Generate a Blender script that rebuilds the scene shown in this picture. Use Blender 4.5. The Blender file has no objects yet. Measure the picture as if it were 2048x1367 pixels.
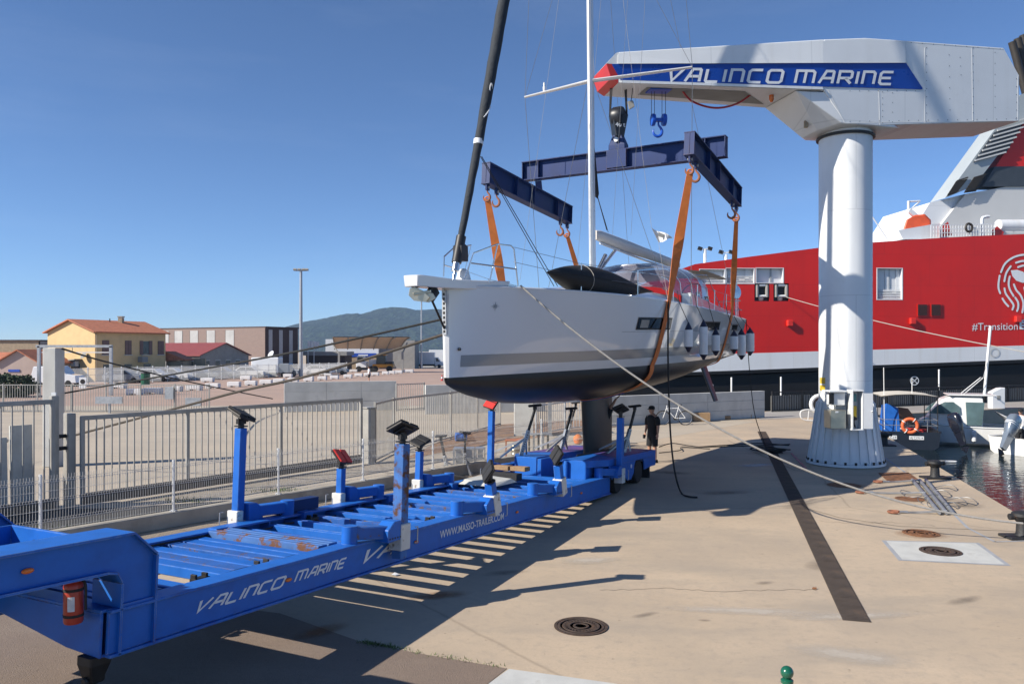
import bpy, bmesh, math, random
from mathutils import Vector as V, Matrix, Euler
R = math.radians
random.seed(7)
SC = bpy.context.scene
COL = SC.collection
# ---------------------------------------------------------------- camera, sky, sun, exposure
F = 1593.0; HOR = 700.0; H = 3.53          # focal length (px of a 2048 px wide picture), horizon row, eye height
cam_d = bpy.data.cameras.new('camera'); cam = bpy.data.objects.new('camera', cam_d); COL.objects.link(cam)
cam.location = (0, 0, H); cam.rotation_euler = (R(90), 0, 0)
cam_d.sensor_width = 36; cam_d.lens = F / 2048 * 36; cam_d.shift_y = (HOR - 683.5) / 2048
cam_d.clip_start = .1; cam_d.clip_end = 20000
SC.camera = cam
SUN_EL = R(34); SUN_TO = V((-.931, -.365))                      # horizontal direction towards the sun
w = bpy.data.worlds.new('World'); SC.world = w; w.use_nodes = True
nt = w.node_tree; bg = nt.nodes['Background']
sky = nt.nodes.new('ShaderNodeTexSky'); sky.sky_type = 'NISHITA'; sky.sun_disc = False
sky.sun_elevation = SUN_EL; sky.sun_rotation = math.atan2(SUN_TO.x, SUN_TO.y)
sky.altitude = 0; sky.air_density = .65; sky.dust_density = .05; sky.ozone_density = 6.5
tcw = nt.nodes.new('ShaderNodeTexCoord'); mpw = nt.nodes.new('ShaderNodeMapping'); mpw.inputs['Scale'].default_value = (1.2, 1.2, 7); mpw.inputs['Rotation'].default_value = (.12, .2, 0); nt.links.new(tcw.outputs['Generated'], mpw.inputs[0])
nzw = nt.nodes.new('ShaderNodeTexNoise'); nzw.inputs['Scale'].default_value = 2.2; nzw.inputs['Detail'].default_value = 8; nzw.inputs['Roughness'].default_value = .6; nt.links.new(mpw.outputs[0], nzw.inputs['Vector'])
mrw = nt.nodes.new('ShaderNodeMapRange'); mrw.inputs[1].default_value = .52; mrw.inputs[2].default_value = .85; mrw.inputs[4].default_value = .05; nt.links.new(nzw.outputs[0], mrw.inputs[0])
mxw = nt.nodes.new('ShaderNodeMix'); mxw.data_type = 'RGBA'; mxw.inputs[7].default_value = (6.5, 7.2, 8, 1); nt.links.new(mrw.outputs[0], mxw.inputs[0]); nt.links.new(sky.outputs[0], mxw.inputs[6])   # faint cirrus
nt.links.new(mxw.outputs[2], bg.inputs[0]); bg.inputs[1].default_value = .108
sl = bpy.data.lights.new('sun', 'SUN'); sl.energy = 5.0; sl.angle = R(.5); sl.color = (1, .93, .82)
so = bpy.data.objects.new('sun', sl); COL.objects.link(so)
sd = V((SUN_TO.x * math.cos(SUN_EL), SUN_TO.y * math.cos(SUN_EL), math.sin(SUN_EL))).normalized()
so.rotation_euler = sd.to_track_quat('Z', 'Y').to_euler(); so.location = (-30, -20, 40)
vs = SC.view_settings
vs.view_transform = 'Standard'; vs.look = 'None'; vs.exposure = 0.48; vs.gamma = 1
SC.cycles.max_bounces = 6; SC.cycles.diffuse_bounces = 1; SC.cycles.transparent_max_bounces = 12; SC.cycles.volume_bounces = 0
# ---------------------------------------------------------------- helpers
def P(px, py, d):                                               # point seen at picture position px,py at depth d
    return V(((px - 1024) / F * d, d, H - (py - HOR) / F * d))
def G(px, py, z=0.0):                                           # point of the level z seen at px,py
    d = (H - z) * F / (py - HOR); return V(((px - 1024) / F * d, d, z))
class MB:
    def __init__(s): s.v = []; s.f = []; s.mi = []
    def add(s, vs_, fs, m=0):
        o = len(s.v); s.v += [V(p) for p in vs_]; s.f += [[i + o for i in f] for f in fs]; s.mi += [m] * len(fs); return s
    def box(s, c, size, M=None, m=0):
        x, y, z = [a / 2 for a in size]; M = M or Matrix(); c = V(c)
        vs_ = [c + (M @ V((sx * x, sy * y, sz * z))) for sz in (-1, 1) for sy in (-1, 1) for sx in (-1, 1)]
        return s.add(vs_, [(0, 2, 3, 1), (4, 5, 7, 6), (0, 1, 5, 4), (2, 6, 7, 3), (0, 4, 6, 2), (1, 3, 7, 5)], m)
    def bx(s, x0, x1, y0, y1, z0, z1, m=0):
        return s.box(((x0 + x1) / 2, (y0 + y1) / 2, (z0 + z1) / 2), (abs(x1 - x0), abs(y1 - y0), abs(z1 - z0)), None, m)
    def beam(s, a, b, w_, h, up=(0, 0, 1), m=0):                # box along a-b, w_ across, h along up
        a = V(a); b = V(b); d = b - a; L = d.length; d.normalize(); up = V(up)
        if abs(d.dot(up)) > .98: up = V((1, 0, 0)) if abs(d.x) < .9 else V((0, 1, 0))
        y = up.cross(d).normalized(); z = d.cross(y)
        M = Matrix((d, y, z)).transposed()
        return s.box((a + b) / 2, (L, w_, h), M, m)
    def tube(s, pts, r, n=8, cap=True, m=0, closed=False):
        pts = [V(p) for p in pts]; N = len(pts); rs = r if isinstance(r, (list, tuple)) else [r] * N
        t0 = (pts[1] - pts[0]).normalized(); u = t0.orthogonal().normalized(); rings = []
        for i in range(N):
            if closed: t = (pts[(i + 1) % N] - pts[i - 1]).normalized()
            else: t = (pts[min(i + 1, N - 1)] - pts[max(i - 1, 0)]).normalized()
            u = (u - t * u.dot(t)); u = u.normalized() if u.length > 1e-6 else t.orthogonal().normalized(); w2 = t.cross(u)
            rings.append([pts[i] + (u * math.cos(2 * math.pi * k / n) + w2 * math.sin(2 * math.pi * k / n)) * rs[i] for k in range(n)])
        if closed: rings.append(rings[0])
        return s.loft(rings, True, cap and not closed, m)
    def loft(s, rings, closed=True, cap=True, m=0):
        n = len(rings[0]); vs_ = [p for r in rings for p in r]; fs = []
        for i in range(len(rings) - 1):
            for k in range(n if closed else n - 1):
                a = i * n + k; b = i * n + (k + 1) % n; fs.append((a, b, b + n, a + n))
        if cap: fs.append(tuple(range(n))[::-1]); fs.append(tuple(range((len(rings) - 1) * n, len(rings) * n)))
        return s.add(vs_, fs, m)
    def prism(s, poly, vec, m=0):
        poly = [V(p) for p in poly]; vec = V(vec); return s.loft([poly, [p + vec for p in poly]], True, True, m)
    def lathe(s, prof, c=(0, 0, 0), axis=(0, 0, 1), n=16, m=0):
        c = V(c); a = V(axis).normalized(); u = a.orthogonal().normalized(); w2 = a.cross(u)
        rings = [[c + a * z + (u * math.cos(2 * math.pi * k / n) + w2 * math.sin(2 * math.pi * k / n)) * max(r, 1e-4) for k in range(n)] for r, z in prof]
        return s.loft(rings, True, True, m)
    def cyl(s, a, b, r, n=12, m=0): return s.tube([a, b], r, n, True, m)
    def ball(s, c, r, n=12, k=8, M=None, m=0):
        c = V(c); r = V(r) if hasattr(r, '__len__') else V((r, r, r)); M = M or Matrix()
        rings = [[c + M @ V((r.x * math.sin(R(180) * j / k) * math.cos(2 * math.pi * i / n), r.y * math.sin(R(180) * j / k) * math.sin(2 * math.pi * i / n), r.z * math.cos(R(180) * j / k))) for i in range(n)] for j in range(k + 1)]
        for q in (0, k): rings[q] = [p + (rings[1 if q == 0 else k - 1][i] - p) * .001 for i, p in enumerate(rings[q])]
        return s.loft(rings, True, True, m)
    def hull(s, pts, m=0):
        bm = bmesh.new(); [bm.verts.new(p) for p in pts]; bmesh.ops.convex_hull(bm, input=bm.verts)
        loose = [v for v in bm.verts if not v.link_faces]; bmesh.ops.delete(bm, geom=loose)
        bm.verts.index_update(); r = s.add([v.co.copy() for v in bm.verts], [[v.index for v in f.verts] for f in bm.faces], m); bm.free(); return r
    def quad(s, a, b, c, d, m=0): return s.add([a, b, c, d], [(0, 1, 2, 3)], m)
    def poly(s, pts, m=0): return s.add(pts, [tuple(range(len(pts)))], m)
    def build(s, name, mats, parent=None, smooth=False, bevel=0, local=False, fix=True, seg=1, kind=None):
        me = bpy.data.meshes.new(name); vs_ = s.v
        if parent is not None and not local:
            Mi = MW[parent.name].inverted(); vs_ = [Mi @ p for p in vs_]
        me.from_pydata([tuple(p) for p in vs_], [], s.f)
        if not isinstance(mats, (list, tuple)): mats = [mats]
        for m in mats: me.materials.append(MATS[m] if isinstance(m, str) else m)
        for p, i in zip(me.polygons, s.mi): p.material_index = i
        bm = bmesh.new(); bm.from_mesh(me)
        if fix: bmesh.ops.recalc_face_normals(bm, faces=bm.faces)
        if smooth:
            ang = R(smooth if smooth is not True else 40)
            for f in bm.faces: f.smooth = True
            for e in bm.edges:
                if len(e.link_faces) == 2 and e.calc_face_angle(0) > ang: e.smooth = False
        bm.to_mesh(me); bm.free()
        o = bpy.data.objects.new(name, me); COL.objects.link(o)
        if parent is not None: o.parent = parent; MW[o.name] = MW[parent.name]
        else: MW[o.name] = Matrix()
        if bevel:
            b = o.modifiers.new('bevel', 'BEVEL'); b.width = bevel; b.segments = seg; b.limit_method = 'ANGLE'; b.angle_limit = R(35)
        if kind: o['kind'] = kind
        return o
MW = {}
def tag(o, label, cat, group=None):
    o['label'] = label; o['category'] = cat
    if group: o['group'] = group
    return o
def thing(name, label, cat, loc=(0, 0, 0), rot=(0, 0, 0), group=None):
    o = bpy.data.objects.new(name, None); COL.objects.link(o); o.empty_display_size = .3
    o.location = loc; o.rotation_euler = rot
    MW[o.name] = Matrix.Translation(V(loc)) @ Euler(rot).to_matrix().to_4x4()
    return tag(o, label, cat, group)
def inst(src, name, parent, loc=(0, 0, 0), rot=(0, 0, 0), scale=(1, 1, 1)):   # another object on the same mesh
    o = bpy.data.objects.new(name, src.data); COL.objects.link(o); o.location = loc; o.rotation_euler = rot; o.scale = scale
    if parent: o.parent = parent; MW[o.name] = MW[parent.name]
    return o
def copy_thing(root, loc, rotz, label):
    r = root.copy(); COL.objects.link(r); r.location = loc; r.rotation_euler = (0, 0, rotz); r['label'] = label
    for ch in list(root.children):
        c = ch.copy(); COL.objects.link(c); c.parent = r
        for g in list(ch.children):
            d = g.copy(); COL.objects.link(d); d.parent = c
    return r
def struct(o): o['kind'] = 'structure'; return o
def lerp(a, b, t): return a + (b - a) * t
def interp(x, xs, ys):
    if x <= xs[0]: return ys[0]
    for i in range(len(xs) - 1):
        if x <= xs[i + 1]: return lerp(ys[i], ys[i + 1], (x - xs[i]) / (xs[i + 1] - xs[i]))
    return ys[-1]
def smoothi(x, xs, ys):                                          # cubic through table (Catmull-Rom)
    if x <= xs[0]: return ys[0]
    if x >= xs[-1]: return ys[-1]
    for i in range(len(xs) - 1):
        if x <= xs[i + 1]:
            h = xs[i + 1] - xs[i]; t = (x - xs[i]) / h
            def sl_(k):
                if k == 0: return (ys[1] - ys[0]) / (xs[1] - xs[0])
                if k == len(xs) - 1: return (ys[-1] - ys[-2]) / (xs[-1] - xs[-2])
                return (ys[k + 1] - ys[k - 1]) / (xs[k + 1] - xs[k - 1])
            m0 = sl_(i) * h; m1 = sl_(i + 1) * h
            return (2*t**3 - 3*t*t + 1) * ys[i] + (t**3 - 2*t*t + t) * m0 + (-2*t**3 + 3*t*t) * ys[i + 1] + (t**3 - t*t) * m1
def catenary(a, b, sag, n=14):
    a = V(a); b = V(b); return [a.lerp(b, i / n) - V((0, 0, sag * 4 * (i / n) * (1 - i / n))) for i in range(n + 1)]
def spline(pts, n=8):
    pts = [V(p) for p in pts]; out = []
    for i in range(len(pts) - 1):
        p0 = pts[max(i - 1, 0)]; p1 = pts[i]; p2 = pts[i + 1]; p3 = pts[min(i + 2, len(pts) - 1)]
        for k in range(n):
            t = k / n; out.append(.5 * ((2 * p1) + (p2 - p0) * t + (2 * p0 - 5 * p1 + 4 * p2 - p3) * t * t + (-p0 + 3 * p1 - 3 * p2 + p3) * t ** 3))
    return out + [pts[-1]]
# ---------------------------------------------------------------- materials
MATS = {}
def mat(name, c, rough=.6, metal=0, var=.12, scale=2.5, bump=0, bscale=60, dirt=None, damt=.4, dscale=1.5, dsharp=.08, coat=0, trans=0, alpha=1, stretch=None, emit=None, detail=5, rvar=.1, ior=None, spec=None):
    m = bpy.data.materials.new(name); m.use_nodes = True; n = m.node_tree.nodes; L = m.node_tree.links; b = n['Principled BSDF']
    tc = n.new('ShaderNodeTexCoord'); src = tc.outputs['Object']
    if stretch:
        mp = n.new('ShaderNodeMapping'); mp.inputs['Scale'].default_value = stretch; L.new(src, mp.inputs[0]); src = mp.outputs[0]
    nz = n.new('ShaderNodeTexNoise'); nz.inputs['Scale'].default_value = scale; nz.inputs['Detail'].default_value = detail; L.new(src, nz.inputs['Vector'])
    rp = n.new('ShaderNodeValToRGB'); rp.color_ramp.elements[0].position = .3; rp.color_ramp.elements[1].position = .7
    rp.color_ramp.elements[0].color = [max(0, x * (1 - var)) for x in c] + [1]; rp.color_ramp.elements[1].color = [min(1, x * (1 + var)) for x in c] + [1]
    L.new(nz.outputs[0], rp.inputs[0]); out = rp.outputs[0]
    if dirt:
        n2 = n.new('ShaderNodeTexNoise'); n2.inputs['Scale'].default_value = dscale; n2.inputs['Detail'].default_value = 9; n2.inputs['Roughness'].default_value = .65; L.new(src, n2.inputs['Vector'])
        r2 = n.new('ShaderNodeValToRGB'); th = .72 - damt * .45
        r2.color_ramp.elements[0].position = th; r2.color_ramp.elements[1].position = th + dsharp; L.new(n2.outputs[0], r2.inputs[0])
        mx = n.new('ShaderNodeMix'); mx.data_type = 'RGBA'; L.new(r2.outputs[0], mx.inputs[0]); L.new(out, mx.inputs[6]); mx.inputs[7].default_value = list(dirt) + [1]; out = mx.outputs[2]
    L.new(out, b.inputs['Base Color'])
    if rvar:
        mr = n.new('ShaderNodeMapRange'); mr.inputs[3].default_value = max(0, rough - rvar); mr.inputs[4].default_value = min(1, rough + rvar); L.new(nz.outputs[0], mr.inputs[0]); L.new(mr.outputs[0], b.inputs['Roughness'])
    else: b.inputs['Roughness'].default_value = rough
    b.inputs['Metallic'].default_value = metal
    if coat: b.inputs['Coat Weight'].default_value = coat; b.inputs['Coat Roughness'].default_value = .08
    if trans: b.inputs['Transmission Weight'].default_value = trans
    if spec is not None: b.inputs['Specular IOR Level'].default_value = spec
    if ior: b.inputs['IOR'].default_value = ior
    if alpha < 1: b.inputs['Alpha'].default_value = alpha
    if emit: b.inputs['Emission Color'].default_value = list(emit[:3]) + [1]; b.inputs['Emission Strength'].default_value = emit[3]
    if bump:
        n3 = n.new('ShaderNodeTexNoise'); n3.inputs['Scale'].default_value = bscale; n3.inputs['Detail'].default_value = 6; L.new(src, n3.inputs['Vector'])
        bp = n.new('ShaderNodeBump'); bp.inputs['Strength'].default_value = bump; bp.inputs['Distance'].default_value = .02; L.new(n3.outputs[0], bp.inputs['Height']); L.new(bp.outputs[0], b.inputs['Normal'])
    MATS[name] = m; return m
def ground_mat(name, c, c2, c3, crack=True, speck=.5, seams=0, bump=.25):
    m = mat(name, c, .9, 0, .1, .35, bump, 120, rvar=.05); n = m.node_tree.nodes; L = m.node_tree.links; b = n['Principled BSDF']
    tc = [x for x in n if x.type == 'TEX_COORD'][0].outputs['Object']; out = b.inputs['Base Color'].links[0].from_socket
    def layer(scale, lo, hi, col, amt, out, stretch=(1, 1, 1), detail=8):
        mp = n.new('ShaderNodeMapping'); mp.inputs['Scale'].default_value = stretch; mp.inputs['Rotation'].default_value = (0, 0, .3); L.new(tc, mp.inputs[0])
        t = n.new('ShaderNodeTexNoise'); t.inputs['Scale'].default_value = scale; t.inputs['Detail'].default_value = detail; t.inputs['Roughness'].default_value = .62; L.new(mp.outputs[0], t.inputs['Vector'])
        r = n.new('ShaderNodeValToRGB'); r.color_ramp.elements[0].position = lo; r.color_ramp.elements[1].position = hi; r.color_ramp.elements[1].color = (amt, amt, amt, 1); L.new(t.outputs[0], r.inputs[0])
        x = n.new('ShaderNodeMix'); x.data_type = 'RGBA'; L.new(r.outputs[0], x.inputs[0]); L.new(out, x.inputs[6]); x.inputs[7].default_value = list(col) + [1]; return x.outputs[2]
    out = layer(.25, .42, .7, c2, .9, out)
    out = layer(.9, .5, .75, c3, .8, out, (.3, 1, 1)); out = layer(7, .5, .72, c2, .55, out)
    out = layer(.6, .62, .85, [x * 1.15 for x in c], .7, out, (.3, 1, 1))
    out = layer(130, .5, .75, [x * .6 for x in c], speck, out, detail=2); out = layer(26, .5, .68, [x * .72 for x in c], .45 * speck, out, detail=3)
    out = layer(2.4, .67, .74, [x * .5 for x in c], .55, out, (.5, 1.6, 1), 10); out = layer(9, .69, .73, [x * .4 for x in c], .6, out, (1, 1, 1), 3)
    if crack:
        vo = n.new('ShaderNodeTexVoronoi'); vo.feature = 'DISTANCE_TO_EDGE'; vo.inputs['Scale'].default_value = .11
        nz = n.new('ShaderNodeTexNoise'); nz.inputs['Scale'].default_value = 1.5; nz.inputs['Detail'].default_value = 6; L.new(tc, nz.inputs['Vector'])
        ad = n.new('ShaderNodeMix'); ad.data_type = 'RGBA'; ad.inputs[0].default_value = .12; L.new(tc, ad.inputs[6]); L.new(nz.outputs[1], ad.inputs[7]); L.new(ad.outputs[2], vo.inputs['Vector'])
        r = n.new('ShaderNodeValToRGB'); r.color_ramp.elements[0].position = 0; r.color_ramp.elements[0].color = (.4, .4, .4, 1); r.color_ramp.elements[1].position = .0016; r.color_ramp.elements[1].color = (0, 0, 0, 1); L.new(vo.outputs[0], r.inputs[0])
        x = n.new('ShaderNodeMix'); x.data_type = 'RGBA'; L.new(r.outputs[0], x.inputs[0]); L.new(out, x.inputs[6]); x.inputs[7].default_value = [c_ * .35 for c_ in c] + [1]; out = x.outputs[2]
    L.new(out, b.inputs['Base Color']); return m
ground_mat('quay_concrete', (.525, .412, .292), (.36, .30, .235), (.33, .285, .23), speck=.75, bump=.22)
ground_mat('yard_concrete', (.47, .40, .31), (.42, .36, .285), (.36, .32, .27))
ground_mat('apron_asphalt', (.25, .185, .14), (.215, .165, .13), (.29, .23, .18), False, .9, bump=.6)
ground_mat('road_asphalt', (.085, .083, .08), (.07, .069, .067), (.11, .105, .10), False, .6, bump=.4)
ground_mat('car_park_paving', (.42, .29, .225), (.37, .27, .22), (.33, .25, .21), False, .3)
ground_mat('pier_concrete', (.36, .34, .31), (.30, .285, .265), (.26, .25, .24), False, .4)
mat('grey_concrete', (.54, .535, .505), .88, 0, .14, 1.2, .3, 30, dirt=(.33, .33, .31), damt=.35, dscale=1.2, dsharp=.3)
mat('kerb_concrete', (.36, .33, .28), .9, 0, .15, 2, .3, 40, dirt=(.22, .2, .17), damt=.4, dscale=1.8, dsharp=.25)
mat('pale_concrete', (.52, .52, .49), .88, 0, .12, 3, .2, 50, dirt=(.36, .35, .32), damt=.35, dscale=3, dsharp=.2)
mat('trailer_blue', (.014, .130, .50), .45, 0, .16, 3, .06, 60, dirt=(.02, .095, .30), damt=.42, dscale=3.0, dsharp=.3, spec=.3)
mat('trailer_worn', (.028, .115, .40), .42, 0, .18, 4, .1, 60, dirt=(.13, .085, .06), damt=.34, dscale=9, dsharp=.06, spec=.3)
mat('rust_post', (.05, .15, .40), .65, 0, .2, 5, .15, 60, dirt=(.10, .045, .024), damt=.47, dscale=4.2, dsharp=.08, spec=.3)
mat('rusty_blue', (.05, .15, .40), .65, 0, .2, 5, .15, 60, dirt=(.15, .062, .028), damt=.42, dscale=4.5, dsharp=.06)
mat('navy_paint', (.006, .025, .115), .5, 0, .15, 2, .05, 40, dirt=(.009, .03, .11), damt=.35, dscale=3, dsharp=.2, spec=.3)
mat('hook_blue', (.012, .09, .50), .4)
mat('black_rubber', (.018, .018, .02), .75, 0, .2, 8, .1, 90)
mat('black_plastic', (.015, .015, .017), .5)
mat('tyre', (.022, .021, .02), .85, 0, .2, 10, .2, 80, dirt=(.09, .08, .07), damt=.3, dscale=6, dsharp=.3)
mat('dark_metal', (.045, .042, .04), .5, .7, .25, 6, .1, 60)
mat('galvanised', (.42, .43, .44), .48, .75, .15, 6, .06, 70)
mat('steel', (.55, .56, .57), .25, .95, .06, 4)
mat('gate_dark', (.15, .13, .11), .7, .1, .2, 3, .1, 60)
mat('gate_metal', (.36, .345, .315), .5, .15, .15, 2, .05, 60, dirt=(.26, .235, .20), damt=.3, dscale=5, dsharp=.2)
mat('aluminium', (.50, .51, .52), .38, .8, .12, 5, .06, 60)
mat('white_paint', (.78, .78, .76), .42, 0, .05, 2, .02, 40)
mat('sleeve_white', (.62, .61, .57), .55, 0, .1, 4, .08, 60, dirt=(.24, .19, .14), damt=.35, dscale=7, dsharp=.1)
mat('crane_white', (.76, .78, .79), .38, 0, .04, .8, .015, 20, dirt=(.62, .63, .63), damt=.3, dscale=1.2, dsharp=.3)
mat('crane_blue', (.006, .055, .34), .3, 0, .05, 1)
mat('crane_red', (.55, .03, .022), .35, 0, .08, 1.5)
mat('block_black', (.012, .015, .022), .4)
mat('gelcoat', (.71, .715, .72), .06, 0, .015, .6, .015, 1.2, rvar=.02, coat=.8)
mat('deck_white', (.74, .74, .72), .5, 0, .04, 3)
mat('hull_stripe', (.33, .34, .345), .16, .25, .03, 1, rvar=.03)
mat('antifouling', (.010, .0105, .012), .42, 0, .25, 1.2, .04, 30, dirt=(.03, .03, .03), damt=.35, dscale=1.3, dsharp=.35)
mat('window_black', (.010, .011, .012), .06, 0, .02, 1, rvar=.02)
mat('sail_black', (.016, .017, .02), .85, 0, .25, 6, .5, 25)
mat('genoa_cover', (.022, .028, .036), .8, 0, .25, 5, .7, 14)
mat('bag_black', (.013, .013, .014), .75, 0, .2, 3, .5, 7)
mat('mast_white', (.72, .73, .74), .25, .25, .03, 2)
mat('boom_cream', (.70, .67, .63), .45, 0, .05, 2, .05, 20)
mat('clear_vinyl', (.20, .205, .27), .12, 0, .08, 2, .15, 4, alpha=.68)
mat('canvas_beige', (.52, .45, .36), .9, 0, .1, 4, .2, 30)
mat('sling_orange', (.66, .18, .035), .75, 0, .14, 4, .3, 70, dirt=(.42, .13, .04), damt=.35, dscale=5, dsharp=.2)
mat('sling_blue', (.015, .05, .30), .8)
mat('rope_grey', (.36, .34, .31), .9, 0, .15, 20, .4, 120)
mat('rope_black', (.018, .018, .018), .85, 0, .2, 20, .3, 120)
mat('rope_brown', (.07, .058, .047), .9, 0, .2, 20, .3, 120)
mat('wire', (.22, .22, .22), .4, .7)
mat('fender_white', (.70, .72, .74), .4, 0, .05, 6)
mat('fender_navy', (.010, .012, .04), .5)
mat('rust', (.20, .085, .035), .9, 0, .35, 7, .4, 40, dirt=(.09, .045, .025), damt=.5, dscale=9, dsharp=.15)
mat('rust_hook', (.26, .10, .055), .75, 0, .3, 9, .3, 50)
mat('cast_iron', (.075, .052, .040), .75, .3, .25, 8, .3, 60, dirt=(.16, .085, .045), damt=.4, dscale=10, dsharp=.2)
mat('grating', (.085, .065, .052), .8, .2, .25, 3, .5, 90, dirt=(.15, .09, .055), damt=.35, dscale=2.5, dsharp=.25)
mat('red_pad', (.62, .028, .022), .6, 0, .12, 8, .1, 60)
mat('extinguisher_red', (.42, .045, .025), .35, 0, .1, 4)
mat('paper', (.62, .64, .68), .8, 0, .2, 12)
mat('amber_lens', (.75, .17, .02), .2, 0, .1, 10)
mat('red_lens', (.5, .03, .02), .2)
mat('letter_white', (.74, .76, .78), .5, 0, .06, 12)
mat('ferry_red', (.60, .014, .009), .42, 0, .08, .25, .05, 1.2, dirt=(.52, .012, .009), damt=.4, dscale=.35, dsharp=.4)
mat('ferry_red_bright', (.72, .03, .02), .4)
mat('ferry_white', (.72, .74, .76), .42, 0, .04, .3, .04, 1.2)
mat('ferry_black', (.005, .005, .006), .6, 0, .3, .4, dirt=(.016, .015, .014), damt=.3, dscale=.6, dsharp=.3)
mat('ferry_grey', (.36, .40, .42), .5, 0, .05, .4)
mat('ferry_light_grey', (.55, .55, .54), .5, 0, .05, .4)
mat('ferry_charcoal', (.045, .055, .068), .5)
mat('louvre_dark', (.03, .024, .018), .6)
mat('lifeboat_orange', (.70, .10, .03), .4)
mat('skin', (.42, .23, .155), .55, 0, .08, 8)
mat('cloth_black', (.012, .012, .013), .9, 0, .2, 10, .3, 30)
mat('cloth_navy', (.016, .017, .02), .9, 0, .2, 10, .3, 30)
mat('cloth_white', (.72, .72, .72), .9, 0, .08, 10, .2, 30)
mat('hair', (.015, .011, .008), .8)
mat('bollard_green', (.008, .10, .055), .25, 0, .1, 6, coat=.4)
mat('bollard_black', (.02, .02, .021), .6, 0, .3, 8, .3, 40, dirt=(.10, .055, .03), damt=.3, dscale=8, dsharp=.2)
mat('house_yellow', (.66, .47, .24), .9, 0, .07, 1.2, .15, 20, dirt=(.55, .40, .22), damt=.3, dscale=.8, dsharp=.3)
mat('stone_tan', (.36, .28, .19), .9, 0, .18, 2.5, .3, 10)
mat('house_pink', (.46, .36, .31), .9, 0, .08, 1)
mat('roof_tile', (.47, .17, .09), .85, 0, .18, 3, .4, 9, stretch=(1, 1, 1))
mat('roof_maroon', (.24, .055, .05), .6, 0, .1, 2)
mat('shutter_brown', (.17, .105, .09), .7)
mat('board_brown', (.24, .175, .15), .75, 0, .12, 1.5, dirt=(.19, .135, .11), damt=.4, dscale=2, dsharp=.3, stretch=(1, 1, 14))
mat('panel_grey', (.42, .42, .41), .6, 0, .1, .7)
mat('dark_brown', (.06, .034, .028), .7)
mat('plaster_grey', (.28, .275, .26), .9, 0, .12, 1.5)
mat('glass_dark', (.03, .04, .05), .08, 0, .1, 1)
mat('glass_tint', (.10, .17, .18), .06, 0, .3, 1.5, alpha=.85)
mat('block_white', (.74, .73, .72), .75, 0, .08, 2, .15, 30, dirt=(.45, .43, .41), damt=.3, dscale=2.5, dsharp=.2)
mat('fence_white', (.72, .72, .71), .55, 0, .04, 3)
mat('mesh_wire', (.55, .54, .52), .45, .3, .1, 10)
mat('sign_blue', (.02, .075, .42), .4)
mat('vehicle_white', (.76, .77, .78), .25, 0, .03, 1, coat=.4)
mat('vehicle_grey', (.30, .32, .34), .25, .3, .03, 1, coat=.4)
mat('machine_yellow', (.62, .27, .02), .45)
mat('bush_leaf', (.03, .05, .022), .8, 0, .5, 4)
mat('weed_leaf', (.08, .12, .03), .8, 0, .4, 9)
mat('bark', (.10, .075, .055), .9)
mat('earth_brown', (.30, .17, .095), .95, 0, .25, 2, .5, 25, dirt=(.22, .12, .07), damt=.5, dscale=2.5, dsharp=.3)
mat('wood_orange', (.42, .13, .045), .7, 0, .2, 6, .2, 30)
mat('timber', (.34, .22, .12), .85, 0, .2, 8, .3, 30, stretch=(1, 6, 6))
mat('keg_metal', (.50, .46, .36), .35, .8, .12, 5)
mat('tarp_blue', (.012, .12, .48), .55, 0, .15, 3, .6, 5)
mat('boat_navy', (.012, .015, .024), .35, 0, .15, 2, coat=.3)
mat('boat_white', (.78, .78, .76), .25, 0, .04, 2, coat=.4)
mat('boat_cream', (.66, .62, .52), .6, 0, .08, 3)
mat('engine_black', (.012, .014, .024), .22, 0, .1, 3, coat=.4)
mat('engine_grey', (.20, .24, .29), .22, .3, .06, 2, coat=.5)
mat('ring_orange', (.75, .15, .05), .5, 0, .08, 5)
mat('red_cloth', (.50, .03, .025), .8, 0, .3, 9, .3, 20)
mat('purple_paint', (.16, .06, .22), .5, 0, .3, 3, dirt=(.03, .10, .40), damt=.5, dscale=2, dsharp=.2)
mat('yellow_sign', (.72, .50, .03), .5)
mat('teal_panel', (.12, .38, .40), .4)
mat('pink_mark', (.50, .20, .22), .8)
mat('sealant_grey', (.33, .34, .36), .8, 0, .12, 4)
mat('hose_red', (.42, .02, .025), .4)

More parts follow.
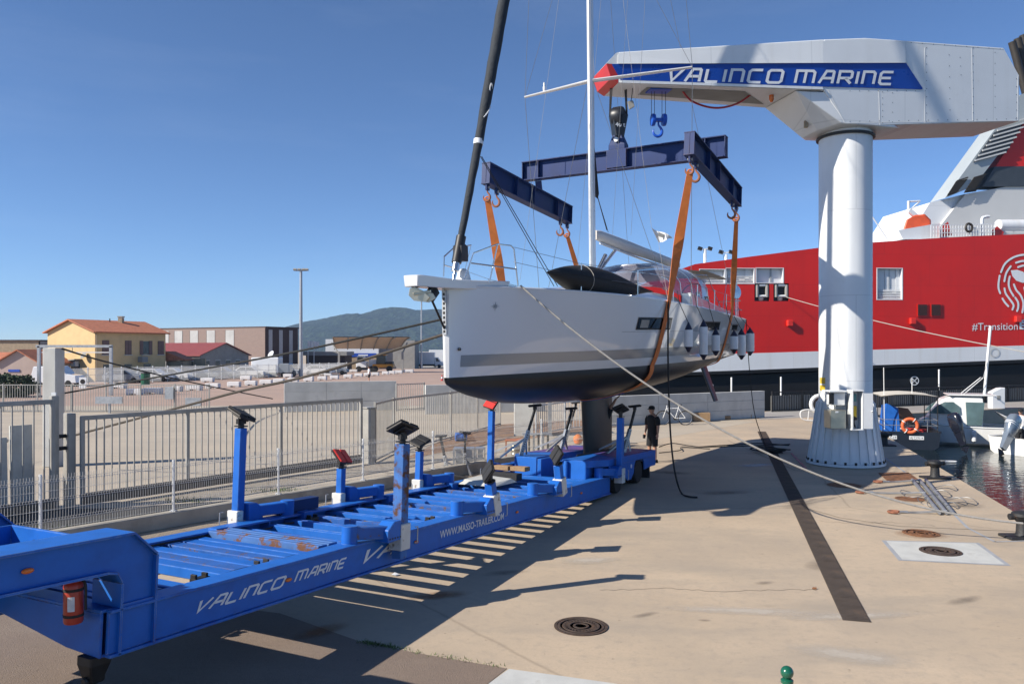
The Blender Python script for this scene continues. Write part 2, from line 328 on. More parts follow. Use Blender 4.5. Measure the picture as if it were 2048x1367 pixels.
def edge_wear(name, c, rust, radius=.018):                       # paint rubbed off and rusting along the edges
    m = MATS[name]; n = m.node_tree.nodes; L = m.node_tree.links; b = n['Principled BSDF']; out = b.inputs['Base Color'].links[0].from_socket
    bv = n.new('ShaderNodeBevel'); bv.samples = 4; bv.inputs[0].default_value = radius; ge = n.new('ShaderNodeNewGeometry'); dt = n.new('ShaderNodeVectorMath'); dt.operation = 'DOT_PRODUCT'; L.new(bv.outputs[0], dt.inputs[0]); L.new(ge.outputs['Normal'], dt.inputs[1])
    tc = n.new('ShaderNodeTexCoord'); nz = n.new('ShaderNodeTexNoise'); nz.inputs['Scale'].default_value = 11; nz.inputs['Detail'].default_value = 8; nz.inputs['Roughness'].default_value = .7; L.new(tc.outputs['Object'], nz.inputs['Vector'])
    mr = n.new('ShaderNodeMapRange'); mr.inputs[1].default_value = .998; mr.inputs[2].default_value = .9; L.new(dt.outputs['Value'], mr.inputs[0]); mu = n.new('ShaderNodeMath'); mu.operation = 'MULTIPLY'; L.new(mr.outputs[0], mu.inputs[0]); L.new(nz.outputs[0], mu.inputs[1])
    r1 = n.new('ShaderNodeMapRange'); r1.inputs[1].default_value = .40; r1.inputs[2].default_value = .5; r1.inputs[4].default_value = .8; L.new(mu.outputs[0], r1.inputs[0])
    n2 = n.new('ShaderNodeTexNoise'); n2.inputs['Scale'].default_value = 1.7; L.new(tc.outputs['Object'], n2.inputs['Vector']); rp = n.new('ShaderNodeValToRGB'); rp.color_ramp.elements[0].position = .5; rp.color_ramp.elements[1].position = .58; rp.color_ramp.elements[0].color = list(c) + [1]; rp.color_ramp.elements[1].color = list(rust) + [1]; L.new(n2.outputs[0], rp.inputs[0])
    mx = n.new('ShaderNodeMix'); mx.data_type = 'RGBA'; L.new(r1.outputs[0], mx.inputs[0]); L.new(out, mx.inputs[6]); L.new(rp.outputs[0], mx.inputs[7]); L.new(mx.outputs[2], b.inputs['Base Color'])
edge_wear('trailer_blue', (.20, .30, .48), (.14, .07, .04)); edge_wear('trailer_worn', (.22, .31, .46), (.14, .07, .04)); edge_wear('navy_paint', (.10, .12, .18), (.12, .06, .035))
def plating(name, lx, lz, line, streak, amt=.35):                # welded shell plating: faint seams, bulging plates, dirt runs
    m = MATS[name]; n = m.node_tree.nodes; L = m.node_tree.links; b = n['Principled BSDF']; out = b.inputs['Base Color'].links[0].from_socket
    tc = n.new('ShaderNodeTexCoord'); sp = n.new('ShaderNodeSeparateXYZ'); cb = n.new('ShaderNodeCombineXYZ'); L.new(tc.outputs['Object'], sp.inputs[0]); L.new(sp.outputs[0], cb.inputs[0]); L.new(sp.outputs[2], cb.inputs[1])
    br = n.new('ShaderNodeTexBrick'); br.inputs['Scale'].default_value = 1; br.inputs['Brick Width'].default_value = lx; br.inputs['Row Height'].default_value = lz; br.inputs['Mortar Size'].default_value = .018; br.inputs['Mortar Smooth'].default_value = .4; L.new(cb.outputs[0], br.inputs['Vector'])
    mp = n.new('ShaderNodeMapping'); mp.inputs['Scale'].default_value = (1.6, .09, 1); L.new(cb.outputs[0], mp.inputs[0]); nz = n.new('ShaderNodeTexNoise'); nz.inputs['Scale'].default_value = 1; nz.inputs['Detail'].default_value = 7; L.new(mp.outputs[0], nz.inputs['Vector'])
    rp = n.new('ShaderNodeMapRange'); rp.inputs[1].default_value = .52; rp.inputs[2].default_value = .78; rp.inputs[4].default_value = amt; L.new(nz.outputs[0], rp.inputs[0])
    m1 = n.new('ShaderNodeMix'); m1.data_type = 'RGBA'; L.new(rp.outputs[0], m1.inputs[0]); L.new(out, m1.inputs[6]); m1.inputs[7].default_value = list(streak) + [1]
    s2 = n.new('ShaderNodeMath'); s2.operation = 'MULTIPLY'; s2.inputs[1].default_value = .5; L.new(br.outputs['Fac'], s2.inputs[0]); m2 = n.new('ShaderNodeMix'); m2.data_type = 'RGBA'; L.new(s2.outputs[0], m2.inputs[0]); L.new(m1.outputs[2], m2.inputs[6]); m2.inputs[7].default_value = list(line) + [1]; L.new(m2.outputs[2], b.inputs['Base Color'])
plating('ferry_red', 7.0, 2.3, (.40, .010, .008), (.46, .014, .012)); plating('ferry_white', 7.0, 2.3, (.52, .54, .56), (.55, .52, .48), .4); plating('crane_white', 3.1, 2.6, (.55, .57, .58), (.56, .55, .52), .45)
# ---------------------------------------------------------------- the setting: ground, water, hills
E1 = V((.45, .893, 0)); E2 = V((.893, -.45, 0))                  # the town's two street directions
WZ = -.85
def sheet(name, pts, m, z):
    b = MB(); b.poly([V((p[0], p[1], z)) for p in pts]); o = b.build(name, m, fix=False)
    if o.data.polygons[0].normal.z < 0: o.data.flip_normals()
    return struct(o)
qx = lambda y: 13.87 + .29 * (y - 27.4)                          # quay edge
land = [(-4000, -60), (qx(-60), -60), (qx(42.8), 42.8), (60, 62), (60, 66.5), (36, 55.9), (14.5, 46), (8, 45.6), (5, 60), (5, 3200), (-4000, 3200)]
b = MB(); b.prism([V((x, y, 0)) for x, y in land], (0, 0, -3.5)); GR = struct(b.build('ground', 'quay_concrete'))
m = mat('water', (.004, .011, .012), .04, 0, .2, .2, .0, rvar=0, ior=1.33)
n = m.node_tree.nodes; L = m.node_tree.links
tc = n.new('ShaderNodeTexCoord'); wv = n.new('ShaderNodeTexNoise'); wv.inputs['Scale'].default_value = 1.6; wv.inputs['Detail'].default_value = 3
mp = n.new('ShaderNodeMapping'); mp.inputs['Scale'].default_value = (1, 2.2, 1); L.new(tc.outputs['Object'], mp.inputs[0]); L.new(mp.outputs[0], wv.inputs['Vector'])
bp = n.new('ShaderNodeBump'); bp.inputs['Strength'].default_value = .17; bp.inputs['Distance'].default_value = .12; L.new(wv.outputs[0], bp.inputs['Height']); L.new(bp.outputs[0], n['Principled BSDF'].inputs['Normal'])
struct(MB().poly([V((-4000, -80, WZ)), V((4000, -80, WZ)), V((4000, 3200, WZ)), V((-4000, 3200, WZ))]).build('water', 'water', fix=False))
FS = V((-6.8, 16, 0)); FD = V((.632, .775, 0)).normalized(); FN = V((-FD.y, FD.x, 0))     # mesh fence line, FN points away from the quay
fp_ = lambda s, o=0, z=0: FS + FD * s + FN * o + V((0, 0, z))
GS = V((-8.7, 19.1, 0)); GD = V((.593, .805, 0)).normalized(); GN = V((-GD.y, GD.x, 0))    # sliding gate line
gp = lambda s, o=0, z=0: GS + GD * s + GN * o + V((0, 0, z))
sheet('yard', [fp_(-40, .13)[:2], fp_(30, .13)[:2], (3, 52), (-90, 52), (-90, 0)], 'yard_concrete', .004)
sheet('road_and_shadow', [fp_(-40, .2)[:2], fp_(14, .2)[:2], fp_(14, .9)[:2], fp_(6, 1.15)[:2], fp_(2.2, 1.5)[:2], fp_(.4, 2.5)[:2], fp_(-.8, 3.6)[:2], fp_(-40, 4.2)[:2]], 'road_asphalt', .008)  # asphalt strip; its wide left end also paints in the gate and pillar shadow
sheet('earth_bank', [G(800, 922)[:2], G(880, 905)[:2], G(1000, 885)[:2], G(1170, 862)[:2], G(1290, 846)[:2], G(1260, 838)[:2], G(1100, 842)[:2], G(985, 850)[:2], G(900, 872)[:2]], 'earth_brown', .012)
sheet('car_park', [(-140, 50.5), (2, 50.5), (4, 190), (-180, 190)], 'car_park_paving', .008)
sheet('access_road', [(-190, 158), (4, 158), (4, 182), (-190, 182)], 'pier_concrete', .012)
sheet('pier_surface', [(qx(42.8) - .3, 42.9), (59.9, 62.1), (59.9, 66.3), (36, 55.7), (14.6, 45.8), (12.6, 40.6)], 'pier_concrete', .006)
ap = [G(560, 1226), G(722, 1283), G(860, 1310), G(1014, 1336), G(975, 1367), G(900, 1500)]
sheet('asphalt_apron', [p[:2] for p in ap] + [(-8, 2), (-14, 8), (-8.5, 11.2), (-5.2, 11.4)], 'apron_asphalt', .004)
sheet('concrete_strip', [p[:2] for p in (G(1018, 1337), G(1130, 1352), G(1235, 1367), G(1240, 1420), G(940, 1420), G(978, 1366))], 'pale_concrete', .004)
# tufts of weed in the joint between apron and quay
b = MB()
for i in range(420):
    t = random.choice([random.uniform(0, .22), random.uniform(.0, .3), random.uniform(0, 1)]); q = ap[1].lerp(ap[3], t) + V((random.gauss(0, .035), random.gauss(0, .03), 0)); a = random.uniform(0, 6.28); l = random.uniform(.012, .045)
    d = V((math.cos(a), math.sin(a), 0)); s_ = V((-d.y, d.x, 0)) * .006
    b.add([q - s_, q + s_, q + d * l * .8 + V((0, 0, l))], [(0, 1, 2)])
o = b.build('weeds', 'weed_leaf'); o['kind'] = 'stuff'; tag(o, 'small green weeds growing in the joint at the edge of the brown asphalt', 'weeds')
b = MB()
for i in range(900):
    c = random.choice([(fp_(-1.2, .9), .9, .5), (fp_(1.5, 2.3), .5, .25), (fp_(3.8, 1.6), .9, .3), (fp_(-3.2, 1.5), .5, .3)])
    q = c[0] + V((random.gauss(0, c[1] * .5), random.gauss(0, c[2] * .5), 0)); a = random.uniform(0, 6.28); l = random.uniform(.03, .12)
    d = V((math.cos(a), math.sin(a), 0)); s_ = V((-d.y, d.x, 0)) * .01
    b.add([q - s_, q + s_, q + d * l * .6 + V((0, 0, l))], [(0, 1, 2)])
o = b.build('grass_tufts', 'weed_leaf'); o['kind'] = 'stuff'; tag(o, 'sparse grass tufts behind the wire mesh fence', 'grass')
# wooded hills far off
m = mat('forest_hill', (.022, .036, .017), .95, 0, .8, .03, 1, .06, dirt=(.006, .013, .008), damt=.6, dscale=.05, dsharp=.12); m.node_tree.nodes['Bump'].inputs['Distance'].default_value = 14
def hill(name, D, prof, depth, label_seed):
    random.seed(label_seed); b = MB(); rows = 14; vs_ = []; fs = []
    xs = [prof[0][0] + (prof[-1][0] - prof[0][0]) * i / 110 for i in range(111)]
    for j in range(rows + 1):
        t = j / rows
        for i, x in enumerate(xs):
            top = P(x, smoothi(x, [p[0] for p in prof], [p[1] for p in prof]), D + depth).z
            y = D + depth * t; z = -3 + (top + 3) * math.sin(t * math.pi / 2) ** .8 * (1 if t == 1 else 1 + .07 * math.sin(i * .5 + j) + .05 * math.sin(i * .21 - j * .7)) + random.gauss(0, top * .008)
            vs_.append(V(((x - 1024) / F * (D + depth * t), y, min(z, top * (1 if t < 1 else 1.02)))))
    n_ = len(xs)
    for j in range(rows):
        for i in range(n_ - 1): a = j * n_ + i; fs.append((a, a + 1, a + 1 + n_, a + n_))
    b.add(vs_, fs); return struct(b.build(name, 'forest_hill', smooth=80))
hill('hill', 1900, [(300, 703), (430, 690), (560, 657), (600, 647), (640, 640), (690, 633), (740, 626), (770, 620), (800, 621), (850, 621), (890, 622), (960, 634), (1060, 652), (1200, 676), (1500, 698)], 700, 3)
# ---------------------------------------------------------------- kerb wall and wire mesh fence
b = MB(); b.beam(fp_(-9, 0, .15), fp_(17.5, 0, .15), .26, .3)
k = tag(b.build('kerb_wall', 'kerb_concrete', bevel=.015), 'low concrete kerb wall under the wire mesh fence', 'wall')
mf = thing('mesh_fence', 'low white post and wire mesh fence on the concrete kerb behind the trailer', 'fence', fp_(0, 0, .3))
pm = None
for i in range(-3, 8):
    s = i * 2.45
    if pm is None:
        b = MB(); b.cyl((0, 0, 0), (0, 0, 1.03), .028, 10)
        for k_ in range(26): b.box((.02, -.032, .05 + k_ * .038), (.018, .012, .012))
        b.box((0, 0, .01), (.11, .11, .02)); pm = b.build('fence_post', 'fence_white', mf, local=True); pm.location = FD * s
    else: inst(pm, 'fence_post', mf, FD * s)
b = MB(); nw = 49
zz = [(.03, 0), (.16, 0), (.2, .028), (.24, 0), (.52, 0), (.56, .028), (.60, 0), (.86, 0), (.90, .028), (.94, 0), (1.0, 0)]
for k_ in range(nw + 1):
    x = .03 + 2.39 * k_ / nw
    for (z0, o0), (z1, o1) in zip(zz, zz[1:]): b.beam(FD * x + FN * o0 + V((0, 0, z0)), FD * x + FN * o1 + V((0, 0, z1)), .0055, .0055)
for z in (.05, .18, .22, .38, .54, .58, .72, .88, .92): b.beam(FD * .02 + V((0, 0, z)) + FN * .012, FD * 2.43 + V((0, 0, z)) + FN * .012, .0065, .0065)
pan = b.build('wire_panel', 'mesh_wire', mf, local=True, kind='stuff'); pan.location = FD * (-3 * 2.45)
for i in range(-2, 7): inst(pan, 'wire_panel', mf, FD * (i * 2.45))['kind'] = 'stuff'
# ---------------------------------------------------------------- sliding gate and its posts
def bar_gate(name, label, s0, s1, z0, z1, bot, nb, ends=(True, True), mids=()):
    g = thing(name, label, 'gate', gp(s0))
    MB().beam(gp(s0, 0, z1 - .05), gp(s1, 0, z1 - .05), .07, .1).build('top_rail', 'gate_metal', g, bevel=.008)
    MB().beam(gp(s0, 0, z0 + bot / 2), gp(s1, 0, z0 + bot / 2), .10, bot).build('bottom_rail', 'gate_dark', g, bevel=.01)
    for e, s in zip(ends, (s0 + .04, s1 - .04)):
        if e: MB().beam(gp(s, 0, z0), gp(s, 0, z1 - .02), .08, .09, GD).build('upright', 'gate_metal', g, bevel=.008)
    for s in mids: MB().beam(gp(s, 0, z0), gp(s, 0, z1 - .02), .075, .085, GD).build('upright', 'gate_metal', g, bevel=.008)
    first = None; h = z1 - .1 - z0 - bot
    for i in range(nb):
        s = s0 + (s1 - s0) * (i + 1) / (nb + 1)
        if first is None:
            b = MB(); b.box((0, 0, h / 2), (.025, .025, h), Matrix.Rotation(math.atan2(GD.y, GD.x), 3, 'Z')); first = b.build('bar', 'gate_metal', g, local=True); first.location = gp(s, 0, z0 + bot) - gp(s0)
        else: inst(first, 'bar', g, gp(s, 0, z0 + bot) - gp(s0))
    return g
bar_gate('sliding_gate', 'long grey metal sliding gate with vertical bars behind the mesh fence', -1.6, 6.85, .06, 2.06, .26, 47, (True, True), (1.0, 3.82))
bar_gate('gate_leaf', 'grey barred gate leaf beside the concrete pillar, in front of upright boards', -7, -2.15, .1, 2.46, .2, 22)
gpst = thing('gate_guide', 'grey steel gate guide with two posts and black rollers in front of the concrete pillar', 'gate guide', gp(-1.9))
for s, w_, h_ in ((-2.05, .14, 2.52), (-1.72, .26, 2.12)): MB().beam(gp(s, .25, 0), gp(s, .25, h_), w_, .16, GD).build('post', 'gate_metal', gpst, bevel=.01)
for z in (1.35, 1.62): MB().cyl(gp(-2.0, .25, z), gp(-1.8, .25, z), .045, 10).build('roller', 'black_rubber', gpst)
MB().beam(gp(-2.05, .25, 2.53), gp(-2.05, .25, 2.6), .05, .1).build('cap_fitting', 'white_paint', gpst)
ed = thing('gate_end_post', 'dark grey steel box post at the right end of the sliding gate', 'post', gp(7.15))
MB().beam(gp(7.15, 0, 0), gp(7.15, 0, 1.72), .34, .22, GD).build('box_column', 'gate_metal', ed, bevel=.012); MB().beam(gp(7.15, 0, 1.72), gp(7.15, 0, 1.76), .40, .28, GD).build('cap', 'gate_metal', ed)
b = MB(); c = P(106, 800, 24); b.bx(c.x - .32, c.x + .08, c.y, c.y + .5, 0, 3.6)
tag(b.build('concrete_pillar', 'grey_concrete', bevel=.02), 'tall square grey concrete pillar at the left', 'pillar')
b = MB(); b.beam(gp(-9, 1.2, .75), gp(-2.7, 1.2, .75), .25, 1.5); b.beam(gp(-9, 1.2, 1.54), gp(-2.65, 1.2, 1.54), .35, .08)
tag(b.build('gatehouse_wall', 'grey_concrete', bevel=.02), 'low grey concrete wall behind the left gate leaf', 'wall')
for i in range(7): tag(MB().beam(gp(-5.6 + i * .5, .5, .05), gp(-5.6 + i * .5, .57, 1.9 - .12 * (i % 3)), .44, .05, GN).build('upright_board', 'pale_concrete'), 'upright grey board behind the barred gate leaf, %s counted from the pillar' % ['seventh', 'sixth', 'fifth', 'fourth', 'third', 'second', 'first'][i], 'board', 'grey boards behind the gate leaf')
# ---------------------------------------------------------------- railings (bars too fine to pick apart are joined)
def railing(name, label, pts, h, nper=7.2, mt='gate_metal', post=2.0, z0=.08, r=.012, top=.05):
    g = thing(name, label, 'railing', pts[0])
    for a, c in zip(pts, pts[1:]):
        a = V(a); c = V(c); Ln = (c - a).length; d = (c - a) / Ln
        MB().beam(a + V((0, 0, h)), c + V((0, 0, h)), top, top).build('top_rail', mt, g); MB().beam(a + V((0, 0, z0)), c + V((0, 0, z0)), top * .8, top).build('bottom_rail', mt, g)
        b = MB(); nb = int(Ln * nper)
        for i in range(1, nb): b.beam(a + d * (Ln * i / nb) + V((0, 0, z0)), a + d * (Ln * i / nb) + V((0, 0, h)), r * 2, r * 2, d)
        b.build('bars', mt, g, kind='stuff')
        k_ = max(1, round(Ln / post))
        for i in range(k_ + 1):
            q = a + d * (Ln * i / k_); MB().beam(q, q + V((0, 0, h + .06)), .07, .07, d).build('post', mt, g)
    return g
railing('bar_railing', 'grey bar fence running from the gate post back towards the concrete wall', [gp(7.4), G(787, 906), G(901, 878), P(1000, 850, 37.4) * 1 - V((0, 0, P(1000, 850, 37.4).z))], 1.85, 6.5, post=3.2, top=.06)
railing('car_park_railing', 'long grey bar railing along the near edge of the red car park', [V((-33, 45.5, 0)), V((-17.3, 45.5, 0))], 1.55, 7)
railing('bush_railing', 'short grey bar railing in front of the dark bush', [V((-45, 47.5, 0)), V((-33.2, 46.2, 0))], 1.5, 7)
railing('wall_railing', 'short bar railing between the two grey concrete walls', [G(793, 822), G(848, 818)], 1.55, 6, post=1.6)
railing('mid_railing', 'thin railing beyond the keel beside the brown earth bank', [G(1072, 872), G(1130, 860), G(1235, 848)], 1.25, 5, post=2.5, mt='galvanised')
def wall(name, label, a, c, h, t=.25, joints=(.37, .68)):
    a = V(a); c = V(c); g = thing(name, label, 'wall', a); d = (c - a).normalized(); Ln = (c - a).length; ss = [0] + [Ln * j for j in joints] + [Ln]
    for i in range(len(ss) - 1): MB().beam(a + d * (ss[i] + .006) + V((0, 0, h / 2)), a + d * (ss[i + 1] - .006) + V((0, 0, h / 2)), t, h).build('wall_panel', 'grey_concrete', g, bevel=.01) if False else [MB().beam(a + d * (ss[i] + .008) + V((0, 0, h * (k + .5) / 3)), a + d * (ss[i + 1] - .008) + V((0, 0, h * (k + .5) / 3)), t + .006 * (k % 2), h / 3 - .012).build('wall_panel', 'grey_concrete', g, bevel=.008) for k in range(3)]
    MB().beam(a + d * .02 + V((0, 0, h / 2)), c - d * .02 + V((0, 0, h / 2)), t - .04, h - .02).build('joint_core', 'grey_concrete', g)
    return g
wall('concrete_wall', 'long grey concrete wall below the car park, left of the yacht bow', G(568, 824), G(792, 819), 1.72)
wall('concrete_wall', 'grey concrete wall section half hidden under the yacht bow', G(850, 828), G(1090, 822), 1.62, joints=(.5,))
wall('concrete_wall', 'light grey concrete wall behind the man and the bicycle', G(1200, 853), G(1526, 834), 1.4, joints=(.32, .62))
bw = thing('ramp_column', 'pale concrete ramp column behind the jack stands, under the yacht', 'column', G(1050, 872))
c = G(1050, 872); MB().bx(c.x - .45, c.x + .35, c.y, c.y + .6, 0, 2.4).build('shaft', 'pale_concrete', bw, bevel=.02); MB().bx(c.x - .5, c.x + .4, c.y - .04, c.y + .64, 2.4, 2.5).build('cap', 'pale_concrete', bw); tag(MB().bx(c.x + .95, c.x + 1.1, c.y, c.y + .2, 0, 2.5).bx(c.x + .9, c.x + 1.15, c.y - .05, c.y + .25, 0, .03).build('steel_post', 'galvanised'), 'grey steel post right of the pale ramp column under the yacht', 'post')
# pier railing, bollard posts
railing('pier_railing', 'long brown-grey railing on the pier in front of the ferry', [V((14.9, 45.6, 0)), V((36, 55.4, 0)), V((58, 65.2, 0))], 1.12, 5.5, mt='dark_metal', post=2.4, top=.06, r=.016)
sk = thing('pier_boarding', 'weathered brown boarding along the foot of the pier railing', 'boarding', (14.9, 45.4, 0))
d = (V((36, 55.4, 0)) - V((14.9, 45.6, 0))).normalized(); nn = V((d.y, -d.x, 0))
first = None
for i in range(96):
    q = V((14.9, 45.6, 0)) + d * (i * .48 + .24) + nn * -.12
    if first is None: first = MB().box((0, 0, .46), (.44, .03, .92), Matrix.Rotation(math.atan2(d.y, d.x), 3, 'Z')).build('board', 'plaster_grey', sk, local=True); first.location = q - V((14.9, 45.4, 0))
    else: inst(first, 'board', sk, q - V((14.9, 45.4, 0)))
for i, (px, py0, py1, D, lab) in enumerate(((1425, 770, 812, 46, 'thin white mooring post behind the yacht rudder'), (1463, 756, 790, 47, 'thin white mooring post left of the ferry hawser posts, right of the rudder'), (1562, 755, 800, 47.5, 'thin white post on the pier left of the crane column'), (1878, 740, 790, 53, 'thin white post on the pier above the dark fishing boat'))):
    a = P(px, py0, D); b = MB(); b.cyl(V((a.x, a.y, 0)), a, .05, 10); b.ball(a, .06, 10, 6); tag(b.build('mooring_post', 'white_paint', smooth=True), lab, 'post')
for nm_, px, py, lab in (('timber_block', 1401, 842, 'dark timber block leaning on the wall right of the bicycle'), ('timber_block', 1442, 838, 'pale grey timber sleeper at the foot of the concrete wall'), ('timber_block', 1484, 835, 'orange-brown timber sleeper near the end of the concrete wall')):
    c = G(px, py); b = MB(); hh = .45 if px == 1401 else .2; b.bx(c.x - .42, c.x + .42, c.y - .3, c.y - .05, .01, hh); tag(b.build('timber_block', 'timber', bevel=.015), lab, 'timber')
# ---------------------------------------------------------------- lettering made of strokes (techno style capitals)
GLY = {'V': (.75, [[(0, 1), (.25, .03), (.95, 1)]]), 'A': (1.0, [[(0, 0), (.42, 1), (.92, 1), (1, .92), (1, 0)], [(.2, .42), (1, .42)]]), 'L': (.85, [[(0, 1), (0, .1), (.08, 0), (.85, 0)]]),
       'I': (.0, [[(0, 1), (0, 0)]]), 'N': (.85, [[(0, 0), (0, 1), (.72, 1), (.85, .86), (.85, 0)]]), 'C': (.9, [[(.9, 1), (.14, 1), (0, .86), (0, .14), (.14, 0), (.9, 0)]]),
       'O': (1.0, [[(.5, 1), (.14, 1), (0, .86), (0, .14), (.14, 0), (.86, 0), (1, .14), (1, .86), (.86, 1), (.5, 1)]]),
       'M': (1.35, [[(0, 0), (0, 1), (1.2, 1), (1.35, .86), (1.35, 0)], [(.68, 1), (.68, 0)]]), 'R': (.95, [[(0, 0), (0, 1), (.85, 1), (.95, .9), (.95, .55), (.85, .45), (.1, .45)], [(.5, .45), (.95, 0)]]),
       'E': (.9, [[(.9, 1), (.14, 1), (0, .86), (0, .14), (.14, 0), (.9, 0)], [(0, .5), (.8, .5)]])}
def ribbon(pts, w):
    n = len(pts); Lf = []; Rt = []
    for i in range(n):
        d0 = (V(pts[i]) - V(pts[i - 1])).normalized() if i else None; d1 = (V(pts[i + 1]) - V(pts[i])).normalized() if i < n - 1 else None
        if d0 is None: nrm = V((-d1.y, d1.x)); k = 1
        elif d1 is None: nrm = V((-d0.y, d0.x)); k = 1
        else:
            nrm = (V((-d0.y, d0.x)) + V((-d1.y, d1.x))).normalized(); k = min(1 / max(nrm.dot(V((-d0.y, d0.x))), .3), 1.7)
        p = V(pts[i]); Lf.append(p + nrm * w * k / 2); Rt.append(p - nrm * w * k / 2)
    return Lf, Rt
def stroke_text(txt, place, width, thick=.16, slant=.18, gap=.36):      # place(u 0..width, v 0..1) -> point
    x = 0; items = []
    for ch in txt:
        if ch == ' ': x += .75; continue
        wd, pl = GLY[ch]; items.append((x, pl)); x += wd + gap
    tot = x - gap + slant; b = MB()
    for x0, pl in items:
        for p in pl:
            Lf, Rt = ribbon([V((u, v)) for u, v in p], thick)
            f = lambda q: place((q.x + x0 + q.y * slant) / tot * width, q.y)
            for i in range(len(Lf) - 1): b.quad(f(Lf[i]), f(Rt[i]), f(Rt[i + 1]), f(Lf[i + 1]))
    return b
def font_text(txt, place, width, size_v=1.0, bold=0):                    # plain sans lettering, place(u, v)
    c = bpy.data.curves.new('t', 'FONT'); c.body = txt; c.offset = bold; c.fill_mode = 'FRONT'; c.resolution_u = 3; o = bpy.data.objects.new('t', c); COL.objects.link(o)
    me = o.to_mesh(); vs_ = [v.co.copy() for v in me.vertices]; fs = [list(p.vertices) for p in me.polygons]; o.to_mesh_clear(); bpy.data.objects.remove(o)
    x0 = min(v.x for v in vs_); x1 = max(v.x for v in vs_); h = .7
    b = MB(); b.add([place((v.x - x0) / (x1 - x0) * width, v.y / h * size_v) for v in vs_], fs); return b
# ---------------------------------------------------------------- boat trailer
TR = thing('boat_trailer', 'long blue flatbed boat trailer with slatted bed and tall pad posts, parked on the quay', 'trailer', (-3.63, 7.14, 1.185), (0, .0507, math.atan2(.894, .447)))
TW = MW[TR.name]
def T(s, w_, z): return TW @ V((s, w_, z))
def tb(mb, name, m='trailer_blue', bevel=.006, par=None, smooth=False): return mb.build(name, m, par or TR, smooth, bevel, local=True)
gz = lambda s: -(1.185 - .0507 * s)
for y0, sg in ((0, 1), (2.5, -1)):
    yy = lambda a: y0 + sg * a
    b = MB(); b.bx(.05, 13.5, yy(.035), yy(.075), -.40, -.03); b.bx(.05, 13.5, yy(0), yy(.26), -.03, 0); b.bx(.05, 13.5, yy(0), yy(.26), -.43, -.40); b.bx(13.46, 13.5, yy(.08), yy(.26), -.40, -.03)
    sb = tb(b, 'side_beam'); 
    b = MB()
    for s in (2.2, 4.4, 6.6, 8.8, 11): tb(MB().bx(s, s + .02, yy(.08), yy(.25), -.40, -.03), 'stiffener', 'trailer_blue', 0, sb)
    # gooseneck arm: web and flange
    prof = [(.52, -.43), (.52, .42), (.26, .65), (-6.2, .63), (-6.2, .37), (.0, .33), (.10, .31), (.15, .22), (.15, -.43)]
    b = MB(); b.prism([V((s, yy(.05), z)) for s, z in prof], (0, sg * .3, 0)); arm = tb(b, 'gooseneck_arm', bevel=0)
    b = MB()
    for (a, c) in zip(prof, prof[1:]):
        b.beam((a[0], yy(.2), a[1]), (c[0], yy(.2), c[1]), .4, .028, (0, 1, 0)) if False else b.prism([V((a[0], yy(0), a[1])), V((c[0], yy(0), c[1])), V((c[0] + .001, yy(0), c[1] + .022)), V((a[0] + .001, yy(0), a[1] + .022))] if abs(a[0] - c[0]) > .01 else [V((a[0] - .012, yy(0), a[1])), V((c[0] - .012, yy(0), c[1])), V((c[0] + .012, yy(0), c[1])), V((a[0] + .012, yy(0), a[1]))], (0, sg * .4, 0))
    tb(b, 'flange', 'trailer_blue', 0, arm)
    b = MB(); b.bx(.16, .51, yy(.02), yy(.05), .0, .025); b.bx(.16, .51, yy(.02), yy(.05), -.02, .0); tb(b, 'rib', 'trailer_blue', 0, arm)
b = MB(); b.prism([V((0, y, z)) for y, z in ((.08, -.43), (.55, -.40), (1.5, -.24), (2.42, -.16), (2.42, -.03), (.08, -.03))], (.03, 0, 0)); b.bx(0, .22, .08, 2.42, -.03, 0.0); b.prism([V((.03, y, z)) for y, z in ((.08, -.43), (.55, -.40), (1.5, -.24), (2.42, -.16), (2.42, -.13), (1.5, -.21), (.55, -.37), (.08, -.40))], (.17, 0, 0)); b.bx(.34, .44, .3, 2.2, -.13, -.03); tb(b, 'front_beam')
b = MB(); b.prism([V((-.02, 2.0, -.43)), V((-1.2, 2.1, -.25)), V((-1.2, 2.1, .2)), V((-.02, 2.0, -.0))], (0, .35, 0)); tb(b, 'front_gusset')
b = MB()
for a in ((-2.4, -2.36, .72, 1.95), (.3, .34, .72, 1.95)): b.bx(a[0], a[1], a[2], a[3], .24, .54)
b.bx(-2.4, .34, .70, .74, .24, .54); b.bx(-2.4, .34, 1.93, 1.97, .24, .54); b.bx(-2.36, .3, .74, 1.93, .24, .28); b.bx(-2.4, .34, .66, .70, .50, .55); b.bx(.3, .42, .7, .9, .22, .5)
tray = tb(b, 'tool_tray'); b = MB(); b.tube(spline([V((-.6, 1.2, .34)), V((-.1, 1.0, .52)), V((.05, 1.3, .44)), V((-.3, 1.5, .35))]), .02, 8); tb(b, 'hydraulic_hose', 'black_rubber', 0, tray, True)
b = MB(); b.bx(-.9, -.4, .95, 1.4, .285, .42); tb(b, 'pump_unit', 'dark_metal', .01, tray)
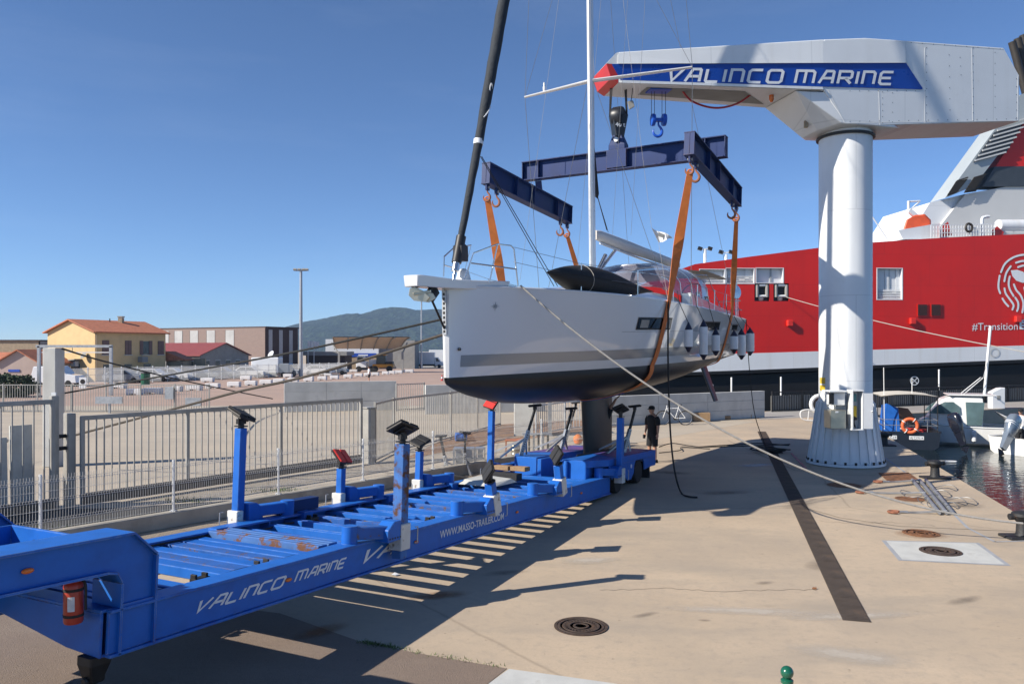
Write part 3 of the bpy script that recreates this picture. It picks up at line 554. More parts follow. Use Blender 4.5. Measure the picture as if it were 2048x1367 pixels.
# cross members of the bed
sl_list = [(.62, .2, 0), (.86, .2, 1), (1.12, .2, 0), (1.80, .2, 0), (2.04, .22, 1), (2.28, .2, 0), (2.60, .2, 1), (2.84, .2, 0), (3.05, .16, 0), (3.3, .17, 2), (3.5, .17, 2)] + [(3.98 + .5 * i, .17, 1 if i % 4 == 3 else 0) for i in range(14)] + [(11.05, .2, 0), (11.6, .2, 0), (12.2, .2, 0)]
for s, w_, k_ in sl_list:
    b = MB(); z1 = (-.05 if s < 3.2 else -.075) if k_ != 2 else .012; w_ = w_ if s < 3.9 else .15; b.bx(s - w_ / 2, s + w_ / 2, .085 if k_ != 2 else .3, 2.415 if k_ != 2 else 2.25, z1 - .12, z1); (k_ == 2 or s > 3.9) and b.bx(s - .012, s + .012, .3, 2.2, z1 - .1, z1 + .006)
    tb(b, 'slat', ['trailer_blue', 'trailer_worn', 'rusty_blue'][k_], .008)
for s, y in ((1.42, 2.1), (1.5, .5), (2.35, .42), (5.2, 2.1), (6.1, .45)):
    b = MB(); b.bx(s - .1, s + .1, y - .05, y + .05, -.09, -.055); b.bx(s - .1, s - .07, y - .04, y + .04, -.06, -.01); b.bx(s + .05, s + .08, y - .04, y + .04, -.06, -.015); tb(b, 'bracket', 'dark_metal', .004)
for s in (1.5, 3.3, 5.1, 7.4, 9.7): b = MB(); b.bx(s, s + .22, 2.18, 2.34, -.16, .03); tb(b, 'socket', 'trailer_blue', .008)
b = MB(); b.bx(4.75, 5.65, 2.36, 2.55, .012, .20); b.bx(4.745, 4.75, 2.385, 2.525, .035, .175, 1); b.build('box_tube', ['navy_paint', 'black_plastic'], TR, bevel=.006, local=True)
b = MB(); b.bx(.85, 1.35, 2.28, 2.52, .004, .03); tb(b, 'rubber_mat', 'black_rubber', .004)
# rear wheel module
for y0, sg in ((0, 1), (2.5, -1)):
    yy = lambda a: y0 + sg * a
    b = MB(); b.prism([V((s, yy(y), -.12)) for s, y in ((12.6, .92), (12.6, .33), (12.62, .31), (17.2, .31), (17.2, .92))], (0, 0, .53)); rm = tb(b, 'wheel_module', bevel=.012)
    b = MB(); b.prism([V((s, yy(y), .24)) for s, y in ((12.63, .309), (13.3, 0), (17.2, 0), (17.2, .309))], (0, 0, .166)); tb(b, 'fender_top', 'trailer_blue', .01, rm)
    pts = [(13.3, .24), (17.2, .24), (17.2, -.02), (16.75, -.02)]
    for cs in (15.7, 14.05):
        cz = gz(cs) + .325
        for k_ in range(0, 9): a = math.pi * k_ / 8; pts.append((cs + .47 * math.cos(a), max(min(cz + .45 * math.sin(a), .235), -.1 if k_ in (0, 8) else -9)))
        if cs == 15.7: pts += [(15.02, -.22), (14.72, -.22)]
    b = MB(); b.prism([V((s, yy(0.0), z)) for s, z in pts], (0, sg * .03, 0)); tb(b, 'fender_skirt', 'trailer_blue', 0, rm)
    MB().poly([V((s, yy(y), .414)) for s, y in ((13.9, .05), (17.1, .05), (17.1, .88), (14.6, .88))]).build('deck_coating', 'purple_paint', rm, local=True)
    b = MB(); b.bx(16.7, 16.73, yy(.02), yy(.3), -.36, .1); tb(b, 'mudflap', 'black_rubber', 0, rm)
    for cs in (14.05, 15.7):
        cz = gz(cs) + .325
        for yo in (.02, .33) if sg > 0 else (.02,):
            wh = MB().lathe([(.20, 0), (.30, 0.0), (.322, .03), (.325, .09), (.325, .17), (.322, .23), (.30, .26), (.20, .26)], (cs, yy(yo), cz), (0, sg, 0), 28).build('wheel', 'tyre', TR, smooth=35, local=True)
            rim = MB().lathe([(.02, .06), (.07, .03), (.10, .07), (.15, .08), (.195, .03), (.21, .012), (.205, .2), (.02, .2)], (cs, yy(yo), cz), (0, sg, 0), 24).build('rim', 'galvanised', wh, smooth=35, local=True)
            b = MB()
            for k_ in range(10): a = 2 * math.pi * k_ / 10; b.cyl((cs + .125 * math.cos(a), yy(yo + .075), cz + .125 * math.sin(a)), (cs + .125 * math.cos(a), yy(yo + .045), cz + .125 * math.sin(a)), .012, 6)
            b.build('wheel_nuts', 'dark_metal', rim, local=True, kind='stuff')
b = MB(); b.bx(12.42, 12.6, .27, 2.23, -.40, -.02); b.bx(12.40, 12.425, 1.3, 1.5, -.24, -.1); tb(b, 'rear_cross_beam')
b = MB(); b.bx(12.6, 13.5, .94, 1.04, -.12, .36); b.bx(12.6, 13.5, 1.46, 1.56, -.12, .38); b.cyl((12.55, .80, -.12), (12.55, .80, .38), .05, 12); tb(b, 'slot_guide', 'trailer_blue', .006)
b = MB(); b.bx(13.6, 17.1, .935, .96, .39, .45); tb(b, 'slot_edge', 'black_rubber')
b = MB(); b.bx(13.3, 16.9, .97, 1.53, -.2, -.1); tb(b, 'slot_floor', 'sleeve_white')
[tb(MB().cyl((17.22, y, .1), (17.2, y, .1), .04), 'tail_light', 'red_lens', 0) for y in (.1, .25)]
b = MB(); b.cyl((15.0, -.012, .12), (15.0, 0.0, .12), .05); tb(b, 'reflector', 'letter_white', 0)
# things lying on the bed
b = MB(); b.hull([V(p) for p in ((9.9, 1.3, 0.0), (9.9, 2.2, 0.0), (11.0, 2.2, .0), (11.0, 1.3, 0), (10.0, 1.4, .05), (10.05, 2.1, .1), (10.9, 2.1, .12), (10.9, 1.4, .08))]); b.v = [T(*p) for p in b.v]
tag(b.build('hull_cradle_board', 'pale_concrete', bevel=.01), 'pale white board lying across the trailer bed', 'board')
for s, y, l, m_, lab in ((11.3, 1.75, .7, 'black_rubber', 'black foam block on the trailer bed'), (11.75, 2.05, .4, 'timber', 'small wooden block on the black foam, left piece'), (11.78, 1.62, .38, 'timber', 'small wooden block on the black foam, right piece')):
    b = MB(); z0 = .0 if m_ == 'black_rubber' else .16; b.bx(s - .14, s + .14, y - l / 2, y + l / 2, z0, z0 + (.15 if m_ == 'black_rubber' else .1)); b.v = [T(*p) for p in b.v]; tag(b.build('support_block', m_, bevel=.008), lab, 'block')
# pad posts
def pad_post(side, s, z0, z1, tilt, armdir, padm, padtilt, m_='trailer_blue', size=.15, pad=True, zs=0):
    sg = 1 if side == 'near' else -1; yc = -.12 if side == 'near' else 2.62
    ax = V((math.sin(R(tilt)), 0, math.cos(R(tilt)))); base = V((s, yc, 0)); Rm = Matrix.Rotation(R(tilt), 3, 'Y')
    po = MB().beam(base + ax * z0, base + ax * z1, size, size, (0, 1, 0)).build('pad_post', m_, TR, bevel=.01, local=True)
    b = MB(); b.box(base + ax * zs + V((-.0 if sg > 0 else -.05, 0, 0)), (.225 if sg > 0 else .13, .215, .36 if sg > 0 else .3), Rm); b.build('sleeve', 'sleeve_white', po, bevel=.012, local=True)
    h = [base + V((x, y, z)) for x, y, z in ((.14 * sg, -.16 * sg, .12), (.2 * sg, -.16 * sg, .12), (.2 * sg, -.16 * sg, -.1), (.14 * sg, -.16 * sg, -.1))]
    MB().tube(h, .009, 6).build('handle', 'galvanised', po, local=True)
    a0 = V((s + armdir * .1, yc + sg * .02, .1)); a1 = V((s + armdir * .78, yc + sg * .26, .13))
    b = MB(); b.beam(a0 + V((armdir * .18, 0, .0)), a1, .16, .17); arm = b.build('swing_arm', m_ if m_ != 'rust_post' else 'trailer_worn', po, bevel=.012, local=True)
    b = MB(); b.hull([a0 + V((0, dy, dz)) for dy in (-.11, .11) for dz in (-.12, .14)] + [a0 + V((armdir * .3, dy, dz)) for dy in (-.11, .11) for dz in (-.13, .04)] + [a0 + V((armdir * .16, dy, .14)) for dy in (-.11, .11)]); MB().cyl(a1 + V((0, 0, -.13)), a1 + V((0, 0, .10)), .105, 16).build('arm_pivot', 'trailer_blue', po, 35, local=True)
    b.build('arm_bracket', 'trailer_blue', po, bevel=.008, local=True)
    b = MB()
    for k_ in range(5): b.cyl(a0 + V((armdir * (.02 + .06 * k_), -.115 * sg, -.08 + .0 * k_)), a0 + V((armdir * (.02 + .06 * k_), -.108 * sg, -.08)), .014, 8)
    b.build('pin_holes', 'black_plastic', po, local=True, kind='stuff')
    if pad:
        t = base + ax * z1; b = MB(); b.cyl(t, t + ax * .16, .045, 10); b.cyl(t + ax * .02, t + ax * .035, .10, 12); b.beam(t + ax * .10 + V((-.08, .0, 0)), t + ax * .10 + V((.08, 0, 0)), .05, .08); b.build('jack_screw', 'dark_metal', po, smooth=True, local=True)
        M = Matrix.Rotation(R(padtilt[0]), 3, 'X') @ Matrix.Rotation(R(padtilt[1]), 3, 'Y')
        c = t + ax * .2; pl = MB().box(c, (.38, .30, .04), M).box(c - M @ V((0, 0, .035)), (.2, .22, .035), M).build('pad_plate', 'dark_metal', po, bevel=.012, local=True)
        b = MB()
        for dx in (-.1, .1): b.box(c + M @ V((dx, 0, .033)), (.175, .29, .028), M)
        b.build('pad', padm, po, bevel=.012, local=True)
    return po
pad_post('near', 4.41, -.30, 1.27, 0, -1, 'black_rubber', (-28, 18), 'rust_post', .16)
pad_post('near', 7.18, -.05, .5, -17, -1, 'black_rubber', (-55, -40), pad=True, zs=.12)
pad_post('near', 10.08, -.08, .58, -16, -1, 'black_rubber', (-58, -48), zs=.12)
pad_post('near', 13.75, -.1, 1.4, 0, -1, 'black_rubber', (-24, 22), size=.15)
pad_post('far', 4.12, -.32, 1.38, 0, 1, 'black_rubber', (24, 16), size=.135)
pad_post('far', 6.54, -.15, .58, 0, 1, 'red_pad', (48, 8), size=.125)
pad_post('far', 9.07, -.15, .72, 0, 1, 'black_rubber', (20, -22), size=.13)
pad_post('far', 12.2, -.2, 1.5, 0, 1, 'red_pad', (15, -50), size=.135)
# lamps, lettering, foot
for s, z in ((-.72, .5), (2.37, -.2), (5.05, -.2), (8.4, -.2), (11.6, -.2)):
    y = .05 if s < 0 else .035
    MB().ball((s, y - .012, z), (.055, .02, .024), 12, 8).build('marker_lamp', 'amber_lens', TR, smooth=True, local=True)
pl = lambda s0, zc, h: (lambda u, v: V((s0 + u, .030, zc + (v - .5) * h)))
stroke_text('VALINCO', pl(1.02, -.205, .105), 1.32, .22, .5).build('lettering', 'letter_white', TR, local=True, fix=False)
stroke_text('MARINE', pl(2.48, -.195, .105), .96, .22, .5).build('lettering', 'letter_white', TR, local=True, fix=False)
stroke_text('VA', pl(3.75, -.19, .15), .85, .22, .5).build('lettering', 'letter_white', TR, local=True, fix=False)
font_text('WWW.MASSO-TRAILER.COM', pl(5.72, -.2, .115), 2.15, bold=.012).build('lettering', 'letter_white', TR, local=True, fix=False)
b = MB(); b.hull([V((-.05 + a, .12 + c, z)) for a in (0, .22) for c in (0, .2) for z in (-.42, -.5)] + [V((-.02 + a, .14 + c, -.66)) for a in (0, .12) for c in (0, .12)]); b.cyl((-.06, .2, -.64), (.14, .2, -.64), .045, 10); tb(b, 'landing_foot', 'dark_metal', .015)
for y_, ph in ((.30, 0), (2.2, 1.3)): tb(MB().tube([V((.3 + .4 * k, y_ + .03 * math.sin(k * 1.7 + ph), -.028 + .012 * math.sin(k * 2.3 + ph) if k * .4 < 2.9 else -.12 + .02 * math.sin(k * 1.3))) for k in range(30)], .014, 6), 'air_hose', 'black_rubber', 0, None, True)
# fire extinguisher strapped under the gooseneck
fe = thing('fire_extinguisher', 'red fire extinguisher with white label strapped under the front of the trailer', 'extinguisher', T(-.13, .27, -.08))
c0 = T(-.13, .27, -.10)
MB().lathe([(.075, 0), (.082, .015), (.082, .33), (.07, .37), (.03, .40), (.025, .42)], c0, (0, 0, 1), 20).build('cylinder', 'extinguisher_red', fe, smooth=True)
MB().bx(c0.x - .03, c0.x + .03, c0.y - .03, c0.y + .03, c0.z + .41, c0.z + .46).tube([c0 + V((.0, 0, .45)), c0 + V((.08, -.02, .47)), c0 + V((.12, -.02, .44))], .01, 6).build('valve', 'black_plastic', fe)
MB().tube(spline([c0 + V((.03, 0, .42)), c0 + V((.12, -.03, .36)), c0 + V((.12, -.02, .2)), c0 + V((.11, 0, .12))]), .012, 8).build('hose', 'black_rubber', fe, smooth=True)
b = MB()
for z in (.06, .29): MB().lathe([(.085, z), (.085, z + .025)], c0, (0, 0, 1), 20).build('strap', 'black_rubber', fe, smooth=True)
fr = [c0 + V((math.sin(a) * .0835, -math.cos(a) * .0835, 0)) for a in (-.1, .15, .4, .62)]
b = MB(); [b.quad(fr[i] + V((0, 0, .12)), fr[i + 1] + V((0, 0, .12)), fr[i + 1] + V((0, 0, .25)), fr[i] + V((0, 0, .25))) for i in range(3)]; b.build('paper_label', 'paper', fe)
# ---------------------------------------------------------------- sailing yacht in the slings
YL = 15.15
YA = thing('sailing_yacht', 'white sailing yacht with black keel hanging in orange slings above the trailer', 'sailboat', (-1.274, 15.5, 2.995), (0, -.0248, math.atan2(.869, .494)))
YW = MW[YA.name]
TT = [0, .03, .08, .18, .3, .42, .6, .8, 1]
bd_ = lambda t: smoothi(t, TT, [.085, .40, .82, 1.48, 2.05, 2.32, 2.43, 2.38, 2.2])
bw_ = lambda t: smoothi(t, TT, [.06, .20, .44, .93, 1.50, 1.86, 2.06, 1.98, 1.78])
sh_ = lambda t: smoothi(t, [0, .2, .42, .7, 1], [1.78, 1.72, 1.595, 1.41, 1.21])
dr_ = lambda t: smoothi(t, [0, .02, .06, .15, .3, .45, .6, .75, .88, 1], [.14, .27, .44, .68, .85, .92, .85, .60, .29, .04])
def side(t, z):                                                  # half breadth at height z of the topsides
    f = max(0, min(1, z / sh_(t))); return bw_(t) + (bd_(t) - bw_(t)) * f ** .75
def yp(t, y, z): return V((t * YL, y, z))
def yb(mb, name, m, smooth=False, bevel=0, par=None, fix=True): return mb.build(name, m, par or YA, smooth, bevel, local=True, fix=fix)
ts = [0, .004, .012, .025, .045] + [.07 + .93 * i / 34 for i in range(35)]
NZ = 9
b = MB(); rings = []
for t in ts:
    zs = [sh_(t) * (1 - k / NZ) for k in range(NZ + 1)]
    rings.append([yp(t, -side(t, z), z) for z in zs] + [])
b.loft(rings, False, False); b.loft([[V((p.x, -p.y, p.z)) for p in r] for r in rings], False, False)
f0 = [V(p) for p in rings[0]]; b.loft([f0, [V((p.x - .035, 0, p.z)) for p in f0], [V((p.x, -p.y, p.z)) for p in f0]], False, False)
fl = rings[-1]; b.loft([fl, [V((p.x, -p.y, p.z)) for p in fl]], False, False)
hull = yb(b, 'hull', 'gelcoat', 30)
b = MB(); rings = []; NB = 12
for t in ts:
    r = []
    for k in range(2 * NB + 1):
        a = math.pi * k / (2 * NB) - math.pi / 2; y = bw_(t) * (1 if a > 0 else -1) * (1 - math.cos(a) ** 2.3) ** (1 / 1.35) if abs(a) > 1e-6 else 0
        r.append(yp(t, y, -dr_(t) * math.cos(a) ** 1.0 if abs(abs(a) - math.pi / 2) > 1e-6 else 0.0))
    rings.append(r)
b.loft(rings, False, False); f0 = rings[0]; b.poly(f0); b.poly(rings[-1])
b.loft([[V((p.x - .03, p.y * .3, p.z * .55)) for p in f0], f0], False, False)
yb(b, 'antifouled_bottom', 'antifouling', 50)
# deck with camber
b = MB(); rings = []
for t in ts:
    w_ = bd_(t) - .01; z = sh_(t) - .03; rings.append([yp(t, w_ * f, z + .06 * (1 - f * f)) for f in (-1, -.8, -.5, 0, .5, .8, 1)])
b.loft(rings, False, False); deck = yb(b, 'deck', 'deck_white', 50)
for sg in (-1, 1): MB().tube([yp(t, sg * (bd_(t) - .02), sh_(t) + .004) for t in ts[1:]], .03, 6).build('toe_rail', 'gelcoat', deck, True, local=True)
# stripes, rubbing lines and windows follow the topsides
def hull_patch(t0, t1, z0, z1, m, name, off=.006, n=12, sgs=(-1, 1), taper=None):
    for sg in sgs:
        b = MB(); rows = []
        for i in range(n + 1):
            t = lerp(t0, t1, i / n); za = z0(t) if callable(z0) else z0; zb = z1(t) if callable(z1) else z1
            rows.append([yp(t, sg * (side(t, lerp(za, zb, k / 4)) + off), lerp(za, zb, k / 4)) for k in range(5)])
        b.loft(rows, False, False); yb(b, name, m, 60, 0, hull)
hull_patch(.016, .985, .20, .43, 'hull_stripe', 'waterline_stripe', .004, 40)
hull_patch(.30, .99, .845, .853, 'hull_stripe', 'styling_line', .004, 30)
win = [(.335, .455, .89, 1.19), (.62, .74, .86, 1.12), (.855, .915, .85, 1.05)]
for t0, t1, z0, z1 in win:
    hull_patch(t0, t1, z0, z1, 'dark_metal', 'window_frame', .008, 6); hull_patch(t0 + .003, t1 - .003, z0 + .03, z1 - .03, 'window_black', 'hull_window', .012, 6)
hull_patch(.345, .37, .94, 1.13, 'plaster_grey', 'window_blind', .016, 3, (-1,)); hull_patch(.432, .448, .93, 1.15, 'plaster_grey', 'window_blind', .016, 3, (-1,))
# small compass star on the bow
b = MB(); t0 = .058; zc = 1.39
for k in range(8):
    r0 = .105 if k % 2 == 0 else .065; a = math.pi * k / 4
    f = lambda u, v: yp(t0 + u / YL, -(side(t0 + u / YL, zc + v) + .006), zc + v)
    b.add([f(0, 0), f(.022 * math.cos(a - .5), .022 * math.sin(a - .5)), f(r0 * math.cos(a), r0 * math.sin(a)), f(.022 * math.cos(a + .5), .022 * math.sin(a + .5))], [(0, 1, 2, 3)])
yb(b, 'star_emblem', 'hull_stripe', par=hull)
MB().cyl(yp(.012, -.17, .55), yp(.012, -.21, .55), .03, 10).build('bow_fitting', 'dark_metal', hull, local=True)
# keel and rudder
def foil(x0, x1, zt, zb, c0, c1, th, sweep, y0=0, cant=0, n=12):
    rings = []
    for j in range(9):
        f = j / 8; z = lerp(zt, zb, f); ch = lerp(c0, c1, f); xl = lerp(x0, x1, f); r = []
        for k in range(2 * n):
            u = k / n if k < n else 2 - k / n; sg = 1 if k < n else -1; uu = .5 - .5 * math.cos(math.pi * u)
            yt = th * ch * 5 * (.2969 * math.sqrt(uu) - .126 * uu - .3516 * uu ** 2 + .2843 * uu ** 3 - .1015 * uu ** 4)
            r.append(V((xl + uu * ch, y0 + cant * (zt - z) + sg * (yt + .004), z)))
        rings.append(r)
    return MB().loft(rings, True, True)
kb = foil(6.30, 6.42, -.7, -2.42, 2.05, 1.85, .14, 0); yb(kb, 'keel', 'antifouling', 50)
yb(foil(13.25, 13.45, .02, -1.5, .75, .5, .13, 0, -1.0, -.34), 'rudder', 'antifouling', 50)
yb(MB().hull([yp(.20 + dx, y, z) for dx, y, z in ((0, -.3, -.52), (.05, -.42, -.56), (.06, .4, -.56), (.0, .3, -.52), (.02, 0, -.6), (.05, 0, -.62))]), 'bow_thruster_fairing', 'antifouling', 50)
# bow platform, anchor, stem strap
wl0 = lambda p: YW.inverted() @ V(p)
b = MB(); z0 = 1.78
top = [(-1.12, -.16), (-.95, -.2), (.0, -.26), (.55, -.46), (1.2, -.78)]; tp = top + [(x, -y) for x, y in reversed(top)]
b.loft([[V((x, y, z0 + .05 + (.1 if x < -.5 else .07))) for x, y in tp], [V((x * .98, y * .95, z0 - .06)) for x, y in tp]], True, True); yb(b, 'bowsprit', 'gelcoat', 40, .015)
an = MB(); c = V((-.75, 0, z0 - .12)); an.hull([wl0(P(px, py, d_)) for d_ in (14.55, 14.95) for px, py in ((819, 577), (829, 573), (846, 581), (860, 594), (852, 604), (828, 601), (817, 590))]); an.hull([wl0(P(px, py, d_)) for d_ in (14.6, 14.85) for px, py in ((846, 582), (866, 586), (872, 596), (858, 605), (850, 603))]); an.beam(wl0(P(826, 588, 14.5)), wl0(P(862, 582, 14.6)), .03, .05)
an.beam(c + V((.35, 0, .02)), c + V((-.05, 0, -.06)), .05, .06); False and an.add([c + V(p) for p in ((-.5, 0, -.18), (-.42, -.26, -.10), (-.05, -.3, -.18), (.12, 0, -.48), (-.05, .3, -.18), (-.42, .26, -.10), (-.15, 0, -.3))], [(0, 1, 6), (1, 2, 6), (2, 3, 6), (3, 4, 6), (4, 5, 6), (5, 0, 6), (0, 5, 1), (1, 5, 4, 2), (2, 4, 3)])
False and an.tube([c + V((-.05, -.3, -.16)), c + V((-.2, -.32, .1)), c + V((-.2, .32, .1)), c + V((-.05, .3, -.16))], .014, 6); yb(an, 'anchor', 'keg_metal', 0, .006)
yb(MB().beam((-.35, 0, z0 - .08), (-.55, 0, z0 - .25), .14, .18).beam((-.4, -.06, z0 - .1), (-.75, -.06, z0 - .2), .02, .12), 'anchor_roller', 'dark_metal')
yb(MB().tube([V((-.55, -.02, z0 - .2)), V((-.32, -.02, z0 - .5)), V((-.05, 0, z0 - .82))], .022, 8), 'bobstay', 'dark_metal')
b = MB(); b.bx(-.055, -.03, -.05, .05, z0 - .95, z0 - .08); yb(b, 'stem_strap', 'galvanised', 0, .004); b = MB()
for k in range(9): b.box((-.058, 0, z0 - .16 - k * .09), (.006, .04, .05))
yb(b, 'strap_slots', 'dark_metal')
yb(MB().lathe([(.16, 0), (.15, .1), (.11, .25), (.05, .3), (.01, .31)], (.62, -.02, z0 + .07), (0, 0, 1), 16), 'deck_dorade', 'deck_white', True)
# pulpit and stanchions (world points turned local)
def wl(p): return YW.inverted() @ V(p)
def wt(mb_pts, r, name, m='steel', par=None, n=8): return yb(MB().tube([wl(p) for p in mb_pts], r, n), name, m, True, 0, par)
pp = MB()
for seg in ([P(929, 557, 15.3), P(947, 506, 15.35), P(995, 488, 15.8), P(1022, 491, 16.05), P(1028, 498, 16.1), P(1036, 570, 16.15)], [P(943, 526, 15.33), P(1033, 538, 16.12)], [P(995, 489, 15.8), P(979, 564, 15.75)], [P(887, 553, 15.9), P(888, 513, 15.9), P(906, 497, 16.3), P(942, 490, 17.2)], [P(888, 530, 15.9), P(906, 535, 16.3)]):
    pp.tube([wl(p) for p in seg], .015, 8)
yb(pp, 'pulpit', 'steel', True)
sts = [.20, .33, .46, .585, .70, .80, .90]; tops = {-1: [], 1: []}
for sg in (-1, 1):
    for t in sts:
        y = sg * (bd_(t) - .09); z = sh_(t); yb(MB().cyl(yp(t, y, z - .02), yp(t + .001, y * 1.005, z + .64), .0135, 8).cyl(yp(t, y, z - .01), yp(t, y, z + .03), .03, 8), 'stanchion', 'steel', True); tops[sg].append((yp(t, y * 1.005, z + .62), yp(t, y, z + .33)))
    a = wl(P(1027, 494, 16.1)) if sg < 0 else wl(P(942, 491, 17.2))
    for k in (0, 1): yb(MB().tube([a - V((0, 0, .3 * k))] + [q[k] for q in tops[sg]], .005, 5), 'lifeline', 'wire')
b = MB()
for sg in (-1, 1):
    x = lambda t: yp(t, sg * (bd_(t) - .1), sh_(t))
    b.tube([x(.93), x(.93) + V((0, 0, .62)), x(.985) + V((0, -sg * .05, .64)), x(.985) + V((0, -sg * .8, .64)), x(.985) + V((0, -sg * .8, 0))], .015, 8); b.tube([x(.93) + V((0, 0, .32)), x(.985) + V((0, 0, .32)), x(.985) + V((0, -sg * .8, .32))], .012, 8)
yb(b, 'pushpit', 'steel', True)
# coachroof, cockpit coamings, wheels
ct = [.20, .225, .27, .34, .42, .52, .60, .655]; ch = [.02, .1, .24, .36, .44, .50, .53, .53]; cw = [.35, .6, .9, 1.2, 1.42, 1.58, 1.62, 1.62]
b = MB(); rings = []
for t, h, w_ in zip(ct, ch, cw):
    z = sh_(t) - .02; rings.append([yp(t, y * w_, z + k * h) for y, k in ((-1, 0), (-.96, .45), (-.86, .8), (-.6, .97), (0, 1.06), (.6, .97), (.86, .8), (.96, .45), (1, 0))])
b.loft(rings, False, False); b.poly(rings[-1]); b.poly(rings[0]); roof = yb(b, 'coachroof', 'gelcoat', 50)
for sg in (-1, 1):
    b = MB(); rows = []
    for i in range(9):
        t = lerp(.40, .645, i / 8); h = interp(t, ct, ch); w_ = interp(t, ct, cw); z = sh_(t) - .02; rows.append([yp(t, sg * (w_ * f + .012), z + k * h) for f, k in ((.992, .10), (.985, .22), (.965, .42))])
    b.loft(rows, False, False); yb(b, 'cabin_window', 'window_black', True, 0, roof)
    b = MB(); b.loft([[yp(t, sg * (1.62 + a), sh_(t) + z) for a, z in ((0, -.03), (.02, h), (.3, h), (.36, -.03))] for t, h in ((.64, .5), (.72, .42), (.82, .32), (.94, .22))], True, True); yb(b, 'cockpit_coaming', 'gelcoat', 40, .02)
    c = yp(.85, sg * 1.05, sh_(.85) + .62); yb(MB().tube([c + V((.05 * math.cos(a), .46 * math.cos(a), .46 * math.sin(a))) for a in [2 * math.pi * k / 24 for k in range(24)]], .016, 6, closed=True).cyl(c, c + V((.12, 0, -.05)), .05, 8).cyl(c + V((0, -.45, 0)), c + V((0, .45, 0)), .01, 6).cyl(c + V((0, 0, -.45)), c + V((0, 0, .45)), .01, 6).beam(c + V((.15, 0, -.65)), c + V((.12, 0, 0)), .2, .2), 'steering_wheel', 'dark_metal', True)
# mast, boom, spreaders, sails
mx = 7.06
yb(MB().loft([[V((mx + .115 * math.cos(a), .085 * math.sin(a), z)) for a in [2 * math.pi * k / 20 for k in range(20)]] for z in (1.6, 22.0)], True, True), 'mast', 'mast_white', True)
yb(MB().bx(mx - .125, mx - .1, -.02, .02, 2, 22).bx(mx + .1, mx + .135, -.03, .03, 3, 22), 'mast_track', 'galvanised')
yb(MB().lathe([(.19, 0), (.17, .12), (.13, .2)], (mx, 0, 1.98), (0, 0, 1), 16), 'mast_collar', 'steel', True)
for sg in (-1, 1):
    tip = V((mx + 2.68 * math.sin(R(20)), sg * 2.68 * math.cos(R(20)), 7.80)); rt = V((mx + .03, sg * .06, 7.62))
    sp = yb(MB().loft([[c + V((w_ * math.cos(a), 0, h_ * math.sin(a))) for a in [2 * math.pi * k / 12 for k in range(12)]] for c, w_, h_ in ((rt, .1, .045), (rt.lerp(tip, .6), .075, .035), (tip, .05, .03))], True, True), 'spreader', 'mast_white', True)
    cp = yp(.555, sg * (bd_(.555) - .12), sh_(.555)); hi = V((mx + .75, sg * 2.1, 13.2))
    yb(MB().tube([cp, tip], .0075, 6).tube([tip, hi, V((mx, sg * .08, 21.5))], .0065, 6).tube([tip, V((mx, sg * .08, 13.0))], .005, 6).cyl(cp, cp + V((0, 0, .3)), .016, 8), 'shroud', 'wire')
    yb(MB().tube([yp(.52, sg * 1.9, sh_(.52)), V((mx, sg * .08, 7.6))], .006, 6), 'lower_shroud', 'wire')
    if sg > 0: yb(MB().lathe([(.035, 0), (.04, .12), (.02, .16), (.03, .2), (.01, .26)], rt.lerp(tip, .68) + V((0, 0, .03)), (0, 0, 1), 10), 'steaming_light', 'white_paint', True)
    yb(MB().tube([V((mx + .1, sg * .1, 20)), yp(.99, sg * 1.9, sh_(1))], .006, 6), 'backstay', 'wire')
gz0, gz1 = 3.50, 3.2                                            # boom height
b = MB(); rings = []
for x, zc, w_, h_ in ((mx + .22, gz0, .08, .13), (mx + .5, gz0, .12, .155), (mx + 2.5, gz0 - .11, .14, .18), (mx + 5.5, gz0 - .25, .12, .155), (mx + 7.3, gz0 - .34, .12, .15)):
    rings.append([V((x, w_ * math.cos(a), zc + h_ * math.sin(a))) for a in [2 * math.pi * k / 16 for k in range(16)]])
b.loft(rings, True, True); bm_ = yb(b, 'boom', 'boom_cream', True)
yb(MB().tube([V((mx + .5, -.02, gz0 - .2)), V((mx + 4, -.02, gz0 - .42)), V((mx + 7.2, -.02, gz0 - .52))], .035, 8), 'boom_spar', 'mast_white', True, 0, bm_)
yb(MB().cyl(V((mx + .15, 0, 2.35)), V((mx + 1.75, 0, gz0 - .22)), .045, 10).cyl(V((mx + .15, 0, 2.35)), V((mx + .9, 0, 3.0)), .06, 10), 'boom_vang', 'steel', True)
yb(MB().hull([V((mx + .1, -.04, 6.0)), V((mx + .1, .04, 6.0)), V((mx + .16, -.05, 4.6)), V((mx + .16, .05, 4.6)), V((mx + .42, -.03, 4.65)), V((mx + .42, .03, 4.65)), V((mx + .4, 0, 4.5))]), 'mainsail_tack', 'sail_black')
yb(MB().tube([V((mx + .4, 0, 4.55)), V((mx + .9, -.05, gz0 + .2))], .012, 6).tube([V((mx + .36, 0, 4.6)), V((mx + 1.0, -.05, gz0 + .15))], .008, 6), 'reef_line', 'rope_black')
g0 = V((.28, 0, 1.9)); g1 = V((mx, 0, 21.5)); gd = (g1 - g0).normalized()
gp_ = [(0.45, .035), (.7, .055), (.95, .07), (1.5, .075), (2.6, .085), (3.6, .10), (4.6, .115), (6, .125), (8, .13), (12, .12), (19, .05)]
pts = []; rs = []
for i in range(60):
    d = lerp(.75, 18.5, i / 59); pts.append(g0 + gd * d + V((0, random.gauss(0, .006), 0))); rs.append(interp(d, [a for a, _ in gp_], [c for _, c in gp_]) * random.uniform(.94, 1.06))
gen = yb(MB().tube(pts, rs, 12), 'furled_genoa', 'genoa_cover', True)
b = MB()
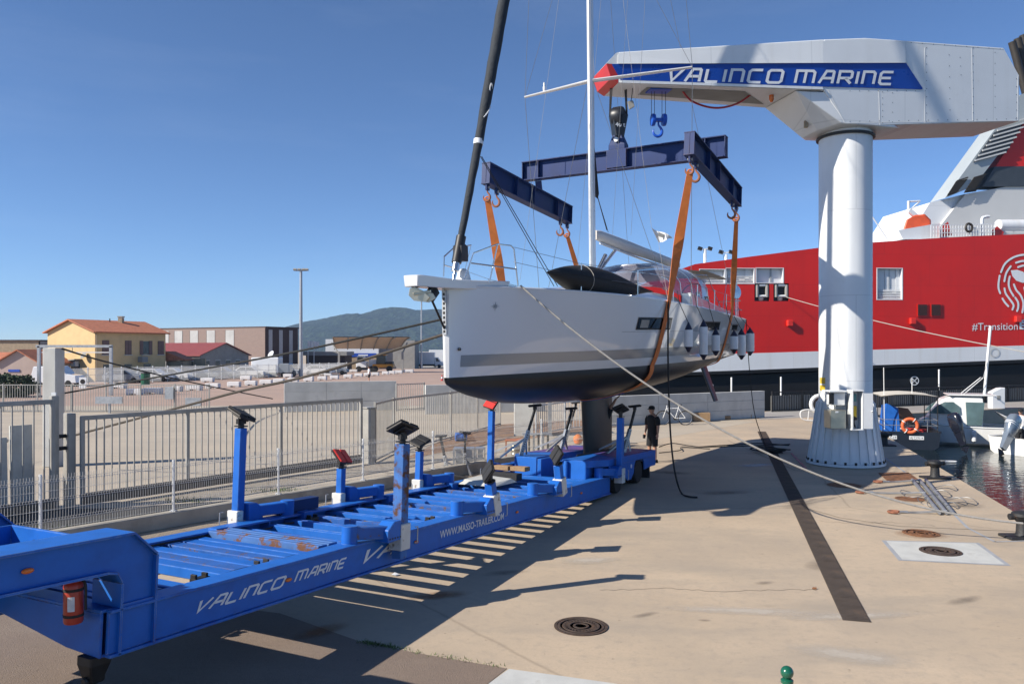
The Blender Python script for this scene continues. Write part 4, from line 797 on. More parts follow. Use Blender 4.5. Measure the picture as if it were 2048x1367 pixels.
for d, h_ in ((3.05, .07),):
    r_ = interp(d, [a for a, _ in gp_], [c for _, c in gp_]) + .012; b.tube([g0 + gd * d + V((0, 0, -.02)), g0 + gd * (d + h_) + V((.0, 0, .02))], r_, 12)
for a in range(5):                                               # printed white rays on the cover
    d = 3.68 + a * .06; r_ = .116; an_ = -2.2 + a * .28; b.tube([g0 + gd * d + V((r_ * math.cos(an_ + q) * .9, r_ * math.sin(an_ + q), q * .12)) for q in (-.3, 0, .3, .6)], .012, 5)
b.tube([g0 + gd * 4.35 + V((.04 * math.cos(a) - .05, -.105 - .015 * math.sin(a), .09 * math.sin(a))) for a in [2 * math.pi * k / 14 for k in range(14)]], .012, 5, closed=True)
yb(b, 'printed_emblem', 'letter_white', True, 0, gen)
b = MB(); b.cyl(g0 + gd * .38, g0 + gd * .95, .10, 14); b.hull([g0 + gd * .42 + V((x, y, z)) for x in (.02, .26) for y in (-.1, .1) for z in (0, .3)] + [g0 + gd * .42 + V((.33, y, .1)) for y in (-.06, .06)] + [g0 + gd * .42 + V((.16, 0, .42))])
yb(b, 'furler_drum', 'black_plastic', 30); yb(MB().cyl(g0 - gd * .02, g0 + gd * .2, .035, 10).cyl(g0 + gd * .2, g0 + gd * .4, .075, 12), 'furler_base', 'steel', True)
# sprayhood and bimini
b = MB(); rings = []; NA = 14
for t, w_, h_, z in ((.555, 1.45, .12, .50), (.59, 1.55, .62, .48), (.63, 1.62, .98, .42), (.69, 1.68, 1.12, .40), (.75, 1.72, 1.18, .38)):
    rings.append([yp(t + .012 * abs(math.cos(math.pi * k / NA)), -w_ * math.cos(math.pi * k / NA) * (1 if abs(math.cos(math.pi * k / NA)) < .8 else 1), sh_(t) + z + h_ * math.sin(math.pi * k / NA) ** .62) for k in range(NA + 1)])
b.loft(rings, False, False); hood = yb(b, 'sprayhood', 'clear_vinyl', True)
yb(MB().loft([rings[-1], [p + V((.28, p.y * .02, .02)) for p in rings[-1]], [p + V((.5, p.y * .03, -.04)) for p in rings[-1]]], False, False), 'hood_rim', 'gelcoat', True, 0, hood)
for r in (rings[1], rings[2], rings[3]): yb(MB().tube(r, .014, 6), 'hood_bow', 'steel', True, 0, hood)
b = MB(); b.loft([[p + V((0, p.y * .006, .012)) for p in rings[1][3:-3]], [p + V((0, p.y * .006, .012)) for p in rings[2][3:-3]]], False, False) if False else b.loft([[p * 1 + V((0, 0, .012)) for p in rings[3][4:-4]], [p + V((0, 0, .012)) for p in rings[4][4:-4]]], False, False); yb(b, 'hood_canvas', 'canvas_beige', True, 0, hood)
b = MB(); b.loft([[yp(t, y, z + .12 * (1 - (y / 1.7) ** 2)) for y in (-1.7, -1.2, -.6, 0, .6, 1.2, 1.7)] for t, z in ((.79, 2.72), (.84, 2.70), (.9, 2.66), (.965, 2.60))], False, False); bi = yb(b, 'bimini', 'canvas_beige', True)
for t in (.8, .96): yb(MB().tube([yp(.88, -1.85, sh_(.9) + .2), yp(t, -1.7, 2.6), yp(t, 0, 2.72), yp(t, 1.7, 2.6), yp(.88, 1.85, sh_(.9) + .2)], .013, 6), 'bimini_bow', 'steel', True, 0, bi)
# lines from the furled sail to the deck, winches, mirror on the stern
for dx in (0, .12): yb(MB().tube([wl(P(961 + dx * 20, 313, 16.6)), wl(P(1108 + dx * 60, 572, 18.0))], .009, 6), 'sheet_line', 'rope_black')
for px0, px1, y1 in ((1105, 1040, 560), (1180, 1150, 575), (1228, 1225, 470), (1262, 1262, 470)):
    yb(MB().tube([wl(P(px0 + 40, -200, 21)), wl(P(px1, y1, 20.8))], .004, 5), 'halyard', 'wire')
yb(MB().lathe([(.02, -.02), (.24, -.015), (.25, .0), (.23, .02), (.02, .03)], yp(.985, -1.9, sh_(.98) + .95), (-.5, -.85, .1), 20), 'stern_light_disc', 'steel', True)
yb(MB().cyl(yp(.985, -1.9, sh_(.98)), yp(.985, -1.9, sh_(.98) + 1.6), .02, 8).tube(spline([yp(.97, -1.7, 2.7), yp(.99, -1.9, 2.5), yp(.99, -1.95, 1.9)]), .016, 6), 'stern_pole', 'steel', True)
for t, y in ((.70, -1.85), (.76, -1.85)): yb(MB().lathe([(.09, 0), (.07, .06), (.06, .13), (.085, .17), (.03, .18)], yp(t, y, sh_(t) + .42 - (t - .7)), (0, 0, 1), 14), 'winch', 'steel', True)
yb(MB().bx(-.07, .07, -.03, .03, 0, .05).beam((-.16, 0, .06), (.16, 0, .06), .03, .03), 'bow_cleat', 'steel').location = yp(.085, -(bd_(.085) - .1), sh_(.085))
# flag on a halyard
fl = thing('pennant_flag', 'small white triangular flag with dark emblem flying right of the mast', 'flag', P(1308, 456, 21.8))
b = MB(); rows = []
for i in range(9):
    u = i / 8; rows.append([P(1303 + 42 * u, lerp(455, 474, u) + 2 * math.sin(u * 7) + 0, 21.8 + .1 * math.sin(u * 6)).lerp(P(1317 + 28 * u, lerp(484, 477, u) + 2 * math.sin(u * 6), 21.8 + .1 * math.sin(u * 6 + 1)), k / 4) for k in range(5)])
b.loft(rows, False, False); b.build('cloth', 'cloth_white', fl, True); MB().box(P(1322, 470, 21.74), (.16, .01, .1), Matrix.Rotation(.4, 3, 'Y')).build('emblem', 'plaster_grey', fl)
MB().tube([P(1240, -50, 21.6), P(1303, 455, 21.8), P(1317, 484, 21.8), P(1336, 600, 20.4)], .004, 5).build('flag_halyard', 'rope_grey', fl)
# black sail bag along the foredeck
a0 = YW @ yp(.115, -1.0, 2.13); a1 = YW @ yp(.43, -1.72, 1.72)
b = MB(); rings = []
for i in range(23):
    u = i / 22; c = P(lerp(1094, 1306, u), lerp(544, 583, u) + 5 * math.sin(math.pi * u), lerp(16.6, 20.2, u)); r = .36 * math.sin(math.pi * u ** .82) ** 1.15 + .012
    ax = (a1 - a0).normalized(); sx = V((ax.y, -ax.x, 0)).normalized()
    rings.append([c + sx * (r * 1.0 * math.cos(q)) + V((0, 0, 1)) * (r * .93 * math.sin(q) * (1 if math.sin(q) > 0 else .95)) * (1 + .05 * math.sin(q * 3 + u * 9)) for q in [2 * math.pi * k / 18 for k in range(18)]])
sbg = thing('sail_bag', 'long black spindle-shaped sail bag lying on the foredeck of the yacht', 'bag', a0)
b.loft(rings, True, True); b.build('bag', 'bag_black', sbg, 60)
b = MB(); b.tube([(r[0] + r[1]) / 2 + V((.0, -.012, 0)) for r in rings[1:-1]], .008, 5); b.build('seam', 'sail_black', sbg)
for i in (7, 18): MB().tube([p + (p - sum(rings[i], V()) / 18) * .03 for p in rings[i]], .008, 5, closed=True).build('tie', 'rope_grey', sbg)
# fenders
def fender(px, y0, y1, D, lab):
    a = P(px, y0, D); c = P(px, y1, D); L_ = a.z - c.z; r = 8.4 * D / F
    f = thing('fender', lab, 'fender', c, group='fenders along the port side')
    MB().lathe([(.01, .0), (.03, .005), (r * .55, .16 * r / .11 * .4), (r * .98, .15)], c, (0, 0, 1), 16).build('bottom_cap', 'fender_navy', f, True)
    MB().lathe([(r * .97, .14), (r, .17), (r, L_ - .2), (r * .97, L_ - .17)], c, (0, 0, 1), 18).build('body', 'fender_white', f, True)
    MB().lathe([(r * .98, L_ - .18), (r * .6, L_ - .08), (.03, L_ - .01), (.02, L_ + .03)], c, (0, 0, 1), 16).build('top_cap', 'fender_navy', f, True)
    up = YW @ yp((px - 1377) / 123 * .45 + .47, -(2.4), 0); up = V((a.x, a.y, 0)); tt_ = interp(px, [1377, 1407, 1431, 1468, 1483, 1500], [.47, .56, .64, .78, .84, .917])
    q = YW @ yp(tt_, -(bd_(tt_) - .04), sh_(tt_) + .33); MB().tube([a, YW @ yp(tt_, -(bd_(tt_) + .015), sh_(tt_) + .02), q], .009, 6).build('lanyard', 'rope_black', f)
for (px, y0, y1, D), lab in zip(((1377, 646, 704, 20.5), (1407, 641, 719, 21.7), (1431.5, 658, 711, 22.7), (1468, 661, 707, 24.5), (1483, 659, 719, 25.3), (1500, 656, 711, 26.4)), ('foremost white fender with navy ends on the yacht side, by the first window', 'long white fender second from the bow end of the row', 'short white fender third in the row, in front of the second window', 'white fender fourth in the row, touching the aft sling', 'long white fender fifth in the row near the stern', 'white fender hanging last, at the stern corner')): fender(px, y0, y1, D, lab)
# ---------------------------------------------------------------- jib crane
C0 = V((10.40, 24.85, 0)); BD = V((-.9765, -.2155, 0)).normalized(); BN = V((-BD.y, BD.x, 0)) * -1     # BN points to the camera side
if BN.y > 0: BN = -BN
CR = thing('jib_crane', 'tall white column jib crane with blue lettered boom standing on the quay', 'crane', C0)
def cx(px, hw):
    k = (px - 1024) / F; return (C0.x + BN.x * hw - k * (C0.y + BN.y * hw)) / (k * BD.y - BD.x)
def cpt(px, py, hw):                                             # point of the vertical plane hw in front of the boom axis
    q = C0 + BD * cx(px, hw) + BN * hw; return V((q.x, q.y, H - (py - HOR) / F * q.y))
def back(p, w_): return p - BN * w_
# column and ribbed foot
MB().lathe([(.80, 1.9), (.78, 2.05), (.78, 10.6)], C0, (0, 0, 1), 48).build('column', 'crane_white', CR, True)
ft = MB().lathe([(1.16, 0.02), (1.16, .09), (1.10, .095), (1.08, .11), (.81, 1.95), (.79, 2.0)], C0, (0, 0, 1), 48).build('column_foot', 'crane_white', CR, 35)
b = MB(); fin = None
for k in range(24):
    a = 2 * math.pi * k / 24; d = V((math.cos(a), math.sin(a), 0)); t = V((-d.y, d.x, 0)) * .012
    b = MB(); b.prism([C0 + d * .8 + t + V((0, 0, 1.95)), C0 + d * 1.02 + t + V((0, 0, .1)), C0 + d * 1.13 + t + V((0, 0, .1)), C0 + d * .86 + t + V((0, 0, 1.9))], t * -2); b.build('foot_rib', 'crane_white', ft)
b = MB()
for k in range(24):
    a = 2 * math.pi * (k + .5) / 24; d = V((math.cos(a), math.sin(a), 0)); b.cyl(C0 + d * 1.115 + V((0, 0, .08)), C0 + d * 1.115 + V((0, 0, .17)), .034, 6)
b.build('foot_bolts', 'dark_metal', ft, kind='stuff')
# boom
HW = .95; hw_ = lambda px: interp(px, [1220, 1646], [.60, HW])
ytop = lambda px: interp(px, [1220, 1233, 1646, 1731, 1790, 2008], [115, 104.5, 79, 76, 80, 96]); ybot = lambda px: interp(px, [1237, 1640, 1850], [166, 181, 184])
secs = []
for px in (1237, 1300, 1400, 1500, 1580, 1648):
    h = hw_(px); a = cpt(px, ytop(px), h); c = cpt(px, ybot(px), h); i = .12
    secs.append([c, a + BN * -.0, back(a, 2 * h), back(c, 2 * h)])
boom = MB().loft(secs, True, True).build('boom', 'crane_white', CR, bevel=.02)
# red and white nose
n0 = secs[0]; nd = BD * .34
nose = [n0[0] + BD * .12 + V((0, 0, .05)), n0[1].lerp(n0[0], .45) + BD * .34, n0[1] + BD * .05 - V((0, 0, .02)), n0[2] + BD * .05 - V((0, 0, .02)), n0[2].lerp(n0[3], .45) + BD * .34, n0[3] + BD * .12 + V((0, 0, .05))]
b = MB(); m1 = n0[1].lerp(n0[0], .40); m2 = n0[2].lerp(n0[3], .40); e1 = m1 + BD * .36; e2 = m2 + BD * .36
b.hull([n0[1] + BD * .012, n0[2] + BD * .012, m1 + BD * .012, m2 + BD * .012, e1, e2, n0[1] + BD * .08 - V((0, 0, .04)), n0[2] + BD * .08 - V((0, 0, .04))]); b.build('nose_top', 'crane_white', boom)
b = MB(); b.hull([m1 + BD * .011 - V((0, 0, .004)), m2 + BD * .011 - V((0, 0, .004)), n0[0] + BD * .011, n0[3] + BD * .011, e1 - V((0, 0, .004)), e2 - V((0, 0, .004)), n0[0] + BD * .22 + V((0, 0, .12)), n0[3] + BD * .22 + V((0, 0, .12))]); b.build('nose', 'crane_red', boom)
# machinery house and counterweight
poly = [cpt(px, py, HW) for px, py in ((1648, 79), (1731, 76), (1790, 80), (2008, 96), (2039, 151), (2039, 242), (1752, 251), (1690, 247), (1648, 181))]
house = MB().prism(poly, BN * -2 * HW).build('machinery_house', 'crane_white', CR, bevel=.02)
def L_(x, y, z): return C0 + BD * x + BN * y + V((0, 0, z))
zb = poly[7].z; zt = secs[4][0].z - .01
tu = MB().hull([L_(2.25, .86, zt), L_(2.25, -.86, zt), L_(.9, .948, zt), L_(.9, -.948, zt), L_(.80, .948, zb + .01), L_(1.2, .3, zb - .06), L_(1.2, -.45, zb - .1), L_(.8, -.948, zb - .02), L_(-1.2, .93, zb - .01), L_(-1.2, -.93, zb - .01)]).build('turret', 'crane_white', CR, bevel=.015)
MB().lathe([(.86, 0), (.86, .06), (.79, .1)], C0 + V((0, 0, zb - .2)), (0, 0, 1), 40).build('slewing_ring', 'dark_metal', CR, True)
# white upper band, blue lettered panel, lower lip
band = MB().loft([[cpt(px, ytop(px) + 3, hw_(px) + .012), cpt(px, y2, hw_(px) + .05), cpt(px, y2, hw_(px) - .02), cpt(px, ytop(px) + 3, hw_(px) - .02)] for px, y2 in ((1236, 127.5), (1400, 127), (1646, 126), (1731, 126), (1812, 125.8))], True, True).build('upper_band', 'crane_white', boom)
MB().loft([[cpt(px, y0, hw_(px) + .015), cpt(px, y1, hw_(px) + .015), cpt(px, y1, hw_(px) - .01), cpt(px, y0, hw_(px) - .01)] for px, y0, y1 in ((1224, 128.2, 130), (1241, 127.6, 160), (1400, 127, 165), (1646, 126, 173.5), (1812, 125.8, 178), (1845, 176, 179))], True, True).build('blue_panel', 'crane_blue', boom)
MB().loft([[cpt(px, y0, hw_(px) + .055), cpt(px, y0 + 5, hw_(px) + .055), cpt(px, y0 + 5, hw_(px) - .01), cpt(px, y0, hw_(px) - .01)] for px, y0 in ((1243, 160.5), (1400, 165.5), (1646, 174))], True, True).build('lower_lip', 'crane_white', boom)
def cpl(px0, px1):
    def f(u, v):
        px = lerp(px0, px1, u); y0 = lerp(162.3, 168.6, (px - 1336) / (1786 - 1336)); y1 = lerp(137.5, 144.5, (px - 1336) / (1786 - 1336)); return cpt(px, lerp(y0, y1, v), hw_(px) + .03)
    return f
stroke_text('VALINCO', cpl(1336, 1567), 1, .21, .2, .44).build('lettering', 'letter_white', boom, fix=False)
stroke_text('MARINE', cpl(1590, 1787), 1, .21, .2, .44).build('lettering', 'letter_white', boom, fix=False)
# panel seams and bolts on the house
b = MB()
for p, q in (((1790, 82), (1842, 176)), ((1850, 96), (1850, 246)), ((1944, 96), (1946, 244)), ((1758, 178), (1760, 250)), ((1690, 246), (2038, 241)), ((1656, 180), (1690, 246)), ((2036, 152), (2036, 242)), ((1792, 82), (2006, 98))):
    b.beam(cpt(*p, HW + .001), cpt(*q, HW + .001), .03, .006, BN)
b.build('panel_seams', 'white_paint', house, kind='stuff')
b = MB()
def bolts(p, q, n):
    for i in range(n): c = cpt(lerp(p[0], q[0], i / (n - 1)), lerp(p[1], q[1], i / (n - 1)), HW + .0); b.cyl(c, c + BN * .006, .012, 6)
for p, q, n in (((1853, 96), (1853, 243), 10), ((1946, 96), (1946, 242), 10), ((1700, 243), (2032, 238), 18), ((2033, 158), (2033, 236), 6), ((1800, 84), (2000, 98), 10), ((1765, 184), (1765, 246), 6), ((1785, 186), (1785, 244), 4), ((1700, 182), (1850, 182), 9), ((1898, 110), (1900, 220), 6), ((1990, 105), (1990, 215), 6), ((1920, 115), (1922, 150), 3)): bolts(p, q, n)
b.build('panel_bolts', 'dark_metal', house, kind='stuff')
# underside details: painted recess shade, trolley, hoses, beacon
z_ = secs[1][0].z - .006
MB().poly([V(p) for p in (back(secs[1][0], .25) - V((0, 0, .01)), back(secs[1][0], .95) - V((0, 0, .01)), back(secs[4][0], 1.45) - V((0, 0, .01)), back(secs[3][0], .3) - V((0, 0, .01)))]).build('recess_shade_panel', 'plaster_grey', boom)  # flat grey panel; its darker tone stands in for an open recess's shade
hk = cpt(1237, 230, 0); hk = V((3.10, 23.2, 10.3)); ax_ = C0 + BD * 7.55
red = spline([cpt(1362, 178, .2), cpt(1385, 203, .2), cpt(1430, 216, .2), cpt(1475, 207, .2), cpt(1510, 182, .2)]); MB().tube(red, .03, 8).build('red_hose', 'hose_red', boom, True)
bc = cpt(1543, 196, .3); MB().lathe([(.05, .1), (.07, .08), (.07, -.05), (.04, -.12), (.01, -.13)], bc, (0, 0, 1), 12).cyl(bc + V((0, 0, .3)), bc + V((0, 0, .1)), .02, 6).build('beacon', 'amber_lens', boom, True)
fl_ = cpt(1612, 248, .2); MB().box(fl_, (.1, .1, .22)).tube([fl_ + V((0, 0, .1)), fl_ + V((-.1, 0, .25))], .02, 6).build('work_lamp', 'stone_tan', tu)
# cabinets on the column foot
cab = lambda px0, px1, y0, y1, D, dep, name, m, bev=.012: (lambda a, c: MB().bx(a.x, c.x, D, D + dep, c.z, a.z).build(name, m, CR, bevel=bev))(P(px0, y0, D), P(px1, y1, D))
c1 = cab(1664, 1690, 784, 810, 23.700, .42, 'switch_cabinet', 'crane_white'); a = P(1659, 786, 23.650); c = P(1668, 808, 23.650); MB().bx(a.x, c.x, 23.650, 23.690, c.z, a.z).build('cabinet_opening', 'black_plastic', c1); a = P(1658, 779, 23.600); c = P(1694, 784, 23.600)
MB().bx(a.x, c.x, 23.570, 24.150, c.z, c.z + .05).build('cabinet_roof', 'crane_white', c1, bevel=.01)
c2 = cab(1661, 1692, 820, 857, 23.500, .5, 'grey_cabinet', 'keg_metal'); a = P(1672, 822, 23.450); MB().bx(a.x, a.x + .09, 23.488, 23.500, a.z - .05, a.z).build('nameplate', 'letter_white', c2)
a = P(1705, 782, 23.450); c = P(1727, 858, 23.450); b = MB(); b.bx(a.x, c.x, 23.800, 23.850, c.z, a.z); b.bx(a.x, a.x + .025, 23.450, 23.850, c.z, a.z); b.bx(c.x - .025, c.x, 23.450, 23.850, c.z, a.z); b.bx(a.x, c.x, 23.430, 23.850, a.z, a.z + .04); b.bx(a.x - .02, c.x, 23.450, 23.850, c.z - .03, c.z); c3 = b.build('control_cabinet', 'crane_white', CR)
MB().bx(a.x + .06, c.x - .08, 23.740, 23.790, a.z - .32, a.z - .1).build('display', 'teal_panel', c3); MB().bx(a.x + .1, c.x - .1, 23.680, 23.780, a.z - .82, a.z - .45).build('breaker_block', 'yellow_sign', c3)
MB().tube(spline([V((a.x + .15, 23.700, a.z - .75)), V((a.x + .14, 23.680, a.z - .95)), V((a.x + .18, 23.690, a.z - 1.08))]), .025, 8).cyl(V((a.x + .16, 23.650, a.z - .82)), V((a.x + .16, 23.610, a.z - .82)), .05, 10).build('cable', 'black_rubber', c3)
a = P(1727.5, 786, 23.450); c = P(1746, 857, 23.450); MB().bx(a.x + .003, c.x, 23.450, 23.480, c.z, a.z).cyl(V((c.x - .03, 23.440, (a.z + c.z) / 2)), V((c.x - .03, 23.410, (a.z + c.z) / 2 - .02)), .02, 8).build('cabinet_door', 'crane_white', c3)
for y0, y1 in ((754, 766), (769, 780)):
    zz_ = [P(1645, y, 25.0).z for y in (y0, y1)]; b = MB(); an = [math.radians(178), math.radians(190), math.radians(200)]
    pr = [C0 + V((math.cos(q) * .784, math.sin(q) * .784, 0)) for q in an]; [b.quad(pr[i] + V((0, 0, zz_[1])), pr[i + 1] + V((0, 0, zz_[1])), pr[i + 1] + V((0, 0, zz_[0])), pr[i] + V((0, 0, zz_[0]))) for i in range(2)]; b.build('warning_sign', 'yellow_sign', CR, fix=False)
# ---------------------------------------------------------------- hook block, small hook
YH = V((.494, .869, 0)); YPt = V((.869, -.494, 0))
SPC = V((3.10, 23.2, 9.06))
def hook_mesh(c, s=1.0, d=V((1, 0, 0))):                        # crane hook hanging from c
    pts = [c + d * (x * s) + V((0, 0, z * s)) for x, z in ((0, 0), (0, -.08), (.05, -.15), (.085, -.23), (.06, -.32), (-.02, -.36), (-.10, -.32), (-.13, -.24), (-.11, -.18))]
    return MB().tube(spline(pts, 3), [r * s for r in [.022, .022, .022, .024, .026, .028, .03, .032, .034, .036, .037, .038, .038, .038, .037, .036, .034, .032, .03, .028, .024, .02, .016, .012, .006]], 8)
hb = thing('hook_block', 'large black crane hook block marked 40 t hanging from the boom tip', 'hook block', hk)
zc = 10.32; b = MB()
MB().lathe([(.05, -.16), (.27, -.15), (.29, -.1), (.29, .1), (.27, .15), (.05, .16)], V((3.1, 23.2, zc)), YPt, 24).build('sheave_housing', 'block_black', hb, 35)
sx = V((1, .2, 0)).normalized(); sn = V((.2, -1, 0)).normalized()
MB().prism([V((3.1, 23.2, zc)) + sx * x + sn * .17 + V((0, 0, z)) for x, z in ((-.25, .05), (.25, .05), (.12, -.62), (-.12, -.62))], sn * -.34).build('block_body', 'block_black', hb, bevel=.02)
MB().cyl(V((3.1, 23.2, zc - .62)), V((3.1, 23.2, zc - .8)), .07, 12).build('shank', 'rust_hook', hb)
font_text('40 t', lambda u, v: V((3.1, 23.2, zc - .33)) + sx * (u - .15) + sn * .176 + V((0, 0, v * .13)), .3, bold=.02).build('lettering', 'letter_white', hb, fix=False)
b = MB()
for px, d in ((1222, .0), (1227, .06), (1247, .0), (1251, .05)):
    top = cpt(px, 176, .1 + d); bt = V((3.1, 23.2, zc)) + sx * (-.26 if px < 1235 else .26) + sn * (d - .03); b.tube([V((bt.x, bt.y, bt.z)), V((lerp(bt.x, top.x, .6), lerp(bt.y, top.y, .6), top.z + .1))], .018, 6)
b.build('wire_ropes', 'dark_metal', hb, kind='stuff')
lim = thing('limit_switch_weight', 'small grey limit switch weight on a chain beside the hook ropes', 'weight', cpt(1262, 210, .2)); q = cpt(1262, 210, .2)
MB().hull([q + V((x, y, z)) for x, y, z in ((-.1, -.03, .1), (.06, -.03, .12), (.1, -.03, -.05), (-.05, -.03, -.14), (-.1, .03, .1), (.06, .03, .12), (.1, .03, -.05), (-.05, .03, -.14))]).build('weight_plate', 'plaster_grey', lim, bevel=.01); MB().tube([q + V((0, 0, .1)), q + V((.03, 0, .3)), q + V((.05, 0, .62))], .012, 6).build('chain', 'dark_metal', lim)
sh2 = thing('small_hook', 'small bright blue auxiliary hook hanging under the crane boom', 'hook block', cpt(1317, 240, .2)); q = cpt(1317, 240, .2); k_ = q.y / F
for sg in (-1, 1): MB().lathe([(.03, -.06), (.17, -.05), (.18, 0), (.17, .05), (.03, .06)], q + V((sg * 11 * k_, 0, 0)), (1, .1, 0), 18).build('sheave', 'hook_blue', sh2, True)
MB().beam(q + V((-.15, 0, 0)), q + V((.15, 0, 0)), .1, .1).build('crossbar', 'hook_blue', sh2); hm = hook_mesh(q + V((0, 0, -.05)), 1.2, V((1, 0, 0))); hm.build('hook', 'hook_blue', sh2, True)
b = MB()
for px, t in ((1303, 1302), (1309, 1308), (1324, 1324), (1331, 1332)): a = cpt(px, 232, .2); c = cpt(t, 178, .2); b.tube([a, V((a.x, a.y, c.z + .05))], .008, 5)
b.build('wire_ropes', 'dark_metal', sh2, kind='stuff'); MB().beam(cpt(1296, 178, .2), cpt(1338, 179, .2), .4, .14).build('trolley', 'hook_blue', sh2)
# ---------------------------------------------------------------- lifting spreader frame
SP = thing('spreader_frame', 'dark blue steel lifting spreader frame above the yacht', 'lifting frame', SPC)
def ibeam(a, c, h, w_, name, par, stiff=()):
    a = V(a); c = V(c); d = (c - a).normalized(); up = V((0, 0, 1)); sd_ = d.cross(up).normalized(); up = sd_.cross(d)
    b = MB(); b.beam(a, c, .03, h - .06, up); b.beam(a + up * (h / 2 - .015), c + up * (h / 2 - .015), w_, .03, up); b.beam(a - up * (h / 2 - .015), c - up * (h / 2 - .015), w_, .03, up); o = b.build(name, 'navy_paint', par, bevel=.004)
    b = MB()
    for s in stiff: q = a.lerp(c, s); b.beam(q - up * (h / 2 - .03), q + up * (h / 2 - .03), w_ - .02, .02, d)
    b.build('stiffener_plates', 'navy_paint', o, kind='stuff'); return o, up, d
mb_, u_, d_ = ibeam(SPC - YPt * 3.15, SPC + YPt * 3.15, .58, .30, 'main_beam', SP, (.003, .09, .45, .55, .91, .997))
MB().hull([SPC + YPt * x + YH * y + V((0, 0, z)) for x in (-.26, .26) for y in (-.14, .14) for z in (.29, .42)] + [SPC + YPt * x + YH * y + V((0, 0, .72)) for x in (-.13, .13) for y in (-.12, .12)]).build('lifting_lug', 'navy_paint', SP, bevel=.02)
MB().cyl(SPC + YH * -.2 + V((0, 0, .56)), SPC + YH * .2 + V((0, 0, .56)), .07, 14).build('lug_pin', 'galvanised', SP, True)
MB().beam(SPC + YH * -.17 + V((0, 0, -.24)), SPC + YH * -.17 + V((0, 0, .27)), .6, .02, YH).build('lug_plate', 'navy_paint', SP)
HOOKS = {}
for key, s, lf, la, zf, za in (('port', 2.8, 2.27, 2.6, 8.69, 8.14), ('starboard', -2.7, 3.0, 2.32, 8.41, 8.02)):
    m_ = SPC + YPt * s; a = m_ - YH * lf; c = m_ + YH * la; a.z = zf; c.z = za
    o, up, d = ibeam(a, c, .60, .28, 'side_beam', SP, (.004, .3, .5, .8, .996))
    MB().beam(m_ - V((0, 0, .3)) + YH * .12, m_ - V((0, 0, .62)) + YH * .2, .2, .05, YH).build('hanger_plate', 'navy_paint', o)
    for end, q, sp_ in (('fwd', a + d * .12, a + d * .62), ('aft', c - d * .12, c - d * .62)):
        for kind, r in (('load', q), ('spare', sp_)):
            t = r - up * .30; MB().beam(t, t - V((0, 0, .16)), .05, .16, d).build('shackle_plate', 'navy_paint', o); MB().cyl(t - V((0, 0, .08)) - YPt * .06, t - V((0, 0, .08)) + YPt * .06, .035, 8).build('pin', 'galvanised', o)
            hk_ = hook_mesh(t - V((0, 0, .13)), 1.0 if kind == 'spare' else .9, (V((1, -.3, 0)) if key == 'port' else V((1, -.3, 0))).normalized()); hk_.build('hook', 'rust_hook', o, True)
            if kind == 'load': HOOKS[key, end] = t - V((0, 0, .13 + .26))
# ---------------------------------------------------------------- slings round the hull
def hull_section(t, n=40):
    out = []
    for k in range(9): z = sh_(t) * (1 - k / 9); out.append((-side(t, z), z))
    for k in range(n + 1):
        a = math.pi * k / n - math.pi / 2; y = bw_(t) * (1 if a > 0 else -1) * (1 - math.cos(a) ** 2.3) ** (1 / 1.35) if abs(a) > 1e-6 else 0; out.append((y, -dr_(t) * math.cos(a)))
    return out + [(-y, z) for y, z in reversed(out[:9])]
def sling(name, label, t, end, w_):
    pts = [(yp(t, y * (1 + .02 / max(.3, abs(y))), z - (.02 if z <= 0 else 0))) for y, z in hull_section(t)]
    wp = [YW @ p for p in pts]; n0_ = len(wp); A = HOOKS['port', end]; B = HOOKS['starboard', end]
    first = V(wp[0]); last = V(wp[-1])
    path = [A.lerp(first, i / 12) for i in range(12)] + wp + [last.lerp(B, i / 12) for i in range(1, 13)]
    # keep the convex part of the girth: a taut sling spans the flare
    sl_ = thing(name, label, 'sling', A)
    b = MB(); rows = []; N = len(path)
    for i, p in enumerate(path):
        tg = (path[min(i + 1, N - 1)] - path[max(i - 1, 0)]).normalized(); fb = max(0, 1 - min(i, N - 1 - i) / 12); sq = YH.lerp(YPt, .55 * min(1, fb * 2)); sd_ = (sq - tg * sq.dot(tg)).normalized(); ww = w_ * (1 if 6 < i < N - 7 else lerp(.6, 1, min(i, N - 1 - i) / 7)); nr = tg.cross(sd_); rows.append([p + sd_ * ww / 2, p + sd_ * ww / 2 + nr * .012, p - sd_ * ww / 2 + nr * .012, p - sd_ * ww / 2])
    b.loft(rows, True, True); b.build('webbing', 'sling_orange', sl_)
    mid = N // 2; b = MB(); b.loft([[q + (q - r[0]) * .0 + V((0, 0, -.015)) for q in r] for r in rows[mid - 9:mid + 10]], True, True); b.build('wear_sleeve', 'sling_blue', sl_)
    for q, nm in ((A, 'loop'), (B, 'loop')): MB().tube([q + V((.05 * math.cos(a) * 1.2, 0, .05 * math.sin(a))) for a in [2 * math.pi * k / 12 for k in range(12)]], .022, 6, closed=True).build('loop', 'sling_orange', sl_)
    for fr in (.34, .72): i = int(12 + n0_ * fr * .4); MB().loft([rows[i], rows[i + 1]], True, True).build('stitch_band', 'rust_hook', sl_) if False else None
sling('lifting_sling', 'forward orange lifting sling passing under the yacht near the keel', .424, 'fwd', .27)
sling('lifting_sling', 'aft orange lifting sling under the stern of the yacht', .82, 'aft', .2)
